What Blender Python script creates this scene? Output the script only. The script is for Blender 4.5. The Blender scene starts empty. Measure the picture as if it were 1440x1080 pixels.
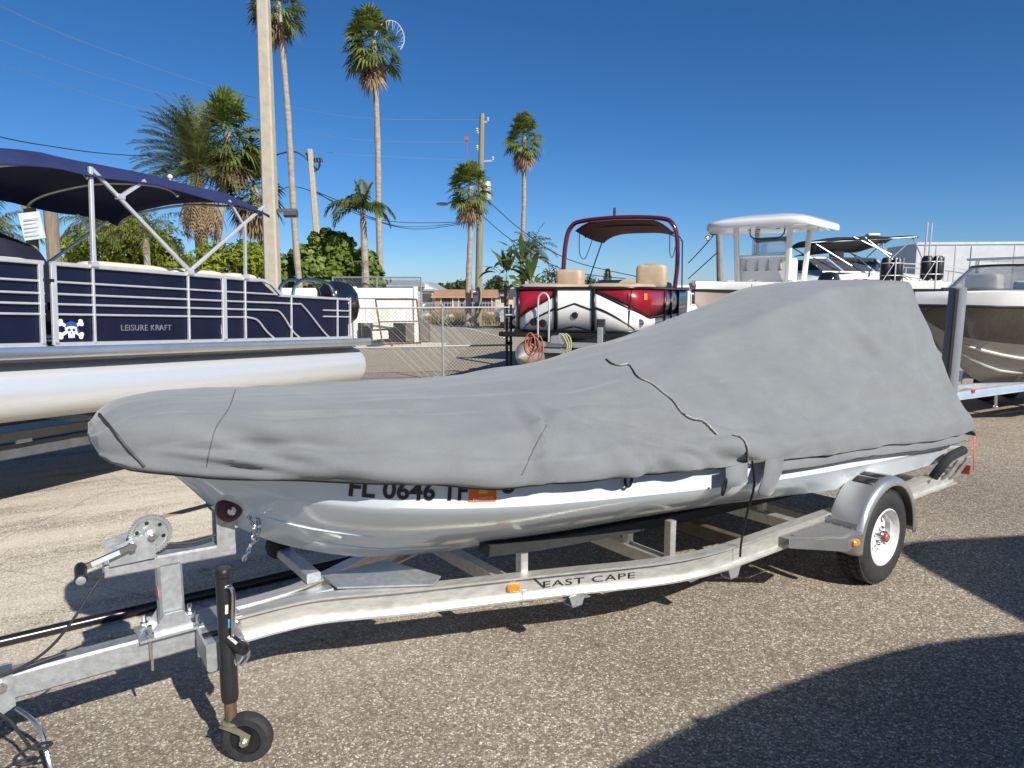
import bpy, math, random
import numpy as np
from mathutils import Vector, Matrix, noise
R = math.radians
random.seed(7); rng = np.random.default_rng(7)
scene = bpy.context.scene
COL = scene.collection

# ---------------------------------------------------------------- camera
CAM_H, FPX, PITCH = 1.9, 998.0, R(7.4)
cam_d = bpy.data.cameras.new("camera"); cam = bpy.data.objects.new("camera", cam_d); COL.objects.link(cam)
cam_d.sensor_width = 36; cam_d.lens = 36 * FPX / 1440; cam_d.clip_start = .05; cam_d.clip_end = 5000
cam.location = (0, 0, CAM_H); cam.rotation_euler = (R(90) - PITCH, 0, 0)
scene.camera = cam

# ---------------------------------------------------------------- sky, sun, exposure
SUN_ELEV = R(35); SUN_DIR = Vector((.604, -.797, 0)).normalized()      # horizontal direction towards the sun
w = bpy.data.worlds.new("World"); scene.world = w; w.use_nodes = True
nt = w.node_tree; nt.nodes.clear()
sky = nt.nodes.new('ShaderNodeTexSky'); sky.sky_type = 'NISHITA'; sky.sun_disc = False
sky.sun_elevation = SUN_ELEV; sky.sun_rotation = math.atan2(SUN_DIR.x, SUN_DIR.y)
sky.air_density = .7; sky.dust_density = .3; sky.ozone_density = 7.0; sky.altitude = 0
hs = nt.nodes.new('ShaderNodeHueSaturation'); hs.inputs['Saturation'].default_value = 1.15
bg = nt.nodes.new('ShaderNodeBackground'); bg.inputs[1].default_value = .080
wo = nt.nodes.new('ShaderNodeOutputWorld')
nt.links.new(sky.outputs[0], hs.inputs['Color']); nt.links.new(hs.outputs[0], bg.inputs[0]); nt.links.new(bg.outputs[0], wo.inputs[0])
sun_d = bpy.data.lights.new("sun", 'SUN'); sun_d.energy = 5.0; sun_d.angle = R(.53); sun_d.color = (1, .95, .87)
sun = bpy.data.objects.new("sun", sun_d); COL.objects.link(sun)
to_sun = Vector((SUN_DIR.x * math.cos(SUN_ELEV), SUN_DIR.y * math.cos(SUN_ELEV), math.sin(SUN_ELEV)))
sun.rotation_euler = to_sun.to_track_quat('Z', 'Y').to_euler(); sun.location = to_sun * 60
vs = scene.view_settings
vs.view_transform = 'Standard'; vs.look = 'None'; vs.gamma = 1; vs.use_curve_mapping = False; vs.exposure = .43

# ---------------------------------------------------------------- helpers
def at(px, py, Y):
    "world point seen at photograph pixel px,py at forward distance Y"
    c, s = math.cos(PITCH), math.sin(PITCH); x = (px - 720) / FPX; y = -(py - 540) / FPX
    d = Vector((x, c + y * s, -s + y * c)); return Vector((0, 0, CAM_H)) + d * (Y / d.y)
def atg(px, py, h=0.):
    c, s = math.cos(PITCH), math.sin(PITCH); x = (px - 720) / FPX; y = -(py - 540) / FPX
    d = Vector((x, c + y * s, -s + y * c)); return Vector((0, 0, CAM_H)) + d * ((CAM_H - h) / -d.z)

MATS = {}
def mat(name, col, rough=.6, metal=0., var=.12, vscale=6., bump=0., bscale=60., coat=0., col2=None, stretch=None, spec=.5, trans=0., alpha=1., subs=0.):
    if name in MATS: return MATS[name]
    m = bpy.data.materials.new(name); m.use_nodes = True; n = m.node_tree.nodes; L = m.node_tree.links
    b = n['Principled BSDF']; b.inputs['Roughness'].default_value = rough; b.inputs['Metallic'].default_value = metal
    b.inputs['Coat Weight'].default_value = coat; b.inputs['Coat Roughness'].default_value = .06
    b.inputs['Specular IOR Level'].default_value = spec; b.inputs['Transmission Weight'].default_value = trans
    b.inputs['Alpha'].default_value = alpha
    tc = n.new('ShaderNodeTexCoord'); mp = n.new('ShaderNodeMapping'); L.new(tc.outputs['Object'], mp.inputs[0])
    if stretch: mp.inputs['Scale'].default_value = stretch
    c1 = tuple(col) + (1,)
    if var > 0 or col2:
        nz = n.new('ShaderNodeTexNoise'); nz.inputs['Scale'].default_value = vscale; nz.inputs['Detail'].default_value = 6; nz.inputs['Roughness'].default_value = .62
        L.new(mp.outputs[0], nz.inputs[0])
        cr = n.new('ShaderNodeValToRGB'); L.new(nz.outputs[0], cr.inputs[0])
        lo = tuple(v * (1 - var) for v in col) if not col2 else col
        hi = tuple(min(1, v * (1 + var)) for v in col) if not col2 else col2
        cr.color_ramp.elements[0].color = lo + (1,) if isinstance(lo, tuple) else tuple(lo) + (1,)
        cr.color_ramp.elements[1].color = tuple(hi) + (1,)
        cr.color_ramp.elements[0].position = .3; cr.color_ramp.elements[1].position = .7
        L.new(cr.outputs[0], b.inputs['Base Color'])
        mr = n.new('ShaderNodeMapRange'); mr.inputs[3].default_value = max(.02, rough * .85); mr.inputs[4].default_value = min(1, rough * 1.2)
        L.new(nz.outputs[0], mr.inputs[0]); L.new(mr.outputs[0], b.inputs['Roughness'])
    else: b.inputs['Base Color'].default_value = c1
    if bump:
        n2 = n.new('ShaderNodeTexNoise'); n2.inputs['Scale'].default_value = bscale; n2.inputs['Detail'].default_value = 4
        L.new(mp.outputs[0], n2.inputs[0])
        bp = n.new('ShaderNodeBump'); bp.inputs['Strength'].default_value = bump; bp.inputs['Distance'].default_value = .01
        L.new(n2.outputs[0], bp.inputs['Height']); L.new(bp.outputs[0], b.inputs['Normal'])
    MATS[name] = m; return m

class B:
    "collects shapes; build() links them as one mesh object"
    def __init__(s): s.V = []; s.F = []
    def add(s, V, F):
        o = len(s.V); s.V += [tuple(v) for v in V]; s.F += [tuple(i + o for i in f) for f in F]; return s
    def bar(s, p0, p1, w, h, up=(0, 0, 1), ch=0.):
        "rectangular bar from p0 to p1, w across, h along up; ch chamfers its long edges"
        p0, p1 = Vector(p0), Vector(p1); d = (p1 - p0).normalized(); up = Vector(up)
        sd = d.cross(up)
        if sd.length < 1e-4: sd = d.cross(Vector((1, 0, 0)))
        sd.normalize(); u = sd.cross(d).normalized(); a, b = w / 2, h / 2
        if ch <= 0: pr = [(-a, -b), (a, -b), (a, b), (-a, b)]
        else: c = min(ch, a * .9, b * .9); pr = [(-a + c, -b), (a - c, -b), (a, -b + c), (a, b - c), (a - c, b), (-a + c, b), (-a, b - c), (-a, -b + c)]
        k = len(pr); V = [p + sd * x + u * y for p in (p0, p1) for x, y in pr]
        F = [(i, (i + 1) % k, k + (i + 1) % k, k + i) for i in range(k)] + [tuple(range(k))[::-1], tuple(range(k, 2 * k))]
        return s.add(V, F)
    def box(s, c, sz, rz=0., ch=0.):
        d = Vector((math.cos(rz), math.sin(rz), 0)) * sz[0] / 2; c = Vector(c)
        return s.bar(c - d, c + d, sz[1], sz[2], (0, 0, 1), ch)
    def sweep(s, prof, pts, up=(0, 0, 1), caps=True):
        "closed 2-D profile (side, up) along pts"
        pts = [Vector(p) for p in pts]; k = len(prof); V = []; up = Vector(up)
        for i, p in enumerate(pts):
            d = (pts[min(i + 1, len(pts) - 1)] - pts[max(i - 1, 0)]).normalized()
            sd = d.cross(up)
            if sd.length < 1e-4: sd = Vector((1, 0, 0))
            sd.normalize(); u = sd.cross(d).normalized()
            V += [p + sd * x + u * y for x, y in prof]
        F = [(i * k + j, i * k + (j + 1) % k, (i + 1) * k + (j + 1) % k, (i + 1) * k + j) for i in range(len(pts) - 1) for j in range(k)]
        if caps: F += [tuple(range(k))[::-1], tuple(range((len(pts) - 1) * k, len(pts) * k))]
        return s.add(V, F)
    def tube(s, pts, r, n=8, caps=True):
        pts = [Vector(p) for p in pts]; V = []; m = len(pts)
        rr = r if hasattr(r, '__len__') else [r] * m
        d0 = (pts[1] - pts[0]).normalized(); a = d0.orthogonal().normalized()
        for i, p in enumerate(pts):
            d = (pts[min(i + 1, m - 1)] - pts[max(i - 1, 0)]).normalized()
            a = (a - d * a.dot(d))
            a = a.normalized() if a.length > 1e-5 else d.orthogonal().normalized()
            b = d.cross(a)
            V += [p + (a * math.cos(2 * math.pi * j / n) + b * math.sin(2 * math.pi * j / n)) * rr[i] for j in range(n)]
        F = [(i * n + j, i * n + (j + 1) % n, (i + 1) * n + (j + 1) % n, (i + 1) * n + j) for i in range(m - 1) for j in range(n)]
        if caps: F += [tuple(range(n))[::-1], tuple(range((m - 1) * n, m * n))]
        return s.add(V, F)
    def lathe(s, prof, c, axis=(0, 0, 1), n=24, closed=False, caps=True):
        "prof: (radius, height along axis)"
        c = Vector(c); ax = Vector(axis).normalized(); a = ax.orthogonal().normalized(); b = ax.cross(a); k = len(prof)
        V = [c + ax * h + (a * math.cos(2 * math.pi * j / n) + b * math.sin(2 * math.pi * j / n)) * r for r, h in prof for j in range(n)]
        F = [(i * n + j, i * n + (j + 1) % n, (i + 1) * n + (j + 1) % n, (i + 1) * n + j) for i in range(k - 1) for j in range(n)]
        if closed: F += [((k - 1) * n + j, (k - 1) * n + (j + 1) % n, (j + 1) % n, j) for j in range(n)]
        elif caps:
            if prof[0][0] > 1e-6: F.append(tuple(range(n))[::-1])
            if prof[-1][0] > 1e-6: F.append(tuple(range((k - 1) * n, k * n)))
        return s.add(V, F)
    def loft(s, rings, closed=False, cap0=False, cap1=False):
        k = len(rings[0]); V = [p for r in rings for p in r]; e = k if closed else k - 1
        F = [(i * k + j, i * k + (j + 1) % k, (i + 1) * k + (j + 1) % k, (i + 1) * k + j) for i in range(len(rings) - 1) for j in range(e)]
        if cap0: F.append(tuple(range(k))[::-1])
        if cap1: F.append(tuple(range((len(rings) - 1) * k, len(rings) * k)))
        return s.add(V, F)
    def prism(s, poly, off):
        "polygon (3-D points) extruded by vector off"
        off = Vector(off); k = len(poly); V = [Vector(p) for p in poly]; V += [v + off for v in V]
        return s.add(V, [tuple(range(k))[::-1], tuple(range(k, 2 * k))] + [(i, (i + 1) % k, k + (i + 1) % k, k + i) for i in range(k)])
    def ball(s, c, r, n=10, m=6, sc=(1, 1, 1)):
        prof = [(math.sin(math.pi * i / m) * r, -math.cos(math.pi * i / m) * r) for i in range(m + 1)]
        V = []; c = Vector(c)
        for rr, h in prof: V += [c + Vector((rr * math.cos(2 * math.pi * j / n) * sc[0], rr * math.sin(2 * math.pi * j / n) * sc[1], h * sc[2])) for j in range(n)]
        return s.add(V, [(i * n + j, i * n + (j + 1) % n, (i + 1) * n + (j + 1) % n, (i + 1) * n + j) for i in range(m) for j in range(n)])
    def build(s, name, m, parent=None, smooth=35, bevel=0., solid=0., sub=0):
        me = bpy.data.meshes.new(name); me.from_pydata(s.V, [], s.F); me.update()
        return link_mesh(name, me, m, parent, smooth, bevel, solid, sub)

def link_mesh(name, me, m, parent=None, smooth=35, bevel=0., solid=0., sub=0):
    me.materials.append(m)
    import bmesh
    bm = bmesh.new(); bm.from_mesh(me); bmesh.ops.remove_doubles(bm, verts=bm.verts, dist=1e-6)
    if not solid and len(bm.faces) < 60000: bmesh.ops.recalc_face_normals(bm, faces=bm.faces)
    bm.to_mesh(me); bm.free()
    if smooth:
        me.polygons.foreach_set('use_smooth', [True] * len(me.polygons)); me.set_sharp_from_angle(angle=R(smooth))
    o = bpy.data.objects.new(name, me); COL.objects.link(o); o.parent = parent
    if solid: md = o.modifiers.new('thickness', 'SOLIDIFY'); md.thickness = solid; md.offset = 0
    if sub: md = o.modifiers.new('smooth', 'SUBSURF'); md.levels = md.render_levels = sub
    if bevel: md = o.modifiers.new('bevel', 'BEVEL'); md.width = bevel; md.segments = 2; md.limit_method = 'ANGLE'
    return o

def tag(o, label=None, cat=None, group=None, kind=None):
    if label: o['label'] = label
    if cat: o['category'] = cat
    if group: o['group'] = group
    if kind: o['kind'] = kind
    return o
def thing(name, label, cat, loc=(0, 0, 0), rz=0., group=None, tilt=0.):
    o = bpy.data.objects.new(name, None); COL.objects.link(o); o.empty_display_size = .2
    o.location = loc; o.rotation_euler = (0, tilt, rz); return tag(o, label, cat, group)
def copy_tree(o, parent=None):
    c = o.copy(); COL.objects.link(c); c.parent = parent
    for ch in list(o.children): copy_tree(ch, c)
    return c
def interp(tab, x, col):
    "smooth (monotone cubic) interpolation in a table sorted by its first column"
    xs = [r[0] for r in tab]; ys = [r[col] for r in tab]; n = len(xs)
    if x <= xs[0]: return ys[0]
    if x >= xs[-1]: return ys[-1]
    i = max(j for j in range(n - 1) if xs[j] <= x)
    d = [(ys[j + 1] - ys[j]) / (xs[j + 1] - xs[j]) for j in range(n - 1)]
    def m(j):
        if j == 0: return d[0]
        if j == n - 1: return d[-1]
        if d[j - 1] * d[j] <= 0: return 0
        return 2 * d[j - 1] * d[j] / (d[j - 1] + d[j])
    h = xs[i + 1] - xs[i]; t = (x - xs[i]) / h
    return (2 * t**3 - 3 * t**2 + 1) * ys[i] + (t**3 - 2 * t**2 + t) * h * m(i) + (-2 * t**3 + 3 * t**2) * ys[i + 1] + (t**3 - t**2) * h * m(i + 1)
def catmull(P, n=8):
    P = [Vector(p) for p in P]; out = []
    for i in range(len(P) - 1):
        a, b, c, d = P[max(i - 1, 0)], P[i], P[i + 1], P[min(i + 2, len(P) - 1)]
        for k in range(n):
            t = k / n
            out.append(.5 * ((2 * b) + (c - a) * t + (2 * a - 5 * b + 4 * c - d) * t * t + (3 * b - a - 3 * c + d) * t**3))
    return out + [P[-1]]
def text_mesh(body, size, sx=1., extrude=0., shear=0., spacing=1., bold=0.):
    "flat lettering as (verts, faces), x to the right, y up, starting at the origin"
    cu = bpy.data.curves.new('lettering', 'FONT'); cu.body = body; cu.size = size; cu.extrude = extrude; cu.shear = shear; cu.offset = bold; cu.space_character = spacing; cu.resolution_u = 3
    o = bpy.data.objects.new('lettering', cu); COL.objects.link(o)
    dg = bpy.context.evaluated_depsgraph_get(); me = bpy.data.meshes.new_from_object(o.evaluated_get(dg))
    V = [(v.co.x * sx, v.co.y, v.co.z) for v in me.vertices]; F = [tuple(p.vertices) for p in me.polygons]
    bpy.data.objects.remove(o); bpy.data.curves.remove(cu); bpy.data.meshes.remove(me); return V, F

def words(body, *a, **k):
    "lettering word by word: list of (verts, faces) and the full width"
    out = []; parts = body.split(' ')
    for i, wd_ in enumerate(parts):
        x0 = text_mesh(' '.join(parts[:i] + [wd_]), *a, **k)[0]; V, F = text_mesh(wd_, *a, **k); sh = max(v[0] for v in x0) - max(v[0] for v in V)
        out.append(([(v[0] + sh, v[1], v[2]) for v in V], F))
    return out, max(v[0] for V, F in out for v in V)

# ---------------------------------------------------------------- materials
galv = mat('galvanised_steel', (.49, .51, .52), .45, .75, .17, 30, .10, 140)
alum = mat('brushed_aluminium', (.68, .67, .63), .40, .7, .17, 9, .08, 90, stretch=(1, 4, 4))
alu_bright = mat('polished_aluminium', (.78, .80, .82), .24, .9, .08, 5)
stainless = mat('stainless_tube', (.72, .73, .75), .16, 1., .05, 9)
black_plastic = mat('black_plastic', (.012, .012, .014), .42, 0, .25, 20)
black_paint = mat('black_paint', (.016, .016, .017), .35, 0, .3, 25, .1, 150)
rubber = mat('tyre_rubber', (.022, .022, .023), .72, 0, .35, 30, .25, 160)
white_gel = mat('white_gelcoat', (.74, .74, .72), .22, 0, .05, 3, coat=.5)
white_wheel = mat('white_wheel_paint', (.72, .73, .72), .32, 0, .1, 15)
amber = mat('amber_lens', (.75, .22, .02), .2, 0, .15, 60, coat=.6)
red_lens = mat('red_lens', (.5, .02, .02), .25, 0, .1, 30, coat=.5)
rust = mat('rusty_steel', (.16, .085, .045), .75, .2, .35, 25, .3, 120)
wood_old = mat('weathered_wood', (.20, .165, .12), .85, 0, .3, 5, .4, 30, stretch=(6, 6, .6))
concrete = mat('pole_concrete', (.40, .355, .28), .85, 0, .12, 8, .25, 60)
wire_mat = mat('cable_sheath', (.02, .02, .022), .6, 0, 0)
glass_dark = mat('tinted_glass', (.03, .035, .04), .06, 0, 0, coat=.8)
# ================================================================ ground
def ground_material():
    m = bpy.data.materials.new('shell_aggregate_asphalt'); m.use_nodes = True; n = m.node_tree.nodes; L = m.node_tree.links; b = n['Principled BSDF']
    b.inputs['Roughness'].default_value = .86; b.inputs['Specular IOR Level'].default_value = .3
    tc = n.new('ShaderNodeTexCoord'); P = tc.outputs['Object']
    def vor(sc, feat='F1'):
        v = n.new('ShaderNodeTexVoronoi'); v.feature = feat; v.inputs['Scale'].default_value = sc; L.new(P, v.inputs['Vector']); return v
    def nse(sc, det=5, ro=.6, vec=None):
        v = n.new('ShaderNodeTexNoise'); v.inputs['Scale'].default_value = sc; v.inputs['Detail'].default_value = det; v.inputs['Roughness'].default_value = ro; L.new(vec or P, v.inputs['Vector']); return v
    def ramp(src, stops):
        r = n.new('ShaderNodeValToRGB'); L.new(src, r.inputs[0]); e = r.color_ramp.elements
        while len(e) < len(stops): e.new(.5)
        for q, (p, c) in zip(e, stops): q.position = p; q.color = tuple(c) + (1,)
        return r
    def mix(a, b_, fac, mode='MIX'):
        x = n.new('ShaderNodeMix'); x.data_type = 'RGBA'; x.blend_type = mode
        for s_, v in ((x.inputs[6], a), (x.inputs[7], b_), (x.inputs[0], fac)):
            if isinstance(v, (int, float)): s_.default_value = v
            elif isinstance(v, tuple): s_.default_value = v + (1,)
            else: L.new(v, s_)
        return x.outputs[2]
    v1 = vor(115); v2 = vor(52); sep = n.new('ShaderNodeSeparateColor'); L.new(v1.outputs['Color'], sep.inputs[0])
    sep2 = n.new('ShaderNodeSeparateColor'); L.new(v2.outputs['Color'], sep2.inputs[0])
    stones = ramp(sep.outputs[0], [(0, (.12, .102, .082)), (.22, (.20, .17, .132)), (.5, (.30, .255, .19)), (.8, (.43, .37, .285)), (.92, (.72, .67, .58)), (1, (.90, .87, .80))])
    big = ramp(sep2.outputs[1], [(0, (.18, .145, .11)), (.6, (.27, .225, .165)), (.9, (.40, .34, .25)), (1, (.7, .64, .55))])
    c = mix(stones.outputs[0], big.outputs[0], .34)
    edge = vor(115, 'DISTANCE_TO_EDGE'); er = ramp(edge.outputs['Distance'], [(0, (.42, .40, .38)), (.16, (1, 1, 1))])
    c = mix(c, er.outputs[0], .8, 'MULTIPLY')
    pat = nse(.55, 7, .62); pr = ramp(pat.outputs[0], [(.3, (.84, .82, .81)), (.5, (1.04, 1.04, 1.03)), (.68, (1.22, 1.20, 1.17))])
    c = mix(c, pr.outputs[0], 1., 'MULTIPLY')
    # pale sandy wear over the lane on the left, drawn out along the lane
    mp = n.new('ShaderNodeMapping'); L.new(P, mp.inputs[0]); mp.vector_type = 'TEXTURE'; mp.inputs['Rotation'].default_value = (0, 0, R(33)); mp.inputs['Scale'].default_value = (3.2, .62, 1)
    sn = nse(1.5, 7, .66, mp.outputs[0])
    sx = n.new('ShaderNodeSeparateXYZ'); L.new(P, sx.inputs[0])
    mr = n.new('ShaderNodeMapRange'); L.new(sx.outputs[0], mr.inputs[0]); mr.inputs[1].default_value = .6; mr.inputs[2].default_value = -2.6; mr.inputs[3].default_value = 0; mr.inputs[4].default_value = 1; mr.interpolation_type = 'SMOOTHSTEP'
    mry = n.new('ShaderNodeMapRange'); L.new(sx.outputs[1], mry.inputs[0]); mry.inputs[1].default_value = 2.6; mry.inputs[2].default_value = 4.0; mry.interpolation_type = 'SMOOTHSTEP'
    mm = n.new('ShaderNodeMath'); mm.operation = 'MULTIPLY'; L.new(mr.outputs[0], mm.inputs[0]); L.new(mry.outputs[0], mm.inputs[1])
    grn = n.new('ShaderNodeMath'); grn.operation = 'MULTIPLY_ADD'; L.new(sep.outputs[2], grn.inputs[0]); grn.inputs[1].default_value = .22; L.new(sn.outputs[0], grn.inputs[2])
    sr = ramp(grn.outputs[0], [(.43, (0, 0, 0)), (.66, (1, 1, 1))])
    m2 = n.new('ShaderNodeMath'); m2.operation = 'MULTIPLY'; L.new(mm.outputs[0], m2.inputs[0]); L.new(sr.outputs[0], m2.inputs[1])
    m3 = n.new('ShaderNodeMath'); m3.operation = 'MULTIPLY'; L.new(m2.outputs[0], m3.inputs[0]); m3.inputs[1].default_value = .95
    fine = nse(150, 3, .7); sand = ramp(fine.outputs[0], [(.3, (.50, .445, .35)), (.55, (.76, .69, .56)), (.8, (.84, .79, .68))])
    c = mix(c, mix(sand.outputs[0], stones.outputs[0], .30), m3.outputs[0])
    # beyond the lot the lane is plain, finer and paler
    # far away the road is finer grained
    mf = n.new('ShaderNodeMapRange'); L.new(sx.outputs[1], mf.inputs[0]); mf.inputs[1].default_value = 10; mf.inputs[2].default_value = 16; mf.interpolation_type = 'SMOOTHSTEP'
    fr = ramp(nse(9, 8, .75).outputs[0], [(.3, (.27, .232, .175)), (.7, (.39, .335, .26))])
    c = mix(c, fr.outputs[0], mf.outputs[0])
    # leaf-litter stains and a few hairline cracks
    st = ramp(nse(2.3, 3, .5).outputs[0], [(.70, (1, 1, 1)), (.76, (.62, .40, .27))]); c = mix(c, st.outputs[0], .55, 'MULTIPLY')
    wob = nse(2.5, 4, .6); wv = n.new('ShaderNodeMix'); wv.data_type = 'VECTOR'; wv.inputs[0].default_value = .12; L.new(P, wv.inputs[4]); L.new(wob.outputs['Color'], wv.inputs[5])
    ck = n.new('ShaderNodeTexVoronoi'); ck.feature = 'DISTANCE_TO_EDGE'; ck.inputs['Scale'].default_value = .42; L.new(wv.outputs[1], ck.inputs['Vector'])
    cr = ramp(ck.outputs['Distance'], [(0, (.40, .38, .36)), (.005, (1, 1, 1))]); c = mix(c, cr.outputs[0], .42, 'MULTIPLY')
    oil = ramp(nse(.9, 4, .55).outputs[0], [(.62, (1, 1, 1)), (.74, (.66, .63, .61))]); c = mix(c, oil.outputs[0], .6, 'MULTIPLY')
    spots = n.new('ShaderNodeTexVoronoi'); spots.inputs['Scale'].default_value = 1.6; L.new(P, spots.inputs['Vector']); spr = ramp(spots.outputs['Distance'], [(.0, (.5, .46, .43)), (.05, (.62, .58, .55)), (.09, (1, 1, 1))]); c = mix(c, spr.outputs[0], .5, 'MULTIPLY')
    L.new(c, b.inputs['Base Color'])
    bp = n.new('ShaderNodeBump'); bp.inputs['Strength'].default_value = .55; bp.inputs['Distance'].default_value = .006
    L.new(edge.outputs['Distance'], bp.inputs['Height']); L.new(bp.outputs[0], b.inputs['Normal'])
    return m
g = B(); xs = [-900, -120, -30, -10, 10, 30, 120, 900]; ys = [-300, -60, -15, 0, 15, 40, 120, 400, 2500]
g.add([(x, y, 0) for y in ys for x in xs], [(j * 8 + i, j * 8 + i + 1, (j + 1) * 8 + i + 1, (j + 1) * 8 + i) for j in range(8) for i in range(7)])
tag(g.build('ground', ground_material(), smooth=0), kind='structure')

# ================================================================ the covered skiff on its trailer (local x to the bow, y to the camera side)
SK_LOC = (1.81, 5.29, 0); SK_RZ = R(217)
# ---- hull  : x, gunwale y,z, knuckle y,z, chine y,z, keel z
HULL = [(-1.30, .90, .93, .885, .72, .82, .58, .50), (0, .93, 1.0, .915, .78, .84, .62, .47), (.84, .94, 1.05, .925, .83, .79, .67, .47), (1.69, .935, 1.12, .905, .895, .675, .725, .48),
        (2.59, .88, 1.20, .845, .97, .56, .77, .51), (3.12, .76, 1.26, .71, 1.01, .415, .815, .585), (3.54, .57, 1.30, .47, 1.055, .235, .90, .73), (3.79, .39, 1.32, .22, 1.11, .055, .99, .885),
        (3.98, .22, 1.335, .13, 1.19, .055, 1.13, 1.10), (4.10, .07, 1.34, .045, 1.28, .02, 1.25, 1.235), (4.14, .012, 1.345, .01, 1.31, .005, 1.30, 1.295)]
def hull_half(x):
    gy, gz, ky, kz, cy, cz, zk = (interp(HULL, x, k) for k in range(1, 8))
    pts = []
    for t in (0, .25, .5, .75): pts.append((gy + (ky - gy) * t - .012 * math.sin(math.pi * t), gz + (kz - gz) * t))
    rd = .008 + .03 * max(0, min(1, (1.9 - x) / 2.2))
    pts.append((ky, kz)); pts.append((ky - .012, kz - .016))
    f = max(0, min(1, (x - .2) / 1.5)); f = f * f * (3 - 2 * f); a0 = (ky - .012, kz - .016); NB = 14     # hard chine aft melts into one round bilge forward
    for i in range(1, NB + 1):
        t = i / NB; bz = ((1 - t)**2 * a0[0] + 2 * t * (1 - t) * cy * 1.12, (1 - t)**2 * a0[1] + 2 * t * (1 - t) * (cz - .03) + t * t * zk)
        hp = (a0[0] + (cy - a0[0]) * t * 2, a0[1] + (cz - a0[1]) * t * 2) if t <= .5 else (cy * (2 - 2 * t), cz + (zk - cz) * (2 * t - 1))
        pts.append((hp[0] + (bz[0] - hp[0]) * f, hp[1] + (bz[1] - hp[1]) * f))
    return pts
boat = thing('covered_skiff', 'pale ice blue flats skiff hull under a fitted grey cover', 'boat', SK_LOC, SK_RZ)
gel = mat('ice_blue_gelcoat', (.60, .67, .72), .12, 0, .05, 2, coat=.35)
rings = []
for i in range(71):
    x = -1.30 + (4.14 + 1.30) * (1 - (1 - i / 70)**1.25); h = hull_half(x)
    rings.append([(x, y, z) for y, z in h] + [(x, -y, z) for y, z in h[::-1]][1:])
b = B(); b.loft(rings); b.F.append(tuple(range(len(rings[0]))))
hull_o = b.build('hull', gel, boat, smooth=24)
def on_hull(x, z, out=.004, side=1):
    h = hull_half(x)
    for (y0, z0), (y1, z1) in zip(h, h[1:]):
        if z1 <= z <= z0: return Vector((x, side * (y0 + (y1 - y0) * (z - z0) / (z1 - z0 - 1e-9) + out), z))
    return Vector((x, side * h[0][0], z))
b = B(); rr = []
for x in np.linspace(-1.29, 4.12, 60):
    gy, gz = interp(HULL, x, 1), interp(HULL, x, 2); rr.append([(x, gy + .003, gz - .03), (x, gy + .006, gz), (x, gy - .03, gz + .010), (x, gy - .03, gz - .03)])
for sgn in (1, -1): b.loft([[(p[0], sgn * p[1], p[2]) for p in r_] for r_ in rr], closed=True, cap0=True, cap1=True)
b.build('rub_rail', black_plastic, boat)
b = B(); b.loft([[(x, -interp(HULL, x, 1), interp(HULL, x, 2) - .01), (x, interp(HULL, x, 1), interp(HULL, x, 2) - .01)] for x in np.linspace(-1.28, 4.1, 30)]); b.build('deck', white_gel, boat)
# spray strakes on the bow bottom
for fr, xa, xb in ((.42, 3.30, 3.80), (.70, 2.85, 3.52)):
    for sd in (1, -1):
        b = B(); pts = []
        for x in np.linspace(xa, xb, 14):
            h = hull_half(x); k = 6 + fr * 13; i = int(k); t = k - i; pts.append((x, sd * (h[i][0] + (h[i + 1][0] - h[i][0]) * t), h[i][1] + (h[i + 1][1] - h[i][1]) * t))
        b.tube(pts, [.001 + .005 * math.sin(math.pi * (i + .3) / 14) for i in range(14)], 6); b.build('spray_strake', gel, boat)
# registration number on the near bow, wrapped on the topside
WD, W = words('FL 0646 TF', .108, 1.22, spacing=1.0, bold=.0028); x0 = 3.49; vinyl = mat('black_vinyl', (.01, .01, .012), .4, var=0)
def reg(vx, vy):
    X = x0 - vx / W * .435; return on_hull(X, interp(HULL, X, 4) + .040 + vy, .005)
for (V, F), wd_ in zip(WD, ('FL', '0646', 'TF')):
    b = B(); b.add([reg(v[0], v[1]) for v in V], F); reg_o = b.build('registration_lettering', vinyl, boat, smooth=0); reg_o['label'] = 'black registration characters reading ' + wd_
def patch(x0, x1, za, zb, nx, name, m, out=.005, par=boat, dz=0.):
    b = B(); b.loft([[on_hull(x, interp(HULL, x, 4) + za + (zb - za) * k / 3, out) for k in range(4)] for x in np.linspace(x0, x1, nx)]); return b.build(name, m, par, smooth=0)
st = patch(3.05, 2.935, .03, .125, 6, 'registration_decal', mat('orange_vinyl', (.85, .16, .02), .45, var=.04))
patch(3.012, 2.975, .065, .115, 3, 'decal_date', mat('yellow_print', (.85, .55, .05), .5, var=0), .008, st)
V, F = text_mesh('FLORIDA', .019, 1.2); b = B(); Wt = max(v[0] for v in V)
b.add([on_hull(3.035 - v[0] / Wt * .085, interp(HULL, 2.99, 4) + .038 + v[1], .0085) for v in V], F); b.build('decal_lettering', white_gel, st, smooth=0)
def fitting(x, dz, name, m2=stainless):
    p = on_hull(x, interp(HULL, x, 4) + dz, 0); b = B(); b.lathe([(.034, 0), (.034, .008), (.026, .014), (.018, .014)], p, (.12, .99, .05), 20); o = b.build(name, black_plastic, boat)
    b = B(); b.lathe([(.016, .0), (.016, .017), (.008, .02), (.0, .02)], p, (.12, .99, .05), 14); b.build('drain_insert', m2, o)
fitting(2.885, .095, 'hull_drain'); 
b = B(); c_ = on_hull(2.27, interp(HULL, 2.27, 4) + .09, .02)
b.tube([c_ + Vector((math.cos(a) * .022, .004, math.sin(a) * .03)) for a in np.linspace(0, 2 * math.pi, 17)], .007, 6, False); b.build('tie_loop', black_plastic, boat)
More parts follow.
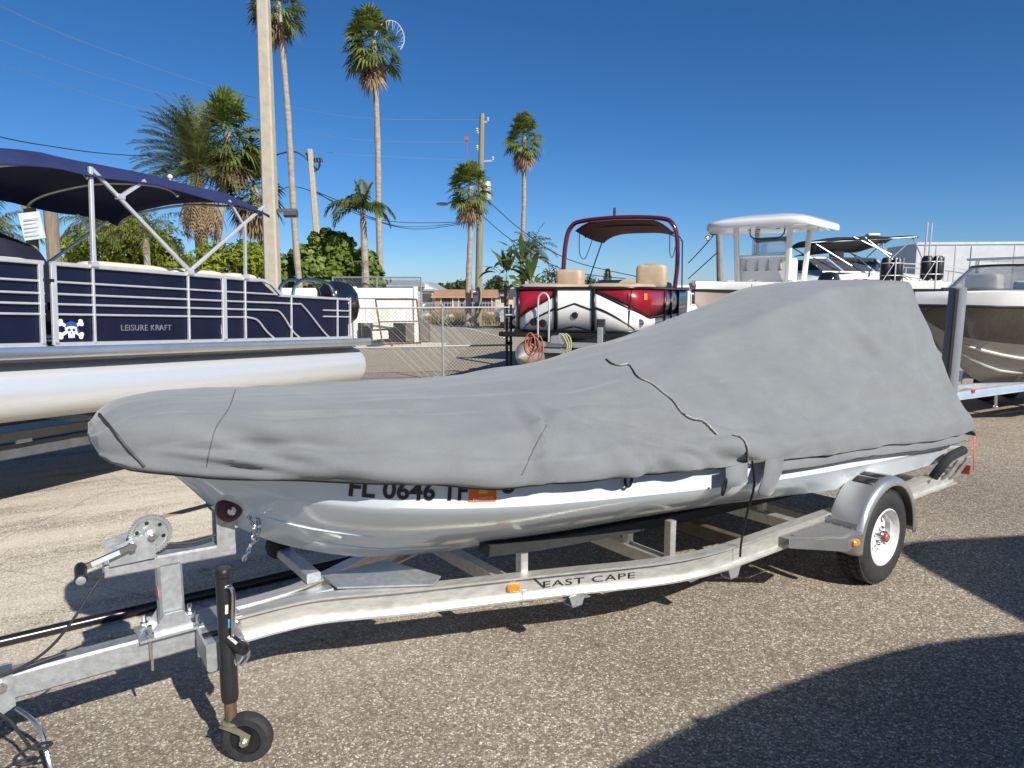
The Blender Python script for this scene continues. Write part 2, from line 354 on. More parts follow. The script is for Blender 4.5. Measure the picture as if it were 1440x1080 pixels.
# transom platform bracket, trim tab, black pad and red strap at the stern
for sd in (1, -1): b = B(); b.bar((-1.30, sd * .55, .60), (-1.62, sd * .55, .56), .5, .02); b.build('trim_tab', stainless, boat)
b = B(); b.bar((-1.30, 0, .45), (-1.30, 0, 1.0), .35, .12, (0, 1, 0)); b.build('motor_bracket', black_plastic, boat)

# ---- the fitted grey cover : x, top z, top half width, gunwale half width, hem z
CV = [(-1.40, 1.985, .46, .965, .83), (-1.2, 1.985, .50, .968, .82), (-.75, 1.965, .47, .968, .84), (-.35, 1.935, .40, .968, .87), (.2, 1.80, .36, .968, .91), (.9, 1.645, .32, .97, .95), (1.56, 1.52, .34, .972, 1.00),
      (2.0, 1.45, .38, .968, 1.045), (2.42, 1.415, .42, .952, 1.075), (2.94, 1.415, .44, .88, 1.105), (3.3, 1.43, .42, .74, 1.15), (3.61, 1.45, .36, .60, 1.18), (3.89, 1.47, .28, .43, 1.205), (4.08, 1.475, .2, .31, 1.225), (4.2, 1.462, .16, .245, 1.243), (4.255, 1.435, .13, .195, 1.262), (4.285, 1.41, .105, .155, 1.28), (4.297, 1.39, .09, .13, 1.29)]
FOLDS = [([(2.52, .60), (2.25, .74), (1.95, .86), (1.75, .93)], .024, .020), ([(2.52, .62), (2.35, .80), (2.2, .95)], .020, .016), ([(2.5, .58), (2.1, .66), (1.7, .78), (1.35, .86)], .032, .016), ([(2.56, .60), (2.68, .80), (2.74, .96)], .018, .010), ([(4.1, .80), (3.85, .86), (3.6, .93)], .022, .014), ([(1.3, .94), (1.55, .90), (1.9, .84)], .025, .013), ([(.9, .80), (.2, .82), (-.6, .80), (-1.2, .83)], .03, .010), ([(-.2, .30), (-.5, .55), (-1.0, .80)], .04, .010), ([(.3, .32), (.0, .55), (-.4, .75)], .05, .010),  # polyline of (x, q), width, height; q runs 0 at the ridge to 1 at the hem of the camera side
    ([(2.62, .50), (2.72, .72), (2.80, .97)], .035, .020), ([(2.55, .55), (2.45, .8), (2.3, .97)], .05, .016), ([(2.62, .52), (2.1, .66), (1.6, .82), (1.3, .9)], .06, .020),
    ([(3.95, .72), (3.6, .66), (3.2, .62), (2.7, .54)], .06, .014), ([(4.0, .86), (3.7, .83), (3.45, .90)], .04, .018), ([(3.85, .93), (3.6, .90), (3.3, .93), (2.95, .9)], .035, .012),
    ([(4.05, .60), (3.85, .72), (3.72, .9)], .05, -.014), ([(3.4, .45), (2.9, .40), (2.3, .44), (1.8, .5)], .07, .012), ([(3.3, .75), (2.9, .74), (2.6, .66)], .06, .012),
    ([(2.0, .8), (1.6, .88), (1.2, .86), (.9, .92)], .045, .017), ([(1.5, .93), (1.2, .95), (.95, .9)], .03, .015), ([(-1.25, .80), (-.7, .70), (-.1, .66), (.6, .72)], .07, .013),
    ([(-1.3, .62), (-.6, .48), (.1, .40)], .08, .012), ([(-1.2, .3), (-1.0, .5), (-.8, .85)], .07, .012), ([(-1.05, .28), (-.5, .5), (.2, .78), (.7, .93)], .06, .011),
    ([(1.0, .3), (1.5, .42), (2.1, .42)], .08, .012), ([(-.45, .28), (.2, .5), (.9, .68)], .09, .010), ([(.95, .62), (.75, .8), (.62, .97)], .05, .012), ([(-1.3, .92), (-.6, .86), (.2, .88), (.7, .84)], .035, .010),
    ([(2.2, .86), (2.05, .93), (1.85, .97)], .03, .014), ([(2.5, .93), (2.3, .95), (2.1, .9)], .03, .012), ([(-.2, .9), (.1, .8), (.5, .74)], .05, .010), ([(-1.36, .5), (-1.3, .75), (-1.2, .95)], .05, .012)]
def fold_disp(x, q, sgn):
    d = 0.
    for pl, wd, amp in FOLDS:
        best = 9.; tb = 0.; n_ = len(pl) - 1
        for i in range(n_):
            ax, aq = pl[i]; bx, bq = pl[i + 1]; ex, eq = bx - ax, (bq - aq) * .9; px, pq = x - ax, (q - aq) * .9
            t = max(0, min(1, (px * ex + pq * eq) / (ex * ex + eq * eq))); dd = math.hypot(px - ex * t, pq - eq * t)
            if dd < best: best = dd; tb = (i + t) / n_
        if best < wd * 3.2:
            u = best / wd; d += amp * (math.exp(-u * u) - .45 * math.exp(-((u - 1.6) / .8)**2)) * math.sin(math.pi * min(1, max(0, .08 + .84 * tb)))
    return d
def cover_half(x):
    zt, wt, gw, hz = (interp(CV, x, k) for k in range(1, 5)); gz = hz + .115 * min(1, max(.12, (4.32 - x) / .25))
    high = max(0, min(1, (zt - gz - .25) / .7))
    P = [(0, zt + .012), (wt * .55, zt + .008), (wt * .9, zt - .004), (wt + .035 * (1 - high) + .01, zt - .03 - .01 * high)]
    for t in (.2, .45, .72, .9):
        y = wt + (gw - wt) * t; z = zt - .02 + (gz + .01 - zt) * t
        z += (.035 * (1 - high) - .045 * high) * math.sin(math.pi * t); y += (.05 * (1 - high)) * math.sin(math.pi * t); P.append((y, z))
    P += [(gw + .012, gz), (gw + .02, gz - (gz - hz) * .55), (gw + .014, hz + .012), (gw - .022 * min(1, gw * 2), hz)]
    c = catmull([(0, y, z) for y, z in P], 6)
    return [(v.y, v.z) for v in c]
NXC = 190; NQ = 72
def resample(P, n):
    L_ = [0]
    for a, b_ in zip(P, P[1:]): L_.append(L_[-1] + math.hypot(b_[0] - a[0], b_[1] - a[1]))
    out = []; j = 0
    for k in range(n + 1):
        s_ = L_[-1] * k / n
        while j < len(P) - 2 and L_[j + 1] < s_: j += 1
        t = (s_ - L_[j]) / max(1e-9, L_[j + 1] - L_[j]); t = max(0, min(1, t)); out.append((P[j][0] + (P[j + 1][0] - P[j][0]) * t, P[j][1] + (P[j + 1][1] - P[j][1]) * t))
    return out
rings = []
for i in range(NXC + 1):
    t = i / NXC; x = -1.40 + (4.297 + 1.40) * (t if t < .8 else .8 + (t - .8) * (1 + (1 - t) * .0)); h = resample(cover_half(x), NQ)
    nose = min(1, .08 + (4.32 - x) / .35); ring = []
    for sgn in (-1, 1):
        row = []
        for k, (y, z) in enumerate(h):
            q = k / NQ; a = h[max(0, k - 1)]; c = h[min(NQ, k + 1)]; ty, tz = c[0] - a[0], c[1] - a[1]; l = math.hypot(ty, tz) or 1; ny, nz = -tz / l, ty / l
            if ny < 0 and q > .3: ny, nz = -ny, -nz
            if q <= .3 and nz < 0: ny, nz = -ny, -nz
            p = Vector((x * 1.3, q * 2.6 + (5 if sgn < 0 else 0), 0))
            d = .014 * noise.noise(p * 1.9) + .007 * noise.noise(Vector((x * 2.2 + q * 3, q * 9 - x * 2.1, 3.3))) + .0035 * noise.noise(Vector((x * 9, q * 16, 7.7)))
            d += 1.7 * fold_disp(x, q, sgn)
            d *= nose * (1 if q < .97 else .5) * min(1, .25 + q * 4)
            pull = .017 * math.sin(x * 13 + 2 * noise.noise(Vector((x * 2, 1, 0)))) * max(0, (q - .86) / .14) * nose
            row.append((x, sgn * (y + ny * d + pull * .5), z + nz * d + (.012 * noise.noise(Vector((x * 3.1, sgn * 4., 0))) if q > .985 else 0)))
        ring += row[::-1] if sgn < 0 else row[1:]
    rings.append(ring)
rear = []     # stern panel: the last outline drawn down to the hem
base = rings[0]; hz0 = .80
for s_ in (1., .86, .68, .5, .32, .16, .05, 0.):
    rear.append([(-1.40 - .02 * (1 - (1 - s_)**3) - .085 * (1 - s_)**1.2 * (1 - .35 * abs(p[1])) , p[1] * (1 + .01 * (1 - s_)), hz0 + (p[2] - hz0) * s_ if s_ < 1 else p[2]) for p in base])
cn = Vector((4.298, 0, 1.345)); nose_r = [[tuple(Vector(p) * (1 - f) + (cn + Vector((o_, 0, 0))) * f) for p in rings[-1]] for f, o_ in ((.12, .012), (.4, .016), (.75, .018), (.99, .018))]
b = B(); b.loft(rear[::-1][:-1] + rings + nose_r)
def fabric():
    m = mat('grey_cover_fabric', (.185, .197, .208), .82, 0, .0, 2.2)
    n = m.node_tree.nodes; L = m.node_tree.links; bs = n['Principled BSDF']; bs.inputs['Sheen Weight'].default_value = .25; bs.inputs['Sheen Roughness'].default_value = .6; bs.inputs['Specular IOR Level'].default_value = .25
    tc = n.new('ShaderNodeTexCoord'); P = tc.outputs['Object']
    def nz(sc, det, ro=.6, st=None):
        v = n.new('ShaderNodeTexNoise'); v.inputs['Scale'].default_value = sc; v.inputs['Detail'].default_value = det; v.inputs['Roughness'].default_value = ro
        if st: mp = n.new('ShaderNodeMapping'); mp.inputs['Scale'].default_value = st; mp.inputs['Rotation'].default_value = (0, R(18), 0); L.new(P, mp.inputs[0]); L.new(mp.outputs[0], v.inputs[0])
        else: L.new(P, v.inputs[0])
        return v.outputs[0]
    def mr(src, a, b_, lo, hi):
        r_ = n.new('ShaderNodeMapRange'); L.new(src, r_.inputs[0]); r_.inputs[1].default_value = a; r_.inputs[2].default_value = b_; r_.inputs[3].default_value = lo; r_.inputs[4].default_value = hi; return r_.outputs[0]
    def mul(a, b_):
        q = n.new('ShaderNodeMath'); q.operation = 'MULTIPLY'; L.new(a, q.inputs[0]); L.new(b_, q.inputs[1]); return q.outputs[0]
    f = mul(mul(mr(nz(2.2, 9, .7), .3, .7, .88, 1.11), mr(nz(7, 8, .7, (.6, 1, 2.5)), .3, .7, .94, 1.06)), mr(nz(420, 2), .3, .7, .90, 1.10))
    # faded crease rubs: thin pale lines drawn out along the boat
    cre = n.new('ShaderNodeTexNoise'); cre.inputs['Scale'].default_value = 2.1; cre.inputs['Detail'].default_value = 2
    mp = n.new('ShaderNodeMapping'); mp.inputs['Scale'].default_value = (.16, 1, 2.6); L.new(P, mp.inputs[0]); L.new(mp.outputs[0], cre.inputs[0])
    ab = n.new('ShaderNodeMath'); ab.operation = 'SUBTRACT'; L.new(cre.outputs[0], ab.inputs[0]); ab.inputs[1].default_value = .5
    ab2 = n.new('ShaderNodeMath'); ab2.operation = 'ABSOLUTE'; L.new(ab.outputs[0], ab2.inputs[0])
    f = mul(f, mr(ab2.outputs[0], 0, .004, 1.05, 1.0))
    rgb = n.new('ShaderNodeMix'); rgb.data_type = 'RGBA'; rgb.blend_type = 'MULTIPLY'; rgb.inputs[0].default_value = 1; rgb.inputs[6].default_value = (.160, .173, .178, 1)
    L.new(f, rgb.inputs[7]); L.new(rgb.outputs[2], bs.inputs['Base Color'])
    bp = n.new('ShaderNodeBump'); bp.inputs['Strength'].default_value = .25; bp.inputs['Distance'].default_value = .012; L.new(nz(11, 6, .6, (.7, 1, 1.6)), bp.inputs['Height'])
    rd = n.new('ShaderNodeTexNoise'); rd.noise_type = 'RIDGED_MULTIFRACTAL'; rd.inputs['Scale'].default_value = 2.4; rd.inputs['Detail'].default_value = 3; rd.inputs['Roughness'].default_value = .4
    mr_ = n.new('ShaderNodeMapping'); mr_.inputs['Scale'].default_value = (.45, 1, 1.5); mr_.inputs['Rotation'].default_value = (0, R(24), 0); L.new(P, mr_.inputs[0]); L.new(mr_.outputs[0], rd.inputs[0])
    b0 = n.new('ShaderNodeBump'); b0.inputs['Strength'].default_value = .32; b0.inputs['Distance'].default_value = .022; L.new(rd.outputs[0], b0.inputs['Height']); L.new(b0.outputs[0], bp.inputs['Normal'])
    b2 = n.new('ShaderNodeBump'); b2.inputs['Strength'].default_value = .3; b2.inputs['Distance'].default_value = .002; L.new(nz(500, 2), b2.inputs['Height']); L.new(bp.outputs[0], b2.inputs['Normal']); L.new(b2.outputs[0], bs.inputs['Normal'])
    return m
fab = fabric()
cover = thing('boat_cover', 'grey fabric cover stretched over the skiff and its raised stern platform', 'boat cover', SK_LOC, SK_RZ)
cov_o = b.build('fabric_shell', fab, cover, smooth=60, solid=.004)
from mathutils.bvhtree import BVHTree
cov_bvh = BVHTree.FromPolygons([Vector(v) for v in b.V], b.F)
def on_cover(x, q, out=.003, side=1):
    h = resample(cover_half(x), NQ); k = q * NQ; i = min(NQ - 1, int(k)); t = k - i
    p = Vector((x, side * (h[i][0] + (h[i + 1][0] - h[i][0]) * t), h[i][1] + (h[i + 1][1] - h[i][1]) * t))
    q_, nrm, _, _ = cov_bvh.find_nearest(p)
    if nrm.dot(Vector((0, side, .6))) < 0: nrm = -nrm
    return q_ + nrm * out
def strip(pts, r, name, m, n=6, par=cover, flat=1.):
    b = B(); b.tube(pts, r, n); return b.build(name, m, par)
thread = mat('seam_thread', (.10, .105, .11), .8, var=.2)
SKM = Matrix.Translation(SK_LOC) @ Matrix.Rotation(SK_RZ, 4, 'Z'); SKI = SKM.inverted(); EYE = SKI @ Vector((0, 0, CAM_H))
def cov_hit(px, py, out=.003):
    "point of the cloth seen at a photograph pixel, lifted off along its normal"
    d = (SKI @ at(px, py, 5.) - EYE).normalized(); h, nrm, _, _ = cov_bvh.ray_cast(EYE, d)
    if h is None: return None
    return h + (nrm if nrm.dot(d) < 0 else -nrm) * out
def seam(pl, name='seam', r=.002, m=thread, out=.0035, par=cover):
    P = [cov_hit(p.x, p.y, out) for p in catmull([(x, y, 0) for x, y in pl], 16)]; P = [p for p in P if p]; return strip(P, r, name, m, par=par)
seam([(331, 549), (322, 575), (305, 600), (297, 625), (291, 656)]); seam([(768, 598), (752, 630), (733, 668)])
zipm = mat('zip_tape', (.045, .047, .05), .6, var=.2); teeth = mat('dull_zip_teeth', (.36, .36, .34), .5, .2)
for ZP in ([(853, 506), (862, 513), (872, 515), (884, 514), (890, 521), (898, 532), (915, 540), (930, 552), (946, 565), (957, 580), (968, 588), (988, 594), (1000, 604), (1007, 611)], [(1030, 613), (1043, 618), (1050, 632), (1051, 654)]):
    z_ = seam(ZP, 'zipper', .0075, zipm, .003); seam(ZP, 'zipper_teeth', .0042, teeth, .0095, z_)
# piping round the bow nose and along the hem
pp = [cov_hit(x, y, .004) for x, y in [(141, 583), (150, 594), (162, 608), (176, 625), (190, 641), (204, 656)]]
strip(catmull([p for p in pp if p], 6), .006, 'piping', mat('piping_black', (.03, .032, .035), .6, var=.2))
for sd in (1, -1):
    strip([on_cover(x, .995, .001, sd) + Vector((0, -.006 * sd, -.004)) for x in np.linspace(-1.38, 4.26, 120)], .0065, 'hem_cord', mat('hem_cord', (.055, .057, .06), .7, var=.3))
# skirt of loose fabric hanging below the hem along the stern half
for sd in (1, -1):
    b = B(); RG = []
    for x in np.linspace(-1.36, 1.28, 70):
        hz = interp(CV, x, 4); gw = interp(CV, x, 3); wv = .010 * noise.noise(Vector((x * 2.2, sd, 0))) + .005 * noise.noise(Vector((x * 7, sd, 4)))
        RG.append([(x, sd * (gw - .022), hz + .012), (x, sd * (gw - .006 + wv), hz - .016), (x, sd * (gw + .002 + wv * 1.6), hz - .040 + wv * .5), (x, sd * (gw - .006 + wv), hz - .056 + wv)])
    b.loft(RG); b.build('skirt', fab, cover, smooth=60, solid=.004)
# strap flaps and hanging tie-down
def flap(pts, name, m=fab, par=cover, th=.006):
    b = B(); b.loft(pts); return b.build(name, m, par, smooth=60, solid=th)
E1 = lambda x, z, o=.0: Vector((x, interp(CV, x, 3) + .018 + o, z))
h9 = interp(CV, 1.55, 4)
flap([[E1(1.66, h9 + .02), E1(1.66, h9 - .05, .004), E1(1.66, h9 - .085, .008)], [E1(1.56, h9 + .02), E1(1.56, h9 - .055, .004), E1(1.56, h9 - .09, .008)], [E1(1.48, h9 + .02), E1(1.48, h9 - .06, .004), E1(1.48, h9 - .085, .006)]], 'strap_pocket')
flap([[E1(1.33, h9 + .02, .01), E1(1.20, h9 + .01, .035)], [E1(1.375, h9 - .06, .03), E1(1.25, h9 - .06, .055)], [E1(1.43, h9 - .135, .04), E1(1.31, h9 - .155, .05)], [E1(1.415, h9 - .16, .04), E1(1.34, h9 - .18, .045)]], 'loose_flap', th=.008)
b = B(); b.tube([E1(1.68, h9 - .03, .01) + Vector((0, .008 * math.cos(a), 0)) + Vector((.012 * math.sin(a) , 0, -.045 + .045 * math.cos(a))) for a in np.linspace(0, 6.28, 14)], .006, 6); b.build('buckle_loop', black_plastic, cover)
b = B(); b.sweep([(-.006, -.002), (.006, -.002), (.006, .002), (-.006, .002)], catmull([E1(1.455, h9 + .03, .012), E1(1.455, h9 - .1, .03), (1.43, .97, .74), (1.38, .915, .60), (1.35, .885, .52), (1.34, .875, .44)], 6), up=(1, 0, 0)); b.build('tie_down_strap', black_plastic, cover)
# ================================================================ the skiff's trailer
tr = thing('boat_trailer', 'aluminium single axle boat trailer lettered EAST CAPE under the covered skiff', 'trailer', SK_LOC, SK_RZ)
RAIL = [(3.88, .055), (3.62, .06), (3.42, .10), (3.1, .245), (2.72, .395), (2.34, .545), (2.0, .69), (1.75, .775), (1.52, .815), (1.3, .825), (.8, .825), (0, .825), (-1.55, .825)]
hI, wI, tI = .062, .036, .006
IP = [(-wI, -hI), (wI, -hI), (wI, -hI + .010), (tI, -hI + .014), (tI, hI - .014), (wI, hI - .010), (wI, hI), (-wI, hI), (-wI, hI - .010), (-tI, hI - .014), (-tI, -hI + .014), (-wI, -hI + .010)]
for sd in (1, -1):
    b = B(); b.sweep(IP, [(p.x, sd * p.y, .44) for p in catmull([(x, y, 0) for x, y in RAIL], 5)]); b.build('frame_rail', alum, tr, smooth=30)
def rail_y(x):
    for (xa, ya), (xb, yb) in zip(RAIL, RAIL[1:]):
        if xb <= x <= xa: return ya + (yb - ya) * (xa - x) / (xa - xb)
    return .825
b = B(); b.bar((4.98, 0, .44), (3.3, 0, .44), .078, .105, ch=.010); b.build('tongue', galv, tr)
# lettering on the near rail web
WD, Wt = words('EAST CAPE', .075, 1.75, spacing=1.08)
def on_rail(x, z): return Vector((x, rail_y(x) + tI + .004, z))
def rail_pt(u, z):  # u metres along the rail from x=2.50 towards the stern
    return on_rail(2.46 - u * .93, z)
lm = mat('black_decal', (.012, .012, .012), .45, var=0)
for (V, F), wd_ in zip(WD, ('EAST', 'CAPE')):
    b = B(); b.add([rail_pt(v[0] / Wt * .50, .425 + v[1] * .62) for v in V], F); lo = b.build('rail_lettering', lm, tr, smooth=0); lo['label'] = 'thin black lettering reading ' + wd_
b = B()
for a, c in (((-.05, .487), (.012, .424)), ((-.03, .487), (.16, .487)), ((.16, .487), (.30, .481)), ((.285, .481), (.32, .495)), ((.30, .495), (.46, .481))):
    p, q = rail_pt(*a), rail_pt(*c); b.bar(p, q, .003, .007, (0, 0, 1))
b.build('rail_logo_line', lm, tr, smooth=0)
def marker(p, nrm):
    b = B(); p = Vector(p); n_ = Vector(nrm).normalized(); t_ = Vector((n_.y, -n_.x, 0))
    pr = []
    for k, (sx, sz, o) in enumerate(((.034, .02, 0), (.034, .02, .010), (.026, .014, .018))):
        pr.append([p + n_ * o + t_ * sx * math.copysign(abs(math.cos(a))**.6, math.cos(a)) + Vector((0, 0, sz * math.copysign(abs(math.sin(a))**.6, math.sin(a)))) for a in np.linspace(0, 2 * math.pi, 17)[:-1]])
    b.loft(pr, closed=True, cap1=True); o = b.build('marker_light', amber, tr); return o
marker((2.60, rail_y(2.60) + .012, .445), (.35, .94, 0))
# cross members and bunks with posts
def cross(x, z=.385): b = B(); b.bar((x, -rail_y(x), z), (x, rail_y(x), z), .075, .075, ch=.006); return b.build('cross_member', alum, tr)
for x in (2.52, 1.63, .45, -1.3): cross(x)
b = B(); b.bar((1.05, -.8, .40), (1.05, .8, .40), .05, .08, ch=.005); b.build('cross_member', mat('dull_brown_steel', (.13, .105, .08), .6, .4, .3, 12), tr)
b = B(); b.bar((0, -.95, .31), (0, .95, .31), .06, .06, ch=.006)
for sd in (1, -1): b.bar((.22, sd * .80, .34), (-.05, sd * .80, .31), .05, .05, ch=.004)
b.build('axle', galv, tr)
def hull_bot(x, y):
    h = hull_half(x)
    for (y0, z0), (y1, z1) in list(zip(h, h[1:]))[5:]:
        if y1 <= y <= y0: return z0 + (z1 - z0) * (y - y0) / (y1 - y0 - 1e-9)
    return h[-1][1]
carpet = mat('bunk_carpet', (.02, .021, .022), .95, 0, .3, 40, .3, 200)
for sd in (1, -1):
    b = B(); pts = [(x, sd * .42, hull_bot(x, .42) - .036) for x in np.linspace(-1.2, 2.75, 14)]
    b.sweep([(-.045, -.03), (.045, -.03), (.045, .024), (-.045, .024)], pts); b.build('bunk', carpet, tr)
    for x in (2.52, 1.63, .45):
        for dy in (.30, .62) if x == 1.63 else (.42,):
            zt_ = hull_bot(x, dy) - .05; b = B(); b.bar((x, sd * dy, .42), (x, sd * dy, zt_), .05, .045, (1, 0, 0), ch=.004); b.build('bunk_post', alum, tr)
# near-V brace, gusset plate, keel-roller arm
b = B(); b.prism([(3.36, .08, .507), (2.98, .32, .507), (2.90, .26, .507), (3.02, -.10, .507), (3.36, -.09, .507)], (0, 0, .008)); b.build('gusset_plate', galv, tr)
b = B(); b.bar((3.42, -.06, .53), (3.42, -.52, .53), .07, .05, ch=.006); b.build('guide_arm', galv, tr)
b = B(); b.lathe([(.0, -.05), (.055, -.05), (.065, -.02), (.065, .02), (.055, .05), (0, .05)], (3.43, -.53, .56), (0, .5, .85), 16); b.build('guide_pad', carpet, tr)
for x in (2.30, 1.36):
    b = B(); y = rail_y(x); b.prism([(x + .055, y - .03, .378), (x - .055, y - .03, .378), (x - .03, y - .03, .315), (x + .03, y - .03, .315)], (0, .006, 0)); b.prism([(x + .055, y + .03, .378), (x - .055, y + .03, .378), (x - .03, y + .03, .315), (x + .03, y + .03, .315)], (0, .006, 0)); b.bar((x, y - .03, .318), (x, y + .036, .318), .06, .006); b.build('tie_down_bracket', galv, tr)
# tongue joint: clamp plates and bolts
b = B(); b.bar((3.98, 0, .50), (3.80, 0, .50), .17, .008); b.bar((3.98, 0, .378), (3.80, 0, .378), .17, .008); b.build('clamp_plate', galv, tr)
b = B(); b.bar((3.96, .058, .44), (3.80, .058, .44), .012, .13); b.build('clamp_plate', galv, tr)
def bolt(p, axis, L=.03, r=.009):
    b = B(); b.lathe([(r * 1.8, 0), (r * 1.8, r * 1.3), (r, r * 1.3), (r, L), (0, L)], p, axis, 6); return b.build('bolt', stainless, tr)
for x, y in ((4.16, .062), (3.98, .062), (4.16, -.062), (3.98, -.062)):
    bolt((x, y, .508), (0, 0, 1), .045); b = B(); b.tube([(x, y, .508), (x, y, .36)], .006, 6); b.build('u_bolt', stainless, tr)
for x, z in ((3.94, .47), (3.94, .41), (3.82, .47), (3.82, .41)): bolt((x, .064, z), (0, 1, 0), .02, .007)
# winch stand
b = B(); b.bar((4.20, 0, .498), (3.94, 0, .498), .16, .010); b.build('stand_base_plate', galv, tr)
b = B()
for sd in (1, -1): b.prism([(4.16, sd * .05, .503), (3.99, sd * .05, .503), (4.03, sd * .05, .58), (4.10, sd * .05, .58)], (0, sd * .006, 0))
b.build('stand_gusset', galv, tr)
b = B(); b.bar((4.065, 0, .503), (4.065, 0, .785), .075, .095, (1, 0, 0), ch=.010); post = b.build('winch_post', galv, tr)
b = B(); b.lathe([(.030, 0), (.030, .002), (0, .002)], (4.1128, .0, .66), (1, 0, 0), 24); b.build('round_sticker', mat('faded_red_sticker', (.5, .16, .12), .6, var=.3, vscale=60), post)
b = B(); b.bar((4.30, 0, .805), (3.80, 0, .79), .075, .055, ch=.008); b.build('stand_arm', galv, tr)
b = B()
for sd in (1, -1): b.bar((3.84, sd * .034, .79), (3.835, sd * .034, .97), .010, .075, (1, 0, 0))
b.build('roller_bracket', galv, tr)
b = B(); b.lathe([(.012, -.105), (.036, -.105), (.054, -.09), (.054, -.06), (.034, -.012), (.034, .012), (.054, .06), (.054, .09), (.036, .105), (.012, .105)], (3.83, 0, .985), (0, 1, 0), 24); ro = b.build('bow_roller', mat('maroon_rubber', (.085, .022, .018), .55, 0, .25, 30), tr)
b = B(); b.lathe([(.018, 0), (.018, .012), (.010, .018), (0, .018)], (3.83, .106, .985), (0, 1, 0), 12); b.build('axle_bolt', stainless, ro)
# winch : side plates, gear wheel with teeth and holes, drum, crank
b = B()
for y in (.052, -.052): b.prism([(4.285, y, .83), (4.12, y, .83), (4.115, y, .915), (4.16, y, .935), (4.285, y, .905)], (0, .005, 0))
b.bar((4.285, 0, .834), (4.11, 0, .834), .095, .005); b.build('winch_frame', galv, tr)
b = B(); gc = Vector((4.13, .036, .925)); N = 44; outer = []
rg = []
for k in range(N * 2):
    a = math.pi * k / N; r_ = .083 if k % 2 else .076; rg.append((a, r_))
b.loft([[gc + Vector((math.cos(a) * r_ * f, o, math.sin(a) * r_ * f)) for a, r_ in rg] for f, o in ((.2, -.004), (1, -.004), (1, .008), (.84, .008), (.78, .001), (.42, .001), (.30, .010), (.12, .012))], closed=True, cap1=True)
gw = b.build('winch_gear', mat('zinc_plate', (.56, .60, .60), .35, .85, .15, 30), tr, smooth=28)
for k in range(6):
    a = k * math.pi / 3 + .3; b = B(); b.lathe([(.008, 0), (.008, .0015), (0, .0015)], gc + Vector((math.cos(a) * .05, .0012, math.sin(a) * .05)), (0, 1, 0), 10); b.build('gear_hole', black_plastic, gw)
b = B(); b.lathe([(.016, 0), (.016, .030), (.009, .030), (.009, .042), (0, .042)], gc + Vector((0, .010, 0)), (0, 1, 0), 6); b.build('gear_nut', stainless, gw)
b = B(); b.lathe([(.06, -.042), (.06, -.038), (.022, -.036), (.022, .016), (.06, .018), (.06, .022)], (4.13, 0, .925), (0, 1, 0), 20); b.build('winch_drum', galv, tr)
hb = Vector((4.205, .085, .905)); he = Vector((4.385, .105, .862)); b = B(); b.bar(hb, he, .008, .026, (0, 0, 1), ch=.003); b.lathe([(.017, -.01), (.017, .012), (0, .012)], hb, (0, 1, 0), 6); cr_ = b.build('crank_arm', stainless, tr)
b = B(); b.bar(hb + (he - hb) * .25 + Vector((0, .006, 0)), hb + (he - hb) * .8 + Vector((0, .006, 0)), .002, .018); b.build('crank_label', mat('grey_label', (.45, .46, .47), .5), cr_)
b = B(); b.lathe([(.0, -.02), (.019, -.02), (.022, .0), (.020, .05), (.022, .092), (.017, .098), (0, .098)], he, (.1, .98, -.12), 16); kn = b.build('crank_grip', black_plastic, tr)
b = B(); b.lathe([(.017, .0985), (.012, .1), (0, .1)], he, (.1, .98, -.12), 16); b.build('grip_cap', galv, kn)
b = B(); b.sweep([(-.025, -.0015), (.025, -.0015), (.025, .0015), (-.025, .0015)], [(4.10, 0, .975), (3.84, 0, 1.0), (3.79, 0, 1.03)]); b.build('winch_strap', mat('faded_strap', (.34, .26, .22), .8, var=.2), tr)
b = B(); b.tube(catmull([(4.08, .02, .87), (3.97, .03, .855), (3.87, .03, .87)], 8), .005, 6); b.build('safety_rope', black_plastic, tr)
def chain(P, name, m, r=.0035, ll=.026, par=tr):
    P = catmull(P, 12); b = B(); acc = 0; flip = 0; last = P[0]
    for p in P[1:]:
        d = (p - last)
        while d.length >= ll * .72:
            dn = d.normalized(); c_ = last + dn * ll * .36; sd = dn.orthogonal().normalized(); sd = sd if flip else dn.cross(sd).normalized(); flip = not flip
            b.tube([c_ + dn * math.cos(a) * ll * .55 + sd * math.sin(a) * ll * .30 for a in np.linspace(0, 2 * math.pi, 11)], r, 5, False); last = last + dn * ll * .72; d = p - last
    return b.build(name, m, par)
chain([(3.755, .05, .965), (3.745, .12, .90), (3.77, .15, .83), (3.80, .14, .77)], 'safety_chain', stainless)
chain([(3.735, .06, .975), (3.72, .11, .92), (3.74, .15, .86), (3.78, .15, .83)], 'safety_chain', stainless)
b = B(); b.tube([(3.79, .02, 1.0), (3.75, .03, 1.0), (3.72, .05, .965), (3.755, .05, .95)], .005, 6); b.build('shackle', black_plastic, tr)
# jack with caster wheel
jx, jy = 3.925, .305
b = B(); b.bar((3.91, .06, .44), (3.92, .265, .44), .15, .12, ch=.01); b.build('jack_bracket', galv, tr)
b = B(); b.box((3.955, .18, .46), (.06, .06, .09), ch=.01); b.box((3.88, .20, .42), (.05, .07, .07), ch=.008); b.build('swivel_block', black_plastic, tr)
b = B(); b.lathe([(.0, .818), (.030, .818), (.036, .81), (.036, .79), (.031, .785), (.031, .42), (.034, .41), (.034, .28), (.031, .265), (.031, .262), (0, .262)], (jx, jy, 0), (0, 0, 1), 24); jk = b.build('jack_tube', black_paint, tr)
b = B(); b.lathe([(.0, .27), (.024, .27), (.024, .18), (.031, .172), (.031, .158), (0, .158)], (jx, jy, 0), (0, 0, 1), 20); b.build('jack_inner_tube', mat('rust_grease_steel', (.15, .10, .06), .5, .4, .45, 22, .2, 90, stretch=(1, 1, .35)), tr)
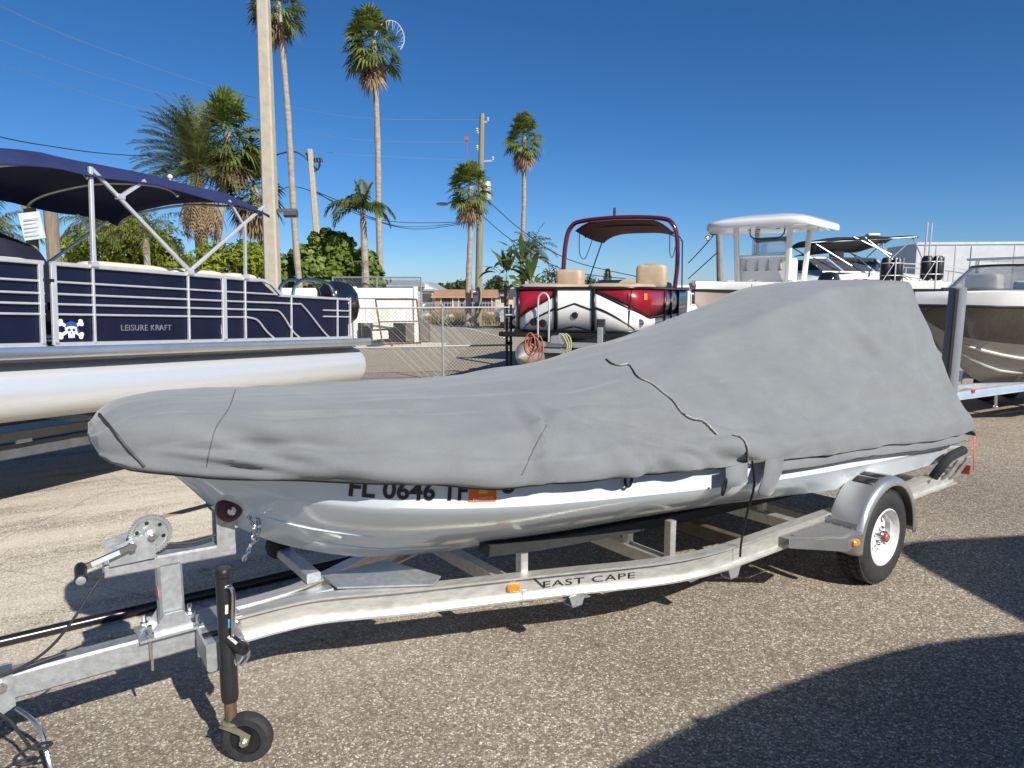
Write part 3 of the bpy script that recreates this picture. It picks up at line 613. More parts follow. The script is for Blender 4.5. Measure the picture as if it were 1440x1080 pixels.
b = B(); b.tube(catmull([(jx + .005, jy + .02, .745), (jx - .01, jy + .052, .755), (jx - .018, jy + .06, .72), (jx - .012, jy + .058, .60), (jx - .01, jy + .05, .555)], 6), .008, 8); b.build('jack_handle', stainless, jk)
for k, (cc, z) in enumerate((((.75, .7, .55), .66), ((.05, .28, .6), .60), ((.55, .08, .05), .635))):
    b = B(); b.bar((jx + .004 - .008 * k, jy + .033, z - .018), (jx + .002 - .008 * k, jy + .033, z + .018), .003, .011, (1, 0, 0)); b.build('warning_sticker', mat('jack_sticker_%d' % k, cc, .5, var=.3, vscale=90), jk)
b = B(); b.lathe([(.0, -.03), (.022, -.03), (.026, .0), (.024, .03), (.012, .032), (.010, .02), (0, .02)], (jx - .035, jy + .055, .50), (-.35, .9, -.1), 16); b.bar((jx, jy + .02, .54), (jx - .035, jy + .05, .50), .04, .035, ch=.008); b.build('jack_pivot_collar', black_paint, jk)
b = B(); b.tube(catmull([(jx - .045, jy - .01, .50), (jx - .075, jy + .0, .48), (jx - .075, jy + .01, .43), (jx - .045, jy + .01, .40)], 6), .008, 8); b.build('pin_handle', stainless, tr)
# fork and caster
wc = Vector((jx - .050, jy + .040, .104)); ad = Vector((.62, .78, 0)).normalized(); fd = Vector((ad.y, -ad.x, 0))
fork = mat('olive_zinc', (.27, .25, .17), .5, .6, .25, 20)
b = B(); b.lathe([(.036, .150), (.040, .172), (.03, .178)], (jx, jy, 0), (0, 0, 1), 16)
for sd in (1, -1):
    o_ = ad * sd * .038; t0 = Vector((jx, jy, .168)) + o_; b.prism([t0 - fd * .036, t0 + fd * .034, wc + o_ + fd * .014 + Vector((0, 0, .03)), wc + o_ + fd * .012 + Vector((0, 0, -.015)), wc + o_ - fd * .016 + Vector((0, 0, -.012)), wc + o_ - fd * .03 + Vector((0, 0, .03))], ad * sd * .005)
b.bar(Vector((jx, jy, .165)) - fd * .036, Vector((jx, jy, .165)) + fd * .034, .08, .006); b.build('caster_fork', fork, tr)
b = B(); b.lathe([(.064, -.028), (.092, -.028), (.101, -.018), (.104, 0), (.101, .018), (.092, .028), (.064, .028)], wc, ad, 32, closed=True); tw = b.build('caster_wheel', rubber, tr)
b = B(); b.lathe([(.062, -.02), (.058, -.006), (.02, -.004), (.018, -.028), (0, -.028)], wc, ad, 24); b.lathe([(.062, .02), (.058, .006), (.02, .004), (.018, .028), (0, .028)], wc, ad, 24)
for k in range(5):
    a = k * 2 * math.pi / 5; dv = fd * math.cos(a) + Vector((0, 0, math.sin(a))); b.bar(wc + dv * .015, wc + dv * .06, .012, .044, ad)
b.build('caster_hub', black_plastic, tw)
bolt(wc + ad * .04, ad, .014, .009)
# road wheels
def road_wheel(sd):
    yo = 1.045; yc = .95; b = B(); ax_ = (0, sd, 0); c_ = (0, sd * yc, .312)
    pr = [(.185, -.085), (.215, -.096), (.262, -.097), (.290, -.086), (.306, -.07), (.312, -.04), (.3135, 0), (.312, .04), (.306, .07), (.290, .086), (.262, .097), (.215, .096), (.185, .085)]
    b.lathe(pr, c_, ax_, 64, closed=True); ty = b.build('tyre', rubber, tr, smooth=40)
    b = B()      # tread blocks between circumferential grooves
    for ring_, (h0, h1) in enumerate(((-.076, -.046), (-.04, -.006), (.006, .04), (.046, .076))):
        n_ = 46
        for k in range(n_):
            a0 = 2 * math.pi * (k + (.25 if ring_ % 2 else 0)) / n_; a1 = a0 + 2 * math.pi / n_ * .82; V_ = []
            for r_ in (.302, .3195 if abs(h0 + h1) < .1 else .3165):
                for a, h in ((a0, h0), (a1, h0), (a1, h1), (a0, h1)): V_.append((math.cos(a) * r_, c_[1] + sd * h, .3195 + math.sin(a) * r_ - .0075))
            b.add(V_, [(4, 5, 6, 7), (0, 1, 5, 4), (1, 2, 6, 5), (2, 3, 7, 6), (3, 0, 4, 7)])
    t2 = b.build('tread', rubber, ty, smooth=0); tag(t2, kind='stuff')
    b = B(); b.lathe([(.190, .088), (.183, .093), (.177, .084), (.173, .06), (.160, .045), (.156, .0), (.152, -.07), (.188, -.085)], c_, ax_, 48, caps=False); rim = b.build('rim', white_wheel, tr)
    b = B()      # spoked disc : eight tapering spokes round a raised hub ring, open windows between
    for k in range(8):
        a = 2 * math.pi * k / 8 + .2; P_ = []
        for r_, w_, h in ((.153, .30, .0), (.135, .20, .012), (.112, .17, .028), (.088, .30, .036)): P_.append([(math.cos(a + w_ * s_) * r_, c_[1] + sd * (h + .008 * (1 - abs(s_))), c_[2] + math.sin(a + w_ * s_) * r_) for s_ in (-1, -.5, 0, .5, 1)])
        b.loft(P_)
    b.lathe([(.154, -.006), (.150, .004), (.142, .002)], c_, ax_, 40, caps=False); b.lathe([(.095, .032), (.085, .042), (.075, .044), (.045, .044), (.04, .036)], c_, ax_, 32, caps=False); b.build('spoke_disc', white_wheel, rim, solid=.004)
    b = B(); b.lathe([(.152, -.04), (.0, -.04)], c_, ax_, 24, caps=False); b.build('brake_plate', black_paint, rim)
    b = B(); b.lathe([(.042, .03), (.04, .075), (.034, .082), (0, .082)], c_, ax_, 20); hb_ = b.build('hub', stainless, rim)
    b = B(); b.lathe([(.03, .08), (.03, .1), (.022, .108), (0, .108)], c_, ax_, 18); b.build('hub_cap', mat('red_hub_cap', (.35, .09, .07), .5, var=.2), hb_)
    for k in range(5):
        a = 2 * math.pi * k / 5 + .4; b = B(); b.lathe([(.012, .04), (.011, .066), (.006, .072), (0, .072)], (math.cos(a) * .06, c_[1], c_[2] + math.sin(a) * .06), ax_, 8); b.build('lug_nut', stainless, rim)
for sd in (1, -1): road_wheel(sd)
# fenders with step pads
fen = mat('fender_aluminium', (.50, .50, .49), .34, .8, .10, 5, .04, 70)
for sd in (1, -1):
    b = B(); RG = []
    for a in np.linspace(R(-4), R(184), 33):
        sec = []
        for y, r_ in ((.848, .37), (.848, .398), (.858, .408), (1.03, .408), (1.055, .402), (1.07, .386), (1.072, .355), (1.064, .348)):
            sec.append((.015 + math.cos(a) * r_ * .97, sd * y, .312 + math.sin(a) * r_))
        RG.append(sec)
    b.loft(RG); fo = b.build('fender', fen, tr, smooth=40, solid=.004)
    b = B()
    for k in range(2):
        b.loft([[(.015 + math.cos(a) * .411 * .97, sd * y, .312 + math.sin(a) * .411) for y in (.885, 1.02)] for a in np.linspace(R(80 + 14 * -k), R(91 + 14 * -k), 5)])
    b.build('non_slip_strip', black_plastic, fo, solid=.003)
    b = B(); b.bar((.425, sd * .93, .43), (.435, sd * 1.03, .43), .003, .03); b.build('fender_label', white_gel, fo)
    b = B(); b.prism([(.44, sd * .845, .452), (.90, sd * .845, .452), (.90, sd * .90, .452), (.62, sd * 1.10, .452), (.44, sd * 1.10, .452)], (0, 0, .006)); st_ = b.build('step_pad', fen, tr)
    b = B(); b.prism([(.90, sd * .90, .45), (.62, sd * 1.10, .45), (.62, sd * 1.10, .375), (.90, sd * .90, .40)], (0, sd * .004, 0)); b.prism([(.62, sd * 1.102, .45), (.44, sd * 1.102, .45), (.44, sd * 1.102, .40), (.62, sd * 1.102, .375)], (0, sd * .004, 0)); b.build('step_skirt', fen, st_)
    b = B(); b.prism([(.47, sd * .87, .459), (.84, sd * .87, .459), (.84, sd * .90, .459), (.61, sd * 1.07, .459), (.47, sd * 1.07, .459)], (0, 0, .003)); b.build('step_grip_tape', mat('grey_grip_tape', (.16, .16, .16), .9, var=.2, vscale=90, bump=.3, bscale=300), st_)
    b = B(); b.bar((.425, sd * .86, .455), (.425, sd * 1.06, .455), .006, .075); b.build('step_flange', fen, st_)
    for yy in (.90, .97, 1.04): o_ = bolt((.43, sd * yy, .462), (1, 0, 0), .012, .007)
    marker((.535, sd * 1.108, .415), (0, sd, 0))
# tail light brackets, rear roller pad and red strap
for sd in (1, -1):
    b = B(); b.bar((-1.36, sd * .86, .46), (-1.36, sd * .94, .62), .012, .10, (1, 0, 0)); b.bar((-1.50, sd * .86, .44), (-1.50, sd * .95, .62), .012, .10, (1, 0, 0)); b.build('light_bracket', alum, tr)
    b = B(); b.bar((-1.55, sd * .88, .50), (-1.57, sd * .88, .50), .12, .07); b.build('tail_light', red_lens, tr)
b = B(); b.tube(catmull([(-1.10, .86, .50), (-1.12, .91, .60), (-1.2, .93, .66), (-1.42, .93, .68)], 6), .035, 10); b.build('rear_guide_pad', carpet, tr)
b = B(); b.loft([[(-1.545, .955, .78), (-1.585, .95, .78)], [(-1.54, .96, .66), (-1.58, .955, .66)], [(-1.55, .965, .52), (-1.575, .96, .50)]]); so = b.build('red_streamer', mat('red_streamer_tape', (.75, .10, .06), .6, var=.1), tr, solid=.003)
# tongue end : folding joint, coupler, wiring
b = B()
for y in (.043, -.043): b.prism([(4.62, y, .37), (4.62, y, .50), (4.78, y, .50), (4.98, y, .44), (4.98, y, .36), (4.72, y, .32)], (0, .007 * (1 if y > 0 else -1), 0))
b.build('hinge_plate', galv, tr)
for x, z in ((4.66, .46), (4.72, .375), (4.86, .40)): bolt((x, .05, z), (0, 1, 0), .02, .012)
b = B(); b.bar((4.62, 0, .498), (4.82, 0, .498), .07, .005); b.build('maker_plate', mat('dark_plate', (.10, .13, .15), .4, .3, .3, 60), tr)
b = B(); b.lathe([(.03, 0), (.05, .03), (.05, .08), (.02, .10), (0, .10)], (5.06, 0, .40), (0, 0, 1), 16); b.bar((4.95, 0, .44), (5.12, 0, .44), .07, .07, ch=.015); b.build('coupler', galv, tr)
b = B(); b.tube(catmull([(4.30, .03, .80), (4.345, .06, .76), (4.42, .075, .66), (4.50, .07, .57), (4.60, .06, .515), (4.74, .06, .50), (4.9, .07, .46)], 8), .0055, 8); b.build('brake_cable', wire_mat, tr)
b = B(); b.tube(catmull([(4.45, .06, .53), (4.6, .055, .51), (4.75, .065, .49), (4.9, .08, .43)], 8), .007, 8); b.build('wiring_harness', wire_mat, tr)
pts = [(4.55 + .004 * k + .045 * math.cos(k * .55), .23 + .035 * math.sin(k * .55), .30 - .0035 * k) for k in range(85)]
b = B(); b.tube([(4.70, .06, .40), (4.64, .14, .36)] + pts, .006, 6); b.build('coiled_breakaway_cable', wire_mat, tr)
b = B(); b.tube(catmull([(4.62, .05, .36), (4.56, .12, .30), (4.54, .2, .2), (4.52, .25, .06), (4.5, .28, .01)], 8), .008, 6); b.build('safety_cable', stainless, tr)
# ================================================================ navy pontoon boat on the left (local x to the stern, y away from the camera side)
NP_LOC = (-3.85, 5.9, 0); NP_RZ = R(66); NP_T = R(2.5)
navy = mat('navy_panel', (.006, .008, .026), .30, 0, .25, 3, .12, 2.5, spec=.4)
navy_fab = mat('navy_canvas', (.012, .019, .085), .75, 0, .2, 4, .2, 300)
cream = mat('cream_vinyl', (.55, .50, .42), .5, 0, .08, 6)
rail_al = mat('anodised_rail', (.66, .67, .68), .36, .55, .08, 8)
np_ = thing('navy_pontoon_boat', 'navy pontoon boat lettered LEISURE KRAFT with skull decal and aluminium tubes', 'pontoon boat', NP_LOC, NP_RZ, tilt=NP_T)
X0 = -5.2; XE = 4.05
def tube_mat():
    m = mat('pontoon_aluminium', (.66, .67, .67), .40, .6, .0)
    n = m.node_tree.nodes; L = m.node_tree.links; bs = n['Principled BSDF']; tc = n.new('ShaderNodeTexCoord')
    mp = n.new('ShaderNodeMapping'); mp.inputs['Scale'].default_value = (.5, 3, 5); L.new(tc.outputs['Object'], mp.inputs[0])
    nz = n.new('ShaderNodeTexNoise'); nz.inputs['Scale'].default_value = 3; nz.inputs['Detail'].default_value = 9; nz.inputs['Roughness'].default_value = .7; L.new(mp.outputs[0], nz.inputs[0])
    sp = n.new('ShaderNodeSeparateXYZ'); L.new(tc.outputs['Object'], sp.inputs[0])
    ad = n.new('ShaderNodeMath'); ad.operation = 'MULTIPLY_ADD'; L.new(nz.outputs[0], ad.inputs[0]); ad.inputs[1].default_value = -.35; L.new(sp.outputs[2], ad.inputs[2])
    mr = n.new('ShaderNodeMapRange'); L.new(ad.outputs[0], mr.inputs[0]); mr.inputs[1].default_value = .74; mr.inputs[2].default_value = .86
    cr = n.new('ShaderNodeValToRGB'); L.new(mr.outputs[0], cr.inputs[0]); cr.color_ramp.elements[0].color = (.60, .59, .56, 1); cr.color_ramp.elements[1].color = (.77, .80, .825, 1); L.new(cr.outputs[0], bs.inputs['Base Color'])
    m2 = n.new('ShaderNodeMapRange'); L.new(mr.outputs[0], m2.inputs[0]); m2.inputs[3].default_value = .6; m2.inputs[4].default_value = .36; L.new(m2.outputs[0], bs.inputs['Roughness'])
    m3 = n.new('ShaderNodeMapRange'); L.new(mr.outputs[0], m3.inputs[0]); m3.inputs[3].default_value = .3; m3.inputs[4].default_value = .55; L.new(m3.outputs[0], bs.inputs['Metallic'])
    bp = n.new('ShaderNodeBump'); bp.inputs['Strength'].default_value = .2; bp.inputs['Distance'].default_value = .01; L.new(nz.outputs[0], bp.inputs['Height']); L.new(bp.outputs[0], bs.inputs['Normal'])
    return m
tm = tube_mat()
for y in (.28, 2.2):
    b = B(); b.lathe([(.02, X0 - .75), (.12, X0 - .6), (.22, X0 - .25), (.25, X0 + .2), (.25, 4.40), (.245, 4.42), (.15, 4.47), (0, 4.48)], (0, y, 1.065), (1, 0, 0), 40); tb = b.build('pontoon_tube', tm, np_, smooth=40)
    b = B(); b.bar((X0, y, 1.325), (4.38, y, 1.325), .10, .05); b.build('tube_bracket', rail_al, tb)
    b = B()
    for x in (-3.5, -1.4, .7, 2.8): b.lathe([(.2508, -.004), (.2518, 0), (.2508, .004)], (x, y, 1.065), (1, 0, 0), 40, caps=False)
    b.build('weld_bead', tm, tb)
b = B(); b.bar((X0, 1.24, 1.405), (4.46, 1.24, 1.405), 2.40, .05); b.build('deck', mat('deck_carpet', (.16, .15, .14), .9), np_)
b = B()
for y in (.0, 2.48): b.sweep([(-.02, -.05), (.02, -.05), (.028, -.03), (.028, .03), (.02, .05), (-.02, .05)], [(X0, y, 1.40), (4.46, y, 1.40)])
b.build('deck_edge_trim', alu_bright, np_)
# fence sections : rails, posts, panels (each its own part)
def rail(pts, r=.013, par=np_, name='rail', m=rail_al): b = B(); b.tube(pts, r, 8); return b.build(name, m, par)
def npanel(x0, x1, z0, z1, y=.022): b = B(); b.bar((x0, y, (z0 + z1) / 2), (x1, y, (z0 + z1) / 2), .006, z1 - z0); return b.build('fence_panel', navy, np_)
TOP = 2.135
secs = [(-2.9, -.10), (-.02, .34), (.34, 1.355), (1.355, 1.80), (1.84, 2.12)]
for y in (.0, 2.48):
    near = y == 0; yy = .022 if near else 2.458
    if near:
        for a, c in secs: npanel(a + .01, c - .01, 1.475, TOP - .01, yy)
    else: npanel(-2.9, 3.9, 1.475, 2.0, yy)
    for z in (1.985, 1.885, 1.80, 1.715) if near else (2.0,):
        rail([(-2.9, y, z), (-.09, y, z)], .010); rail([(-.03, y, z), (2.16, y, z)] if z != 1.985 else [(-.03, y, z), (2.62, y, z)], .010)
    b = B(); b.bar((-2.9, y, TOP), (-.09, y, TOP), .034, .034, ch=.006); b.build('top_rail', rail_al, np_)
    b = B(); b.bar((-.03, y, TOP), (2.40, y, TOP), .034, .034, ch=.006); b.build('top_rail', rail_al, np_)
    b = B(); b.sweep([(-.016, -.016), (.016, -.016), (.016, .016), (-.016, .016)], [(2.40, y, TOP), (2.52, y, TOP - .03), (2.66, y, 2.0), (2.70, y, 1.985)]); b.build('top_rail_drop', rail_al, np_)
    b = B(); b.bar((2.66, y, 1.975), (4.02, y, 1.975), .03, .03, ch=.006); b.build('top_rail', rail_al, np_)
    b = B(); b.bar((X0 + 2.3, y, 1.465), (-.10, y, 1.465), .03, .03); b.build('bottom_rail', rail_al, np_)
    b = B(); b.bar((-.02, y, 1.465), (4.02, y, 1.465), .03, .03); b.build('bottom_rail', rail_al, np_)
    for x, wd in ((-.115, .04), (-.01, .05), (.34, .022), (1.355, .022), (1.82, .06), (2.12, .022), (2.86, .018), (3.74, .018), (4.01, .025)):
        b = B(); b.bar((x, y, 1.46), (x, y, TOP if x < 2.3 else 1.975), wd, .03, (0, 1, 0), ch=.005); b.build('fence_post', rail_al, np_)
b = B(); b.prism([(2.14, .022, 1.475), (4.0, .022, 1.475), (4.0, .022, 1.965), (2.66, .022, 1.965), (2.40, .022, TOP - .02), (2.14, .022, TOP - .02)], (0, .006, 0)); b.build('fence_panel', navy, np_)
# swept rails that bend down to the deck towards the stern
for z, xb, xe in ((1.885, 3.02, 3.56), (1.80, 2.62, 3.0), (1.715, 2.24, 2.56)):
    rail(catmull([(2.16, 0, z), (xb - .1, 0, z), (xb + .06, 0, z - .03), (xe - .12, 0, 1.56), (xe, 0, 1.48)], 6), .011)
for z in (1.80, 1.72): rail([(3.45, 0, z + .02), (4.01, 0, z + .02)], .010)
b = B(); b.box((-.06, -.012, 1.995), (.09, .02, .025), ch=.004); b.build('gate_latch', black_plastic, np_)
# lettering and skull decal
WD, Wt = words('LEISURE KRAFT', .10, 1.0, .004, spacing=1.12)
for (V, F), wd_ in zip(WD, ('LEISURE', 'KRAFT')):
    b = B(); b.add([(.60 + v[0] / Wt * .55, .010 - v[2], 1.575 + v[1] * .78) for v in V], F); lo = b.build('lettering', mat('chrome_letters', (.38, .40, .44), .3, .7, .2, 20), np_, smooth=0); lo['label'] = 'silver lettering reading ' + wd_
sk_w = mat('white_vinyl', (.80, .82, .85), .4, var=.03); sk_b = mat('blue_vinyl', (.03, .07, .32), .4, var=.05)
sx, sz = .135, 1.59
b = B()
for sg in (1, -1):
    dv = Vector((.085, 0, .052 * sg)); c0 = Vector((sx, .016, sz)); b.bar(c0 - dv, c0 + dv, .003, .026)
dec = b.build('crossbones_decal', sk_w, np_, smooth=0)
for sgx in (1, -1):
    for sgz in (1, -1):
        for o_ in (-.013, .013):
            b = B(); b.lathe([(.019, 0), (.019, .0032), (0, .0032)], (sx + .092 * sgx - o_ * .5 * sgx * sgz * .6, .0165, sz + .056 * sgz + o_ * .9), (0, -1, 0), 12); b.build('bone_end', sk_w, dec, smooth=0)
def disc(cx, cz, rx, rz_, y, name, m, par, n=20):
    b = B(); P_ = [(cx + rx * math.cos(a), y, cz + rz_ * math.sin(a)) for a in np.linspace(0, 2 * math.pi, n + 1)[:-1]]; b.prism(P_, (0, .002, 0)); return b.build(name, m, par, smooth=0)
skl = disc(sx, sz + .01, .056, .052, .009, 'skull', sk_w, dec); 
b = B(); b.prism([(sx - .032, .0085, sz - .02), (sx + .032, .0085, sz - .02), (sx + .026, .0085, sz - .075), (sx - .026, .0085, sz - .075)], (0, .002, 0)); b.build('jaw', sk_w, dec, smooth=0)
for q in (-1, 1): disc(sx + q * .021, sz - .006, .014, .013, .006, 'eye_socket', sk_b, dec)
disc(sx, sz - .032, .006, .009, .006, 'nose_hole', sk_b, dec)
b = B(); b.prism([(sx - .057, .006, sz + .018), (sx, .006, sz + .030), (sx + .057, .006, sz + .018), (sx + .045, .006, sz + .052), (sx, .006, sz + .070), (sx - .045, .006, sz + .052)], (0, .002, 0)); b.build('bandana', sk_b, dec, smooth=0)
b = B(); b.prism([(sx + .05, .0055, sz + .03), (sx + .075, .0055, sz - .03), (sx + .06, .0055, sz - .032), (sx + .045, .0055, sz + .012)], (0, .002, 0)); b.build('bandana', sk_b, dec, smooth=0)
for k in range(4): b = B(); b.bar((sx - .018 + .012 * k, .006, sz - .05), (sx - .018 + .012 * k, .006, sz - .072), .003, .002, (0, 1, 0)); b.build('tooth_line', sk_b, dec, smooth=0)
# seats showing above the rail
def pillow(c, s_, name, m, par, rz=0., n=5, pw=.35):
    "rounded cushion"
    b = B(); V_ = []; N_, M_ = 24, 12; c = Vector(c)
    f = lambda v: math.copysign(abs(v)**pw, v)
    for i in range(M_ + 1):
        ph = -math.pi / 2 + math.pi * i / M_
        for j in range(N_):
            th = 2 * math.pi * j / N_; x, y, z = f(math.cos(ph)) * f(math.cos(th)) * s_[0] / 2, f(math.cos(ph)) * f(math.sin(th)) * s_[1] / 2, f(math.sin(ph)) * s_[2] / 2
            V_.append(c + Vector((x * math.cos(rz) - y * math.sin(rz), x * math.sin(rz) + y * math.cos(rz), z)))
    b.add(V_, [(i * N_ + j, i * N_ + (j + 1) % N_, (i + 1) * N_ + (j + 1) % N_, (i + 1) * N_ + j) for i in range(M_) for j in range(N_)]); return b.build(name, m, par, smooth=50)
for a, c in ((.30, 1.25), (1.25, 1.95), (1.95, 2.42)): pillow(((a + c) / 2, .16, 2.02), (c - a, .2, .36), 'seat_back', cream, np_)
for a, c in ((.30, 1.25), (1.25, 2.42)): pillow(((a + c) / 2, 2.32, 1.98), (c - a, .2, .36), 'seat_back', cream, np_)
pillow((1.3, .45, 1.75), (2.1, .55, .25), 'seat_cushion', cream, np_); pillow((-.28, .2, 2.06), (.30, .25, .22), 'seat_back', cream, np_)
b = B()
for x, yh in ((-.75, .42), (-.45, .40), (-.1, .30), (.1, .12)): pass
RG = []
for x, hh, w_ in ((-1.6, .82, .6), (-1.1, .86, .65), (-.55, .80, .65), (-.1, .74, .6), (.30, .62, .5), (.55, .2, .3)):
    RG.append([(x, .95 + w_ * math.cos(a), 1.75 + hh * max(0, math.sin(a))**.7) for a in np.linspace(0, math.pi, 15)])
b.loft(RG, cap0=True, cap1=True); b.build('console_cover', mat('dark_mooring_canvas', (.012, .013, .03), .7, 0, .25, 5, .2, 200), np_, smooth=60)
# chrome boarding handles and outboard
for y, dx in ((.08, 0), (.35, .05)):
    b = B(); b.tube(catmull([(2.98 + dx, y, 1.97), (3.02 + dx, y, 2.10), (3.18 + dx, y, 2.19), (3.55 + dx, y, 2.19), (3.72 + dx, y, 2.12), (3.78 + dx, y, 1.97)], 8), .022, 10); b.build('boarding_handle', stainless, np_)
def outboard(par, x, y, z, sx_=1., s=1., name='outboard_motor'):
    "black outboard, cowl leaning aft; x aft"
    RG = []
    for zz, x0, x1, w_ in ((-.02, -.02, .30, .11), (.06, -.10, .38, .17), (.20, -.13, .42, .19), (.36, -.12, .38, .18), (.46, -.06, .28, .14), (.50, .04, .18, .06)):
        RG.append([(x + sx_ * s * ((x0 + x1) / 2 + (x1 - x0) / 2 * math.copysign(abs(math.cos(a))**.6, math.cos(a))), y + s * w_ * math.copysign(abs(math.sin(a))**.6, math.sin(a)), z + s * zz) for a in np.linspace(0, 2 * math.pi, 25)[:-1]])
    b = B(); b.loft(RG, closed=True, cap0=True, cap1=True); cw = b.build(name + '_cowl', mat('gloss_black_cowl', (.010, .010, .012), .12, 0, .1, 5, coat=.8), par, smooth=45)
    b = B(); RG = []
    for zz, x0, x1, w_ in ((-.02, 0, .26, .09), (-.35, .02, .2, .06), (-.62, .02, .22, .045), (-.70, -.05, .34, .05), (-.78, 0, .22, .03), (-.95, .05, .16, .008)):
        RG.append([(x + sx_ * s * ((x0 + x1) / 2 + (x1 - x0) / 2 * math.cos(a)), y + s * w_ * math.sin(a), z + s * zz) for a in np.linspace(0, 2 * math.pi, 17)[:-1]])
    b.loft(RG, closed=True, cap0=True, cap1=True); b.build(name + '_leg', black_paint, par, smooth=40); return cw
cw = outboard(np_, 4.18, .45, 1.66, s=1.16, name='outboard')
b = B(); V, F = text_mesh('K', .16, 1.1, shear=.25)
b.add([(4.20 + v[0], .45 - .226, 1.90 + v[1]) for v in V], F); b.build('cowl_logo', sk_w, cw, smooth=0)
# ---- bimini top
bm_ = thing('bimini_top', 'navy canvas bimini top on aluminium bows over the pontoon boat', 'bimini top', NP_LOC, NP_RZ, tilt=NP_T)
fd = lambda x: .2 * max(0, .05 - x) + (.05 if x > 2.3 else 0)
b = B(); RG = []; XA, XB = -1.9, 2.46
for i in range(45):
    t = i / 44; x = XA + (XB - XA) * t; sag = .035 * math.sin(math.pi * 3 * t)**2; endd = .10 * max(0, (t - .86) / .14)**2
    ring = []
    for k in range(31):
        q = k / 30; y = -.02 + 2.44 * q; e = min(1, min(q, 1 - q) / .10); crown = .16 * math.sin(math.pi * q)**.8
        zz = 3.03 + crown * .9 - sag * (1 - .5 * e) - endd - (.0 if e >= 1 else .09 * (1 - e)**1.6)
        zz -= fd(x) if x < 1 else 0
        ring.append((x, y - (.03 * (1 - e) if q < .5 else -.03 * (1 - e)), zz + .006 * noise.noise(Vector((x * 3, y * 3, 1)))))
    lowz = 2.955 - sag * 1.5 - endd * .8 - (fd(x) if x < 1 else 0)
    ring = [(x, -.045, lowz), (x, -.052, (lowz + ring[0][2]) / 2)] + ring + [(x, 2.485, (lowz + ring[-1][2]) / 2), (x, 2.478, lowz)]
    RG.append(ring)
b.loft(RG); b.build('canopy', navy_fab, bm_, smooth=55, solid=.004)
def bow(pts, name='bimini_bow', r=.016): b = B(); b.tube(pts, r, 8); return b.build(name, rail_al, bm_)
for y, yi in ((-.01, 1), (2.45, -1)):
    b = B(); b.bar((.345, y, 2.15), (.345, y, 2.99), .034, .034, (1, 0, 0), ch=.005); b.build('support_post', rail_al, bm_)
    b = B(); b.bar((.36, y, 2.97), (1.37, y, 2.17), .034, .034, (0, 1, 0), ch=.005); b.build('diagonal_brace', rail_al, bm_)
    b = B(); b.bar((1.37, y, 2.17), (2.42, y, 2.97), .034, .034, (0, 1, 0), ch=.005); b.build('diagonal_brace', rail_al, bm_)
    b = B(); b.bar((.62, y, 2.78), (.88, y, 2.97), .03, .03, (0, 1, 0)); b.build('short_brace', rail_al, bm_)
    b = B(); b.bar((2.12, y, 2.15), (2.12, y, 2.74), .026, .026, (1, 0, 0)); b.build('support_post', rail_al, bm_)
    b = B(); b.bar((2.10, y, 2.72), (1.90, y, 2.95), .026, .026, (0, 1, 0)); b.build('short_brace', rail_al, bm_)
    for x, z in ((1.37, 2.155), (.345, 2.155), (2.12, 2.155), (.62, 2.78)):
        b = B(); b.box((x, y, z), (.07, .055, .05), ch=.01); b.build('hinge_mount', rail_al, bm_)
for x in (-1.8, -.6, .36, 1.3, 2.43):
    bow(catmull([(x, .05, 2.90 - fd(x)), (x, .16, 2.97 - fd(x)), (x, .5, 3.04 - fd(x)), (x, 1.22, 3.09 - fd(x)), (x, 1.94, 3.04 - fd(x)), (x, 2.28, 2.97 - fd(x)), (x, 2.39, 2.90 - fd(x))], 5), r=.014)
b = B(); b.tube([(2.2, 1.2, 3.14), (2.2, 1.2, 3.30)], .012, 8); b.ball((2.2, 1.2, 3.33), .03); b.build('anchor_light', white_gel, bm_)
# ---- its trailer
nt_ = thing('pontoon_trailer', 'dark steel pontoon trailer beneath the navy boat', 'trailer', NP_LOC, NP_RZ, tilt=0)
drk = mat('dark_painted_steel', (.09, .093, .097), .6, .2, .2, 12)
for y in (.28, 2.2):
    b = B()
    b.bar((-5.5, y, .80), (4.0, y, .62), .09, .06); b.build('tube_bunk', mat('dark_bunk_timber', (.018, .016, .013), .9, 0, .3, 6), nt_)
    b = B(); b.bar((-5.5, y + (.1 if y < 1 else -.1), .66), (4.0, y + (.1 if y < 1 else -.1), .48), .06, .13, ch=.006); b.build('frame_beam', drk, nt_)
for x in (-4.2, -2.0, 1.0, 1.8, 2.8, 3.9):
    b = B(); b.bar((x, .1, .62 - x * .019), (x, 2.4, .62 - x * .019), .06, .08); b.build('cross_member', galv, nt_)
b = B(); b.prism([(-.15, .30, .70), (-.05, .30, .70), (-.03, .30, .63), (-.17, .30, .63)], (0, -.02, 0)); b.build('bracket', galv, nt_)
for x in (2.5, 3.2):
    for y in (.85, 1.65):
        b = B(); b.lathe([(.13, -.08), (.24, -.085), (.265, -.06), (.27, 0), (.265, .06), (.24, .085), (.13, .08)], (x, y, .27), (0, 1, 0), 28, closed=True); wv = b.build('tyre', rubber, nt_)
        b = B(); b.lathe([(.13, -.06), (.12, -.01), (0, -.01)], (x, y, .27), (0, 1, 0), 20); b.lathe([(.13, .06), (.12, .01), (0, .01)], (x, y, .27), (0, 1, 0), 20); b.build('rim', white_wheel, wv)
    b = B(); b.tube([(x, .85, .27), (x, 1.65, .27)], .03, 8); b.bar((x, 1.1, .27), (x, 1.1, .58), .05, .05, (1, 0, 0)); b.bar((x, 1.4, .27), (x, 1.4, .58), .05, .05, (1, 0, 0)); b.build('axle', drk, nt_)
b = B(); b.tube([(-3.2, .3, 0), (-3.2, .3, .66)], .03, 10); b.box((-3.2, .3, .01), (.18, .18, .02)); b.build('stand_jack', galv, nt_)
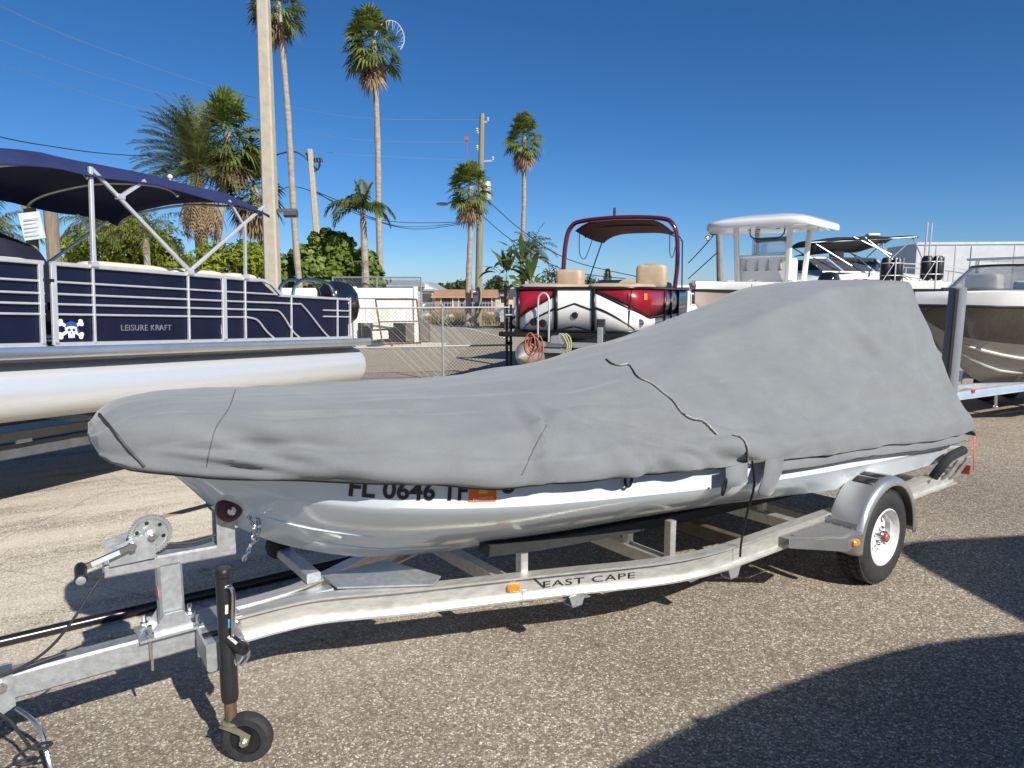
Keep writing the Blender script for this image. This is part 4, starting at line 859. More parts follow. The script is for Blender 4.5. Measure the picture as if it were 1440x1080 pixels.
# ================================================================ red and white pontoon boat (local x from its bow backwards, y to its left in the photo)
RP_LOC = (1.1, 12.6, 0); RP_RZ = R(70)
rp = thing('red_pontoon_boat', 'red and white pontoon boat with a red arched top, bow facing the camera', 'pontoon boat', RP_LOC, RP_RZ)
red_gel = mat('cherry_red_panel', (.27, .008, .022), .32, 0, .1, 2, coat=.2); maroon = mat('maroon_paint', (.085, .006, .018), .18, .1, .1, 3, coat=.7)
wht = mat('white_panel', (.72, .71, .68), .3, 0, .05, 3, coat=.3); blk = mat('black_trim', (.012, .012, .013), .3, 0, .1, 8); tan_v = mat('tan_vinyl', (.44, .335, .225), .55, 0, .12, 8)
PATH = [Vector(p) for p in [(6.4, 1.24, 0), (1.2, 1.24, 0), (.6, 1.235, 0), (.25, 1.19, 0), (.06, 1.05, 0), (0, .85, 0), (0, .3, 0), (0, -.3, 0), (0, -.62, 0), (.05, -.92, 0), (.22, -1.12, 0), (.55, -1.21, 0), (1.0, -1.24, 0), (1.8, -1.25, 0), (6.4, -1.25, 0)]]
PC = catmull(PATH, 8); SL = [0]
for a, c in zip(PC, PC[1:]): SL.append(SL[-1] + (c - a).length)
def ppos(s_, out=0.):
    i = max(j for j in range(len(SL) - 1) if SL[j] <= s_ + 1e-9); t = (s_ - SL[i]) / (SL[i + 1] - SL[i]); p = PC[i].lerp(PC[i + 1], t); d = (PC[min(i + 2, len(PC) - 1)] - PC[max(i - 1, 0)]).normalized()
    return p + Vector((d.y, -d.x, 0)) * out
def s_at_y(y):      # arc length on the front where it passes y (front stretch)
    for j in range(len(PC) - 1):
        if PC[j].x < 1.0 and PC[j].y >= y >= PC[j + 1].y: return SL[j] + (SL[j + 1] - SL[j]) * (PC[j].y - y) / (PC[j].y - PC[j + 1].y + 1e-9)
def band(s0, s1, lo, hi, name, m, out=0., par=rp, n=24, th=.008):
    b = B(); f_lo = lo if callable(lo) else (lambda t: lo); f_hi = hi if callable(hi) else (lambda t: hi); RG = []
    for i in range(n + 1):
        t = i / n; s_ = s0 + (s1 - s0) * t; p = ppos(s_, out); RG.append([(p.x, p.y, f_lo(t)), (p.x, p.y, f_hi(t))])
    b.loft(RG); return b.build(name, m, par, smooth=50, solid=th)
Z0, Z1 = 1.215, 1.95; S = s_at_y
sg0, sg1 = S(.335), S(-.345); SEND = SL[-1]
lerp = lambda a, c, t: a + (c - a) * t
sl = S(1.05); sr2 = SL[[j for j, p in enumerate(PC) if p.y < -1.2 and p.x > 2.2][0]]
# left bow panel: red above, white swoop below
le = lambda t: lerp(1.42, 1.83, t**.9)
band(sl, sg0 - .03, le, Z1, 'red_panel', red_gel); band(sl, sg0 - .03, Z0, le, 'white_panel', wht, .002)
band(sl, sg0 - .03, lambda t: lerp(1.40, 1.81, t**.9), lambda t: lerp(1.425, 1.85, t**.9), 'swoosh_stripe', blk, .008)
band(lerp(sl, sg0, .18), sg0 - .03, lambda t: lerp(1.235, 1.575, t**.7), lambda t: lerp(1.25, 1.62, t**.7), 'swoosh_stripe', blk, .010)
# bow gate
gt = band(sg0 + .02, sg1 - .02, Z0, Z1, 'bow_gate', wht, .004)
for za in (1.595, 1.235):
    zb = za + (.115 if za > 1.4 else .07); w_ = .028
    band(sg0 + .02, (sg0 + sg1) / 2, lambda t: lerp(za, zb, t) - w_, lambda t: lerp(za, zb, t), 'chevron_stripe', blk, .014, gt); band((sg0 + sg1) / 2, sg1 - .02, lambda t: lerp(zb, za, t) - w_, lambda t: lerp(zb, za, t), 'chevron_stripe', blk, .014, gt)
b = B(); b.lathe([(.062, 0), (.062, .02), (.05, .026), (0, .026)], (-.02, -.02, 1.49), (-1, 0, 0), 6); b.build('hexagon_emblem', blk, gt)
# right bow panel
sc_ = SL[[j for j, p in enumerate(PC) if p.y < -1.1 and p.x > .7][0]]
ce = lambda t: 1.90 - .46 * math.sin(min(1, t * (sr2 - sg1) / (sc_ - sg1)) * math.pi / 2)**1.1
band(sg1 + .03, sr2, ce, Z1, 'red_panel', red_gel, 0, n=48); band(sg1 + .03, sr2, Z0, ce, 'white_panel', wht, .002, n=48); band(sg1 + .03, sr2, lambda t: ce(t) - .02, lambda t: ce(t) + .02, 'swoosh_stripe', blk, .010, n=48)
sm = S(-1.05)
band(sg1 + .03, sm, lambda t: lerp(1.60, 1.235, t**1.35), lambda t: lerp(1.64, 1.255, t**1.35), 'swoosh_stripe', blk, .012)
band(sr2, SEND, 1.42, Z1, 'side_panel', maroon, n=12); band(sr2, SEND, Z0, 1.42, 'side_panel', wht, n=12); band(0, sl, Z0, Z1, 'side_panel', maroon, n=30)
band(0, SEND, Z1 - .005, Z1 + .04, 'top_rail', blk, .012, n=110, th=.035); band(0, SEND, Z0 - .03, Z0 + .015, 'bottom_rail', blk, .012, n=110, th=.035)
for s_ in (sl, sg0 - .015, sg0 + .01, sg1 - .01, sg1 + .015, sr2, sr2 + 1.0, sr2 + 2.2): band(s_ - .018, s_ + .018, Z0, Z1, 'fence_post', blk, .016, n=2, th=.03)
p_ = ppos(S(-.99), .016); b = B(); b.bar(p_ + Vector((0, .05, 1.245)), ppos(S(-.80), .016) + Vector((0, -.2, 1.93)), .012, .02); b.build('diagonal_strut', blk, rp)
b = B(); q = [ppos(S(-1.16) if S(-1.16) else sm, .014), ppos((S(-1.16) or sm) + .13, .014)]; b.prism([q[0] + Vector((0, 0, 1.76)), q[1] + Vector((0, 0, 1.76)), q[1] + Vector((0, 0, 1.87)), q[0] + Vector((0, 0, 1.87))], (-.003, -.002, 0)); b.build('registration_decal', mat('orange_decal', (.9, .25, .03), .5, var=.1), rp)
for y, z in ((.75, 1.36), (.58, 1.34), (-1.12, 1.36)):
    s_ = S(y); p_ = ppos(s_, .008); b = B(); b.lathe([(.07, 0), (.07, .012), (.05, .02), (0, .02)], p_ + Vector((0, 0, z)), (-1, 0, 0), 16); b.build('deck_light' if y < 0 else 'speaker', blk if y > 0 else stainless, rp)
# deck, tubes
b = B(); outl = [ppos(s_, .05) for s_ in np.linspace(0, SEND, 60)]; b.prism([(p.x, p.y, 1.09) for p in outl], (0, 0, .095)); b.build('deck', blk, rp)
b = B(); b.bar((-.12, 1.36, 1.14), (-.12, -.75, 1.14), .12, .09, ch=.02); b.build('bow_bumper', blk, rp)
for y in (.85, -.85):
    b = B(); b.lathe([(.02, -.55), (.13, -.35), (.26, .0), (.31, .5), (.32, 1.0), (.32, 6.3), (0, 6.32)], (0, y, .76), (1, 0, 0), 28); b.build('pontoon_tube', mat('dull_pontoon', (.42, .40, .37), .42, .5, .2, 4), rp)
# seats
for y, wd in ((.72, .95), (-.60, 1.0)): pillow((1.5, y, 1.93), (2.6, wd, .26), 'bow_lounge', tan_v, rp)
pillow((2.2, .68, 2.18), (.42, .56, .36), 'seat_back', tan_v, rp); pillow((2.3, -.98, 2.2), (.36, .60, .50), 'seat_back', tan_v, rp); pillow((2.28, -.98, 2.25), (.30, .34, .42), 'headrest', mat('tan_vinyl_dark', (.34, .26, .18), .6), rp)
pillow((5.6, 0, 1.95), (.6, 1.9, .5), 'stern_lounge', tan_v, rp)
# arch, canopy
def archpath(x, w_, zt_, z0_=1.98): return catmull([(x - .15, w_ + .02, z0_), (x - .08, w_ + .05, 2.45), (x, w_ + .02, 3.05), (x + .03, w_ - .09, 3.38), (x + .05, w_ - .36, zt_ - .05), (x + .05, 0, zt_), (x + .05, -w_ + .36, zt_ - .05), (x + .03, -w_ + .09, 3.38), (x, -w_ - .02, 3.05), (x - .08, -w_ - .05, 2.45), (x - .15, -w_ - .02, z0_)], 6)
oval = [(.05 * math.cos(a), .10 * math.sin(a)) for a in np.linspace(0, 2 * math.pi, 13)[:-1]]
b = B(); b.sweep(oval, archpath(3.9, 1.24, 3.56), up=(1, 0, .02)); b.build('arch', maroon, rp, smooth=60)
b = B(); RG = []
for x in np.linspace(3.95, 6.7, 14):
    t = (x - 3.95) / 2.75; RG.append([(x, y * (1 - .04 * t), 3.53 - .24 * abs(y / 1.06)**4 - .05 * math.sin(math.pi * t) - .06 * t - .05 * t * t) for y in np.linspace(-1.06, 1.06, 19)])
b.loft(RG); b.build('canopy', mat('maroon_canvas', (.11, .010, .022), .7, 0, .15, 5), rp, smooth=50, solid=.006)
for x in (4.8, 5.7, 6.66):
    b = B(); b.tube(catmull([(x, 1.04, 3.20), (x, .9, 3.36), (x, .5, 3.44), (x, -.5, 3.44), (x, -.9, 3.36), (x, -1.04, 3.20)], 5), .018, 6); b.build('canopy_bow', blk, rp)
for y in (1.05, -1.05):
    b = B(); b.tube([(6.66, y, 3.2), (5.6, y * 1.14, 2.0)], .016, 6); b.build('canopy_strut', blk, rp); 
    b = B(); b.tube(catmull([(4.3, y, 3.3), (4.35, y, 2.8), (4.9, y, 2.72), (5.7, y, 3.3)], 6), .010, 5); b.build('hanging_strap', blk, rp)
b = B(); b.tube([(3.95, .15, 3.56), (3.95, .15, 3.66)], .03, 10); b.tube([(3.95, .15, 3.66), (3.95, .15, 3.70)], .035, 10); o_ = b.build('light_mast', maroon, rp); b = B(); b.tube([(3.95, .15, 3.70), (3.95, .15, 3.78)], .028, 10); b.build('light_lens', glass_dark, o_)
outboard(rp, 6.45, 0, 1.35, name='outboard')
# bow ladder
b = B(); 
for y in (.30, .46): pass
b.tube(catmull([(-.22, .60, .90), (-.22, .60, 1.70), (-.22, .57, 1.84), (-.22, .50, 1.88), (-.22, .43, 1.84), (-.22, .40, 1.70), (-.22, .40, 1.02)], 6), .016, 8); b.build('boarding_ladder', rail_al, rp)
# ---- trailer of the red pontoon
rt = thing('pontoon_trailer', 'galvanised trailer with winch stand under the red pontoon boat', 'trailer', RP_LOC, RP_RZ)
b = B(); b.bar((-2.0, 0, .45), (5.8, 0, .45), .10, .12, ch=.01); b.build('centre_beam', galv, rt)
b = B(); b.bar((-.9, .42, 1.03), (-.9, -.72, 1.03), .07, .085, ch=.008); b.bar((-.95, .40, .93), (-.95, -.20, .93), .07, .07, ch=.006); b.build('winch_crossbar', galv, rt)
b = B(); b.bar((-.9, -.08, .45), (-.9, -.08, .98), .11, .09, (1, 0, 0), ch=.008); b.build('winch_post', galv, rt)
b = B(); b.bar((-.9, -.68, .99), (-.9, -.68, 1.33), .09, .05, (1, 0, 0), ch=.006); o_ = b.build('bow_stop', galv, rt); b = B(); b.bar((-.84, -.68, 1.22), (-.84, -.68, 1.46), .14, .05, (1, 0, 0), ch=.02); b.build('bow_stop_pad', rubber, o_)
b = B(); b.box((-.92, .05, 1.12), (.16, .16, .12), ch=.02); b.lathe([(.09, 0), (.09, .015), (0, .015)], (-.98, -.06, 1.14), (-1, 0, 0), 18); b.build('winch', galv, rt)
b = B()
for k in range(3): b.tube(catmull([(-.98, -.02 - .05 * k, 1.22), (-1.0, -.10 - .05 * k, 1.16), (-1.0, -.16 - .03 * k, 1.0), (-1.0, -.06 - .05 * k, .85), (-1.0, -.1, .70 - .03 * k)], 6), .014, 6)
b.build('yellow_strap', mat('yellow_webbing', (.38, .37, .19), .8, var=.2), rt)
b = B()
for k in range(5):
    cx, cz = .42 + .06 * math.sin(k * 2.1), 1.12 + .04 * math.cos(k * 1.7); rx, rz_ = .10 + .02 * math.sin(k), .12 + .10 * (k % 3) / 2
    b.tube([(-.99 - .012 * k, cx + rx * math.cos(a), cz - .1 + rz_ * math.sin(a)) for a in np.linspace(0, 2 * math.pi, 19)], .011, 5)
b.tube(catmull([(-1.0, .38, 1.1), (-1.02, .5, .8), (-1.0, .62, .55), (-1.0, .66, .5)], 6), .012, 6); b.tube(catmull([(-1.0, .3, 1.0), (-1.02, .34, .7), (-1.0, .26, .5)], 6), .012, 6)
oc = tag(b.build('extension_cord', mat('orange_cord', (.34, .10, .06), .6, var=.15)), 'orange cord looped in a hank over the red pontoon trailer', 'cord'); oc.location = RP_LOC; oc.rotation_euler = (0, 0, RP_RZ)
for y in (.62, -.62):
    b = B(); b.bar((.3, y, .47), (5.8, y, .47), .07, .10); b.build('frame_beam', galv, rt)
for x in (.5, 2.5, 4.8): b = B(); b.bar((x, -1.0, .40), (x, 1.0, .40), .07, .07); b.build('cross_member', galv, rt)
for x in (3.2, 4.0):
    for y in (.42, -.42):
        b = B(); b.lathe([(.13, -.08), (.22, -.085), (.25, -.06), (.255, 0), (.25, .06), (.22, .085), (.13, .08)], (x, y, .255), (0, 1, 0), 24, closed=True); wv = b.build('tyre', rubber, rt); b = B(); b.lathe([(.13, .06), (.12, .01), (0, .01)], (x, y, .255), (0, 1, 0), 16); b.lathe([(.13, -.06), (.12, -.01), (0, -.01)], (x, y, .255), (0, 1, 0), 16); b.build('rim', white_wheel, wv)
b = B(); b.tube([(-1.6, .0, 0.02), (-1.6, 0, .6)], .035, 10); b.build('stand_jack', galv, rt)

# ================================================================ generic hull : x from bow, gunwale y,z, rub y,z, chine y,z, keel z
def make_hull(par, tab, m_top, m_side, m_bot, split=None, names=('gunwale', 'topside', 'bottom')):
    xs_ = list(np.linspace(tab[0][0], tab[0][0] + .6, 10)) + list(np.linspace(tab[0][0] + .75, tab[-1][0], 22)); T, Sd, Bt = [], [], []
    for x in xs_:
        gy, gz, ry, rz_, cy, cz, zk = (interp(tab, x, k) for k in range(1, 8))
        top = [(max(0, gy - .22 * min(1, gy)), gz + .015), (max(0, gy - .05 * min(1, gy * 3)), gz + .02), (gy, gz), ((gy + ry) / 2 + .012, (gz + rz_) / 2), (ry, rz_)]
        side = [(ry + (cy - ry) * t - .05 * math.sin(math.pi * t) * min(1, cy * 2), rz_ + (cz - rz_) * t) for t in np.linspace(0, 1, 7)]
        bot = [(cy * (1 - t), cz + (zk - cz) * t - .02 * math.sin(math.pi * t)) for t in np.linspace(0, 1, 5)]
        T.append([(x, y, z) for y, z in top]); Sd.append([(x, y, z) for y, z in side]); Bt.append([(x, y, z) for y, z in bot])
    out = []
    for L_, m_, nm in ((T, m_top, names[0]), (Sd, m_side, names[1]), (Bt, m_bot, names[2])):
        b = B()
        for sgn in (1, -1): b.loft([[(p[0], p[1] * sgn, p[2]) for p in r_] for r_ in L_])
        out.append(b.build(nm, m_, par, smooth=40))
    b = B()      # rub rail and transom
    for sgn in (1, -1): b.tube([(x, (interp(tab, x, 3) + .006) * sgn, interp(tab, x, 4)) for x in xs_], .022, 6)
    b.build('rub_rail', black_plastic, par)
    x = tab[-1][0]; gy, gz, ry, rz_, cy, cz, zk = (interp(tab, x, k) for k in range(1, 8)); b = B(); b.prism([(x, gy, gz), (x, ry, rz_), (x, cy, cz), (x, 0, zk), (x, -cy, cz), (x, -ry, rz_), (x, -gy, gz)], (.03, 0, 0)); b.build('transom', m_side, par)
    b = B(); b.loft([[(x, -max(.0, interp(tab, x, 1) - .18), interp(tab, x, 2) - .02), (x, max(.0, interp(tab, x, 1) - .18), interp(tab, x, 2) - .02)] for x in xs_[3:]]); b.build('deck', white_gel, par)
    return out
CC_TAB = [(0, 0, 2.06, 0, 1.93, 0, 1.75, 1.72), (.12, .11, 2.06, .08, 1.93, .03, 1.70, 1.62), (.35, .26, 2.06, .20, 1.925, .08, 1.60, 1.43), (.8, .53, 2.06, .45, 1.92, .22, 1.50, 1.22), (1.6, .90, 2.06, .83, 1.90, .52, 1.36, .98), (2.8, 1.20, 2.06, 1.16, 1.88, .92, 1.22, .84), (4.5, 1.25, 2.05, 1.22, 1.86, 1.08, 1.14, .80), (7.2, 1.22, 2.05, 1.19, 1.85, 1.08, 1.12, .80)]
sand_gel = mat('sand_gelcoat', (.40, .33, .28), .2, 0, .04, 2, coat=.5); ivory = mat('ivory_gelcoat', (.70, .68, .62), .3, 0, .05, 3, coat=.3)
def console_boat(name, label, loc, rz, tx, tlabel):
    "centre console boat with a T-top whose middle stands at local x = tx"
    cb = thing(name, label, 'boat', loc, rz); make_hull(cb, CC_TAB, white_gel, sand_gel, sand_gel)
    # folded seat panel with gussets, console, leaning post
    b = B(); b.bar((tx - .35, -.52, 2.32), (tx - .35, .52, 2.32), .06, .62, ch=.02); fs = b.build('seat_back_panel', ivory, cb)
    b = B(); b.bar((tx - .38, -.55, 2.63), (tx - .38, .55, 2.63), .12, .05, ch=.02); b.build('panel_cap', white_gel, fs)
    for y in (-.36, -.1, .12, .36):
        b = B(); b.prism([(tx - .38, y, 2.56), (tx - .38, y, 2.36), (tx - .44, y - .05, 2.33), (tx - .40, y + .05, 2.33)], (-.02, .012, 0)); b.build('panel_shade_wedge', mat('shadowed_ivory', (.42, .40, .34), .5), fs)  # raised wedges; the darkened ivory paints recess shade into the colour
    b = B(); b.bar((tx + .1, -.40, 2.2), (tx + .1, .40, 2.2), .7, .8, ch=.06); b.build('console', ivory, cb)
    b = B(); RG = [[(tx + .0 - .16 * t, y * (1 - .15 * t), 2.6 + .42 * t) for y in np.linspace(-.42, .42, 9)] for t in np.linspace(0, 1, 4)]; b.loft(RG); ws = b.build('windscreen', mat('clear_acrylic', (.5, .6, .68), .05, 0, 0, trans=.85, alpha=.45), cb, solid=.008)
    b = B(); b.bar((tx - .05, -.32, 2.98), (tx - .05, .32, 2.98), .10, .10, ch=.02); b.build('electronics_box', black_plastic, cb)
    b = B(); b.tube(catmull([(tx - .28, -.36, 3.18), (tx - .3, -.34, 3.06), (tx - .3, -.2, 2.99), (tx - .3, .2, 2.99), (tx - .3, .34, 3.06), (tx - .28, .36, 3.18)], 6), .014, 6); b.build('grab_bar', black_plastic, cb)
    for x in (-.55, .62):
        for y in (-.52, .52):
            b = B(); b.bar((tx + x * .8, y, 2.02), (tx + x, y * 1.08, 3.30), .10, .09, (1, 0, 0), ch=.02); b.build('t_top_leg', ivory, cb)
    RG = []
    for t, sc, dz in ((0, .965, -.125), (0, .99, -.13), (0, 1.0, -.115), (0, 1.0, -.04), (0, .985, .0), (0, .93, .03), (0, .75, .09), (0, .5, .14), (0, .2, .17)):
        RG.append([(tx + 1.0 * sc * math.copysign(abs(math.cos(a))**.36, math.cos(a)), 1.16 * sc * math.copysign(abs(math.sin(a))**.36, math.sin(a)), 3.32 + dz - .05 * abs(math.sin(a))**4 * (1 if dz < .08 else .4)) for a in np.linspace(0, 2 * math.pi, 49)[:-1]])
    b = B(); b.loft(RG, closed=True, cap0=True, cap1=True); tt = b.build('hard_top', white_gel, cb, smooth=50)
    for y in (-.3, .1, .3): b = B(); b.lathe([(.045, 0), (.045, .03), (0, .03)], (tx - .5, y, 3.20), (-.3, 0, -1), 12); b.build('spreader_light', black_plastic, tt)
    b = B(); b.lathe([(.05, 0), (.06, .03), (.05, .10), (0, .11)], (tx - .85, .98, 3.02), (-.8, .5, -.1), 14); b.build('flood_light', stainless, tt)
    for x in (1.2, 2.0, 5.5):
        for sgn in (1, -1): b = B(); y = interp(CC_TAB, x, 1); b.bar((x - .1, sgn * (y - .1), 2.10), (x + .1, sgn * (y - .1), 2.10), .03, .025, ch=.01); b.build('cleat', stainless, cb)
    b = B(); b.lathe([(.05, 0), (.05, .01), (0, .01)], (.75, -.70, 1.99), (.3, -1, 0), 14); b.build('hull_vent', maroon, cb)
    outboard(cb, 7.25, 0, 1.75, s=1.3, name='outboard')
    return cb
def simple_trailer(label, loc, rz, L0, L1, w_, z, m=galv, wheels=(4.2, 5.0)):
    t_ = thing('boat_trailer', label, 'trailer', loc, rz)
    for sgn in (1, -1):
        b = B(); b.sweep([(-.035, -.06), (.035, -.06), (.035, .06), (-.035, .06)], [(L0, sgn * .06, z - .02), (L0 + 1.3, sgn * .10, z - .02), (L0 + 2.6, sgn * w_, z), (L1, sgn * w_, z)]); b.build('frame_rail', m, t_)
        b = B(); b.bar((L0 + 2.2, sgn * w_ * .6, z + .18), (L1, sgn * w_ * .6, z + .18), .10, .07); b.build('bunk', carpet, t_)
        for x in wheels:
            b = B(); y = sgn * (w_ + .22); b.lathe([(.16, -.09), (.26, -.1), (.31, -.07), (.32, 0), (.31, .07), (.26, .1), (.16, .09)], (x, y, .32), (0, 1, 0), 28, closed=True); wv = b.build('tyre', rubber, t_)
            b = B(); b.lathe([(.165, .08), (.15, .03), (.05, .02), (0, .05)], (x, y, .32), (0, sgn, 0), 20); b.build('rim', white_wheel, wv)
        b = B(); b.loft([[(wheels[0] - .42 + dx, sgn * (w_ + .08), zz), (wheels[0] - .42 + dx, sgn * (w_ + .36), zz)] for dx, zz in ((0, .5), (.12, .68), (.4, .72), (wheels[1] - wheels[0] + .4, .72), (wheels[1] - wheels[0] + .7, .68), (wheels[1] - wheels[0] + .84, .5))]); b.build('fender', m, t_, solid=.006)
    for x in (L0 + 2.6, (L0 + L1) / 2 + 1, L1 - .2):
        b = B(); b.bar((x, -w_, z), (x, w_, z), .06, .08); b.build('cross_member', m, t_)
        for sgn in (1, -1): b = B(); b.bar((x, sgn * w_ * .6, z), (x, sgn * w_ * .6, z + .16), .06, .06, (1, 0, 0)); b.build('bunk_post', m, t_)
    b = B()
    for x in wheels: b.tube([(x, -w_ - .15, .32), (x, w_ + .15, .32)], .035, 8)
    b.build('axle', m, t_)
    b = B(); b.bar((L0 + .9, 0, z), (L0 + 1.05, 0, 1.25), .08, .08, (1, 0, 0)); b.build('winch_post', m, t_)
    b = B(); b.tube([(L0 + .4, .14, .05), (L0 + .4, .14, .75)], .035, 10); b.lathe([(0, -.03), (.08, -.03), (.09, 0), (.08, .03), (0, .03)], (L0 + .4, .14, .09), (0, 1, 0), 16); b.build('jack', m, t_)
    return t_
CCR = R(49.46)
console_boat('centre_console_boat', 'white centre console boat with a sand hull and hard T-top behind the red pontoon', (3.2, 12.5, 0), CCR, 3.45, '')
simple_trailer('galvanised trailer under the sand hulled centre console boat', (3.2, 12.5, 0), CCR, -.9, 7.0, .85, .52)
# neighbour in the next bay, just outside the picture on the right: its shadow falls across the asphalt
console_boat('centre_console_boat', 'parked centre console boat to the right of the camera whose shadow crosses the asphalt', (1.62, -.22, 0), R(8), 5.2, '')
simple_trailer('trailer under the parked boat to the right of the camera', (1.62, -.22, 0), R(8), -.9, 7.0, .85, .52)

# ================================================================ brown bowrider on the right
BR_LOC = (5.4, 9.5, 0); BR_RZ = R(30)
br = thing('bowrider_boat', 'bowrider with dark brown topsides, beige bottom and raked windscreen at right edge', 'boat', BR_LOC, BR_RZ)
brown = mat('dark_brown_gelcoat', (.028, .025, .022), .12, 0, .1, 2, coat=.8); beige = mat('beige_gelcoat', (.27, .255, .23), .25, 0, .06, 3, coat=.4)
BR_TAB = [(-.08, 0, 1.88, 0, 1.72, 0, 1.66, 1.64), (.15, .50, 1.89, .42, 1.715, .07, 1.50, 1.44), (.5, .86, 1.90, .78, 1.705, .20, 1.33, 1.20), (1.1, 1.08, 1.90, 1.02, 1.69, .46, 1.22, .86), (1.8, 1.17, 1.90, 1.13, 1.68, .70, 1.16, .57), (3.0, 1.22, 1.89, 1.19, 1.66, .95, 1.10, .48), (6.2, 1.22, 1.86, 1.19, 1.62, 1.08, 1.02, .48)]
make_hull(br, BR_TAB, white_gel, brown, beige)
b = B()
for fr in (.38, .72):
    for sgn in (1, -1):
        pts = [(x, sgn * interp(BR_TAB, x, 5) * fr, interp(BR_TAB, x, 6) * fr + interp(BR_TAB, x, 7) * (1 - fr) - .028) for x in np.linspace(.75, 5.5, 16)]; b.tube(pts, [.004] + [.022] * 14 + [.01], 5)
b.build('bottom_strake', mat('pale_strake', (.62, .60, .55), .3), br)
b = B(); b.lathe([(.06, 0), (.06, .012), (.035, .02), (0, .02)], (1.05, -1.01, 1.60), (.2, -1, -.15), 18); b.build('bow_eye_light', stainless, br)
RG = [[(1.45 + .55 * (1 - math.sin(a)) * 0 + .5 * t + (1 - abs(math.sin(a))) * .0 + .9 * (abs(math.cos(a))**2), .98 * math.cos(a) * (1 - .12 * t), 1.92 + .36 * t) for a in np.linspace(0, math.pi, 21)] for t in (0, .5, 1)]
b = B(); b.loft(RG); wsx = b.build('windscreen', mat('smoked_acrylic', (.28, .30, .31), .05, 0, 0, trans=.8, alpha=.5), br, smooth=50, solid=.008)
b = B(); b.tube(RG[2], .02, 8); b.build('windscreen_rail', black_paint, wsx)
b = B(); b.tube(RG[0], .016, 8); b.build('windscreen_base', stainless, wsx)
for k in (6, 14):
    b = B(); b.bar(RG[0][k], RG[2][k], .05, .02, (0, 1, 0)); b.build('windscreen_post', stainless, wsx)
b = B(); b.loft([[(.55, .45, 1.925), (.55, -.45, 1.925)], [(1.7, .78, 1.925), (1.7, -.78, 1.925)]]); b.build('bow_well', mat('dark_bow_cushion', (.05, .048, .045), .6, 0, .15, 6), br, solid=.03)
pillow((2.55, -.55, 1.98), (.25, .5, .42), 'seat_back', white_gel, br); pillow((2.6, .5, 1.98), (.25, .5, .42), 'seat_back', white_gel, br); pillow((1.55, -.60, 1.97), (.2, .34, .16), 'bow_cushion', white_gel, br)
b = B(); b.bar((.18, -.2, 1.935), (.42, -.32, 1.935), .05, .04, ch=.01); b.build('bow_cleat', black_plastic, br)
b = B(); b.tube(catmull([(1.2, -1.0, 1.93), (1.4, -1.04, 1.99), (1.9, -1.08, 1.99), (2.1, -1.10, 1.93)], 6), .012, 6); b.build('grab_rail', stainless, br)
b = B(); b.bar((2.9, 0, 2.42), (5.0, 0, 2.42), 1.9, .04, ch=.01); b.build('tower_top', white_gel, br)
for y in (-.98, .98): b = B(); b.tube(catmull([(3.5, y, 1.92), (3.3, y, 2.2), (3.2, y * .95, 2.42)], 5), .03, 8); b.build('tower_leg', stainless, br)
bt = simple_trailer('pale blue trimmed trailer under the brown bowrider', BR_LOC, BR_RZ, .02, 6.0, .75, .56, mat('trailer_silver', (.55, .58, .62), .35, .6, .1, 6), (3.9, 4.7))
b = B(); b.bar((.05, -.52, .56), (6.0, -.52, .56), .05, .11); o_ = b.build('side_rail', mat('rail_silver', (.60, .60, .58), .4, .5, .1, 6), bt); b = B(); b.bar((.08, -.549, .565), (6.0, -.549, .565), .004, .05); b.build('blue_stripe', mat('sky_blue_stripe', (.25, .40, .72), .35, var=.05), o_)
b = B(); b.box((.45, -.555, .60), (.06, .02, .05), ch=.008); b.build('marker_light', red_lens, o_)
b = B(); b.bar((.05, -.52, .56), (1.6, .0, .50), .05, .08); b.build('frame_brace', galv, bt)
b = B(); b.tube([(1.1, -.52, .50), (1.12, -.52, .36)], .02, 6); b.ball((1.12, -.52, .33), .035); b.build('hanging_shackle', stainless, bt)
pst = at(1337, 480, 8.6)
gp = thing('guide_post', 'grey foam wrapped guide post standing in front of the brown bowrider', 'post', (pst.x, 8.6, 0))
b = B(); b.lathe([(.0, 1.955), (.075, 1.955), (.092, 1.945), (.096, 1.9), (.10, .35), (.0, .35)], (0, 0, 0), (.02, 0, 1), 20); b.build('foam_sleeve', mat('grey_foam', (.17, .185, .20), .8, 0, .15, 6, .15, 60, stretch=(3, 3, .5)), gp)
b = B(); b.bar((-.045, -.075, .4), (-.025, -.088, 1.93), .02, .035, (1, 0, 0)); b.build('sleeve_slit', black_plastic, gp)
b = B(); b.tube([(0, 0, 0), (0, 0, .4)], .03, 10); b.box((0, 0, .02), (.3, .3, .04), ch=.006); b.build('steel_core', galv, gp)

# ================================================================ white cruiser behind
CR_LOC = tuple(at(1292, 400, 20.5).xy) + (0,); CR_RZ = R(172)
cz_ = thing('cabin_cruiser', 'white cabin cruiser with a black canvas top and curved windscreen', 'boat', CR_LOC, CR_RZ)
CR_TAB = [(-1.6, 0, 2.10, 0, 1.95, 0, 1.7, 1.65), (-1.0, .6, 2.12, .5, 1.95, .2, 1.5, 1.3), (0, 1.05, 2.18, .98, 1.96, .6, 1.35, 1.0), (1.5, 1.3, 2.22, 1.25, 1.96, 1.0, 1.2, .85), (5.5, 1.3, 2.2, 1.25, 1.94, 1.1, 1.15, .8)]
make_hull(cz_, CR_TAB, white_gel, white_gel, white_gel)
b = B(); RG = []
for x, w_, z in ((-.6, .3, 2.22), (0, .7, 2.36), (.9, 1.0, 2.47), (2.0, 1.12, 2.50), (3.6, 1.15, 2.50)): RG.append([(x, w_ * y, z - .28 * abs(y)**3) for y in np.linspace(-1, 1, 13)])
b.loft(RG); b.build('cabin_deck', white_gel, cz_, smooth=50, solid=.02)
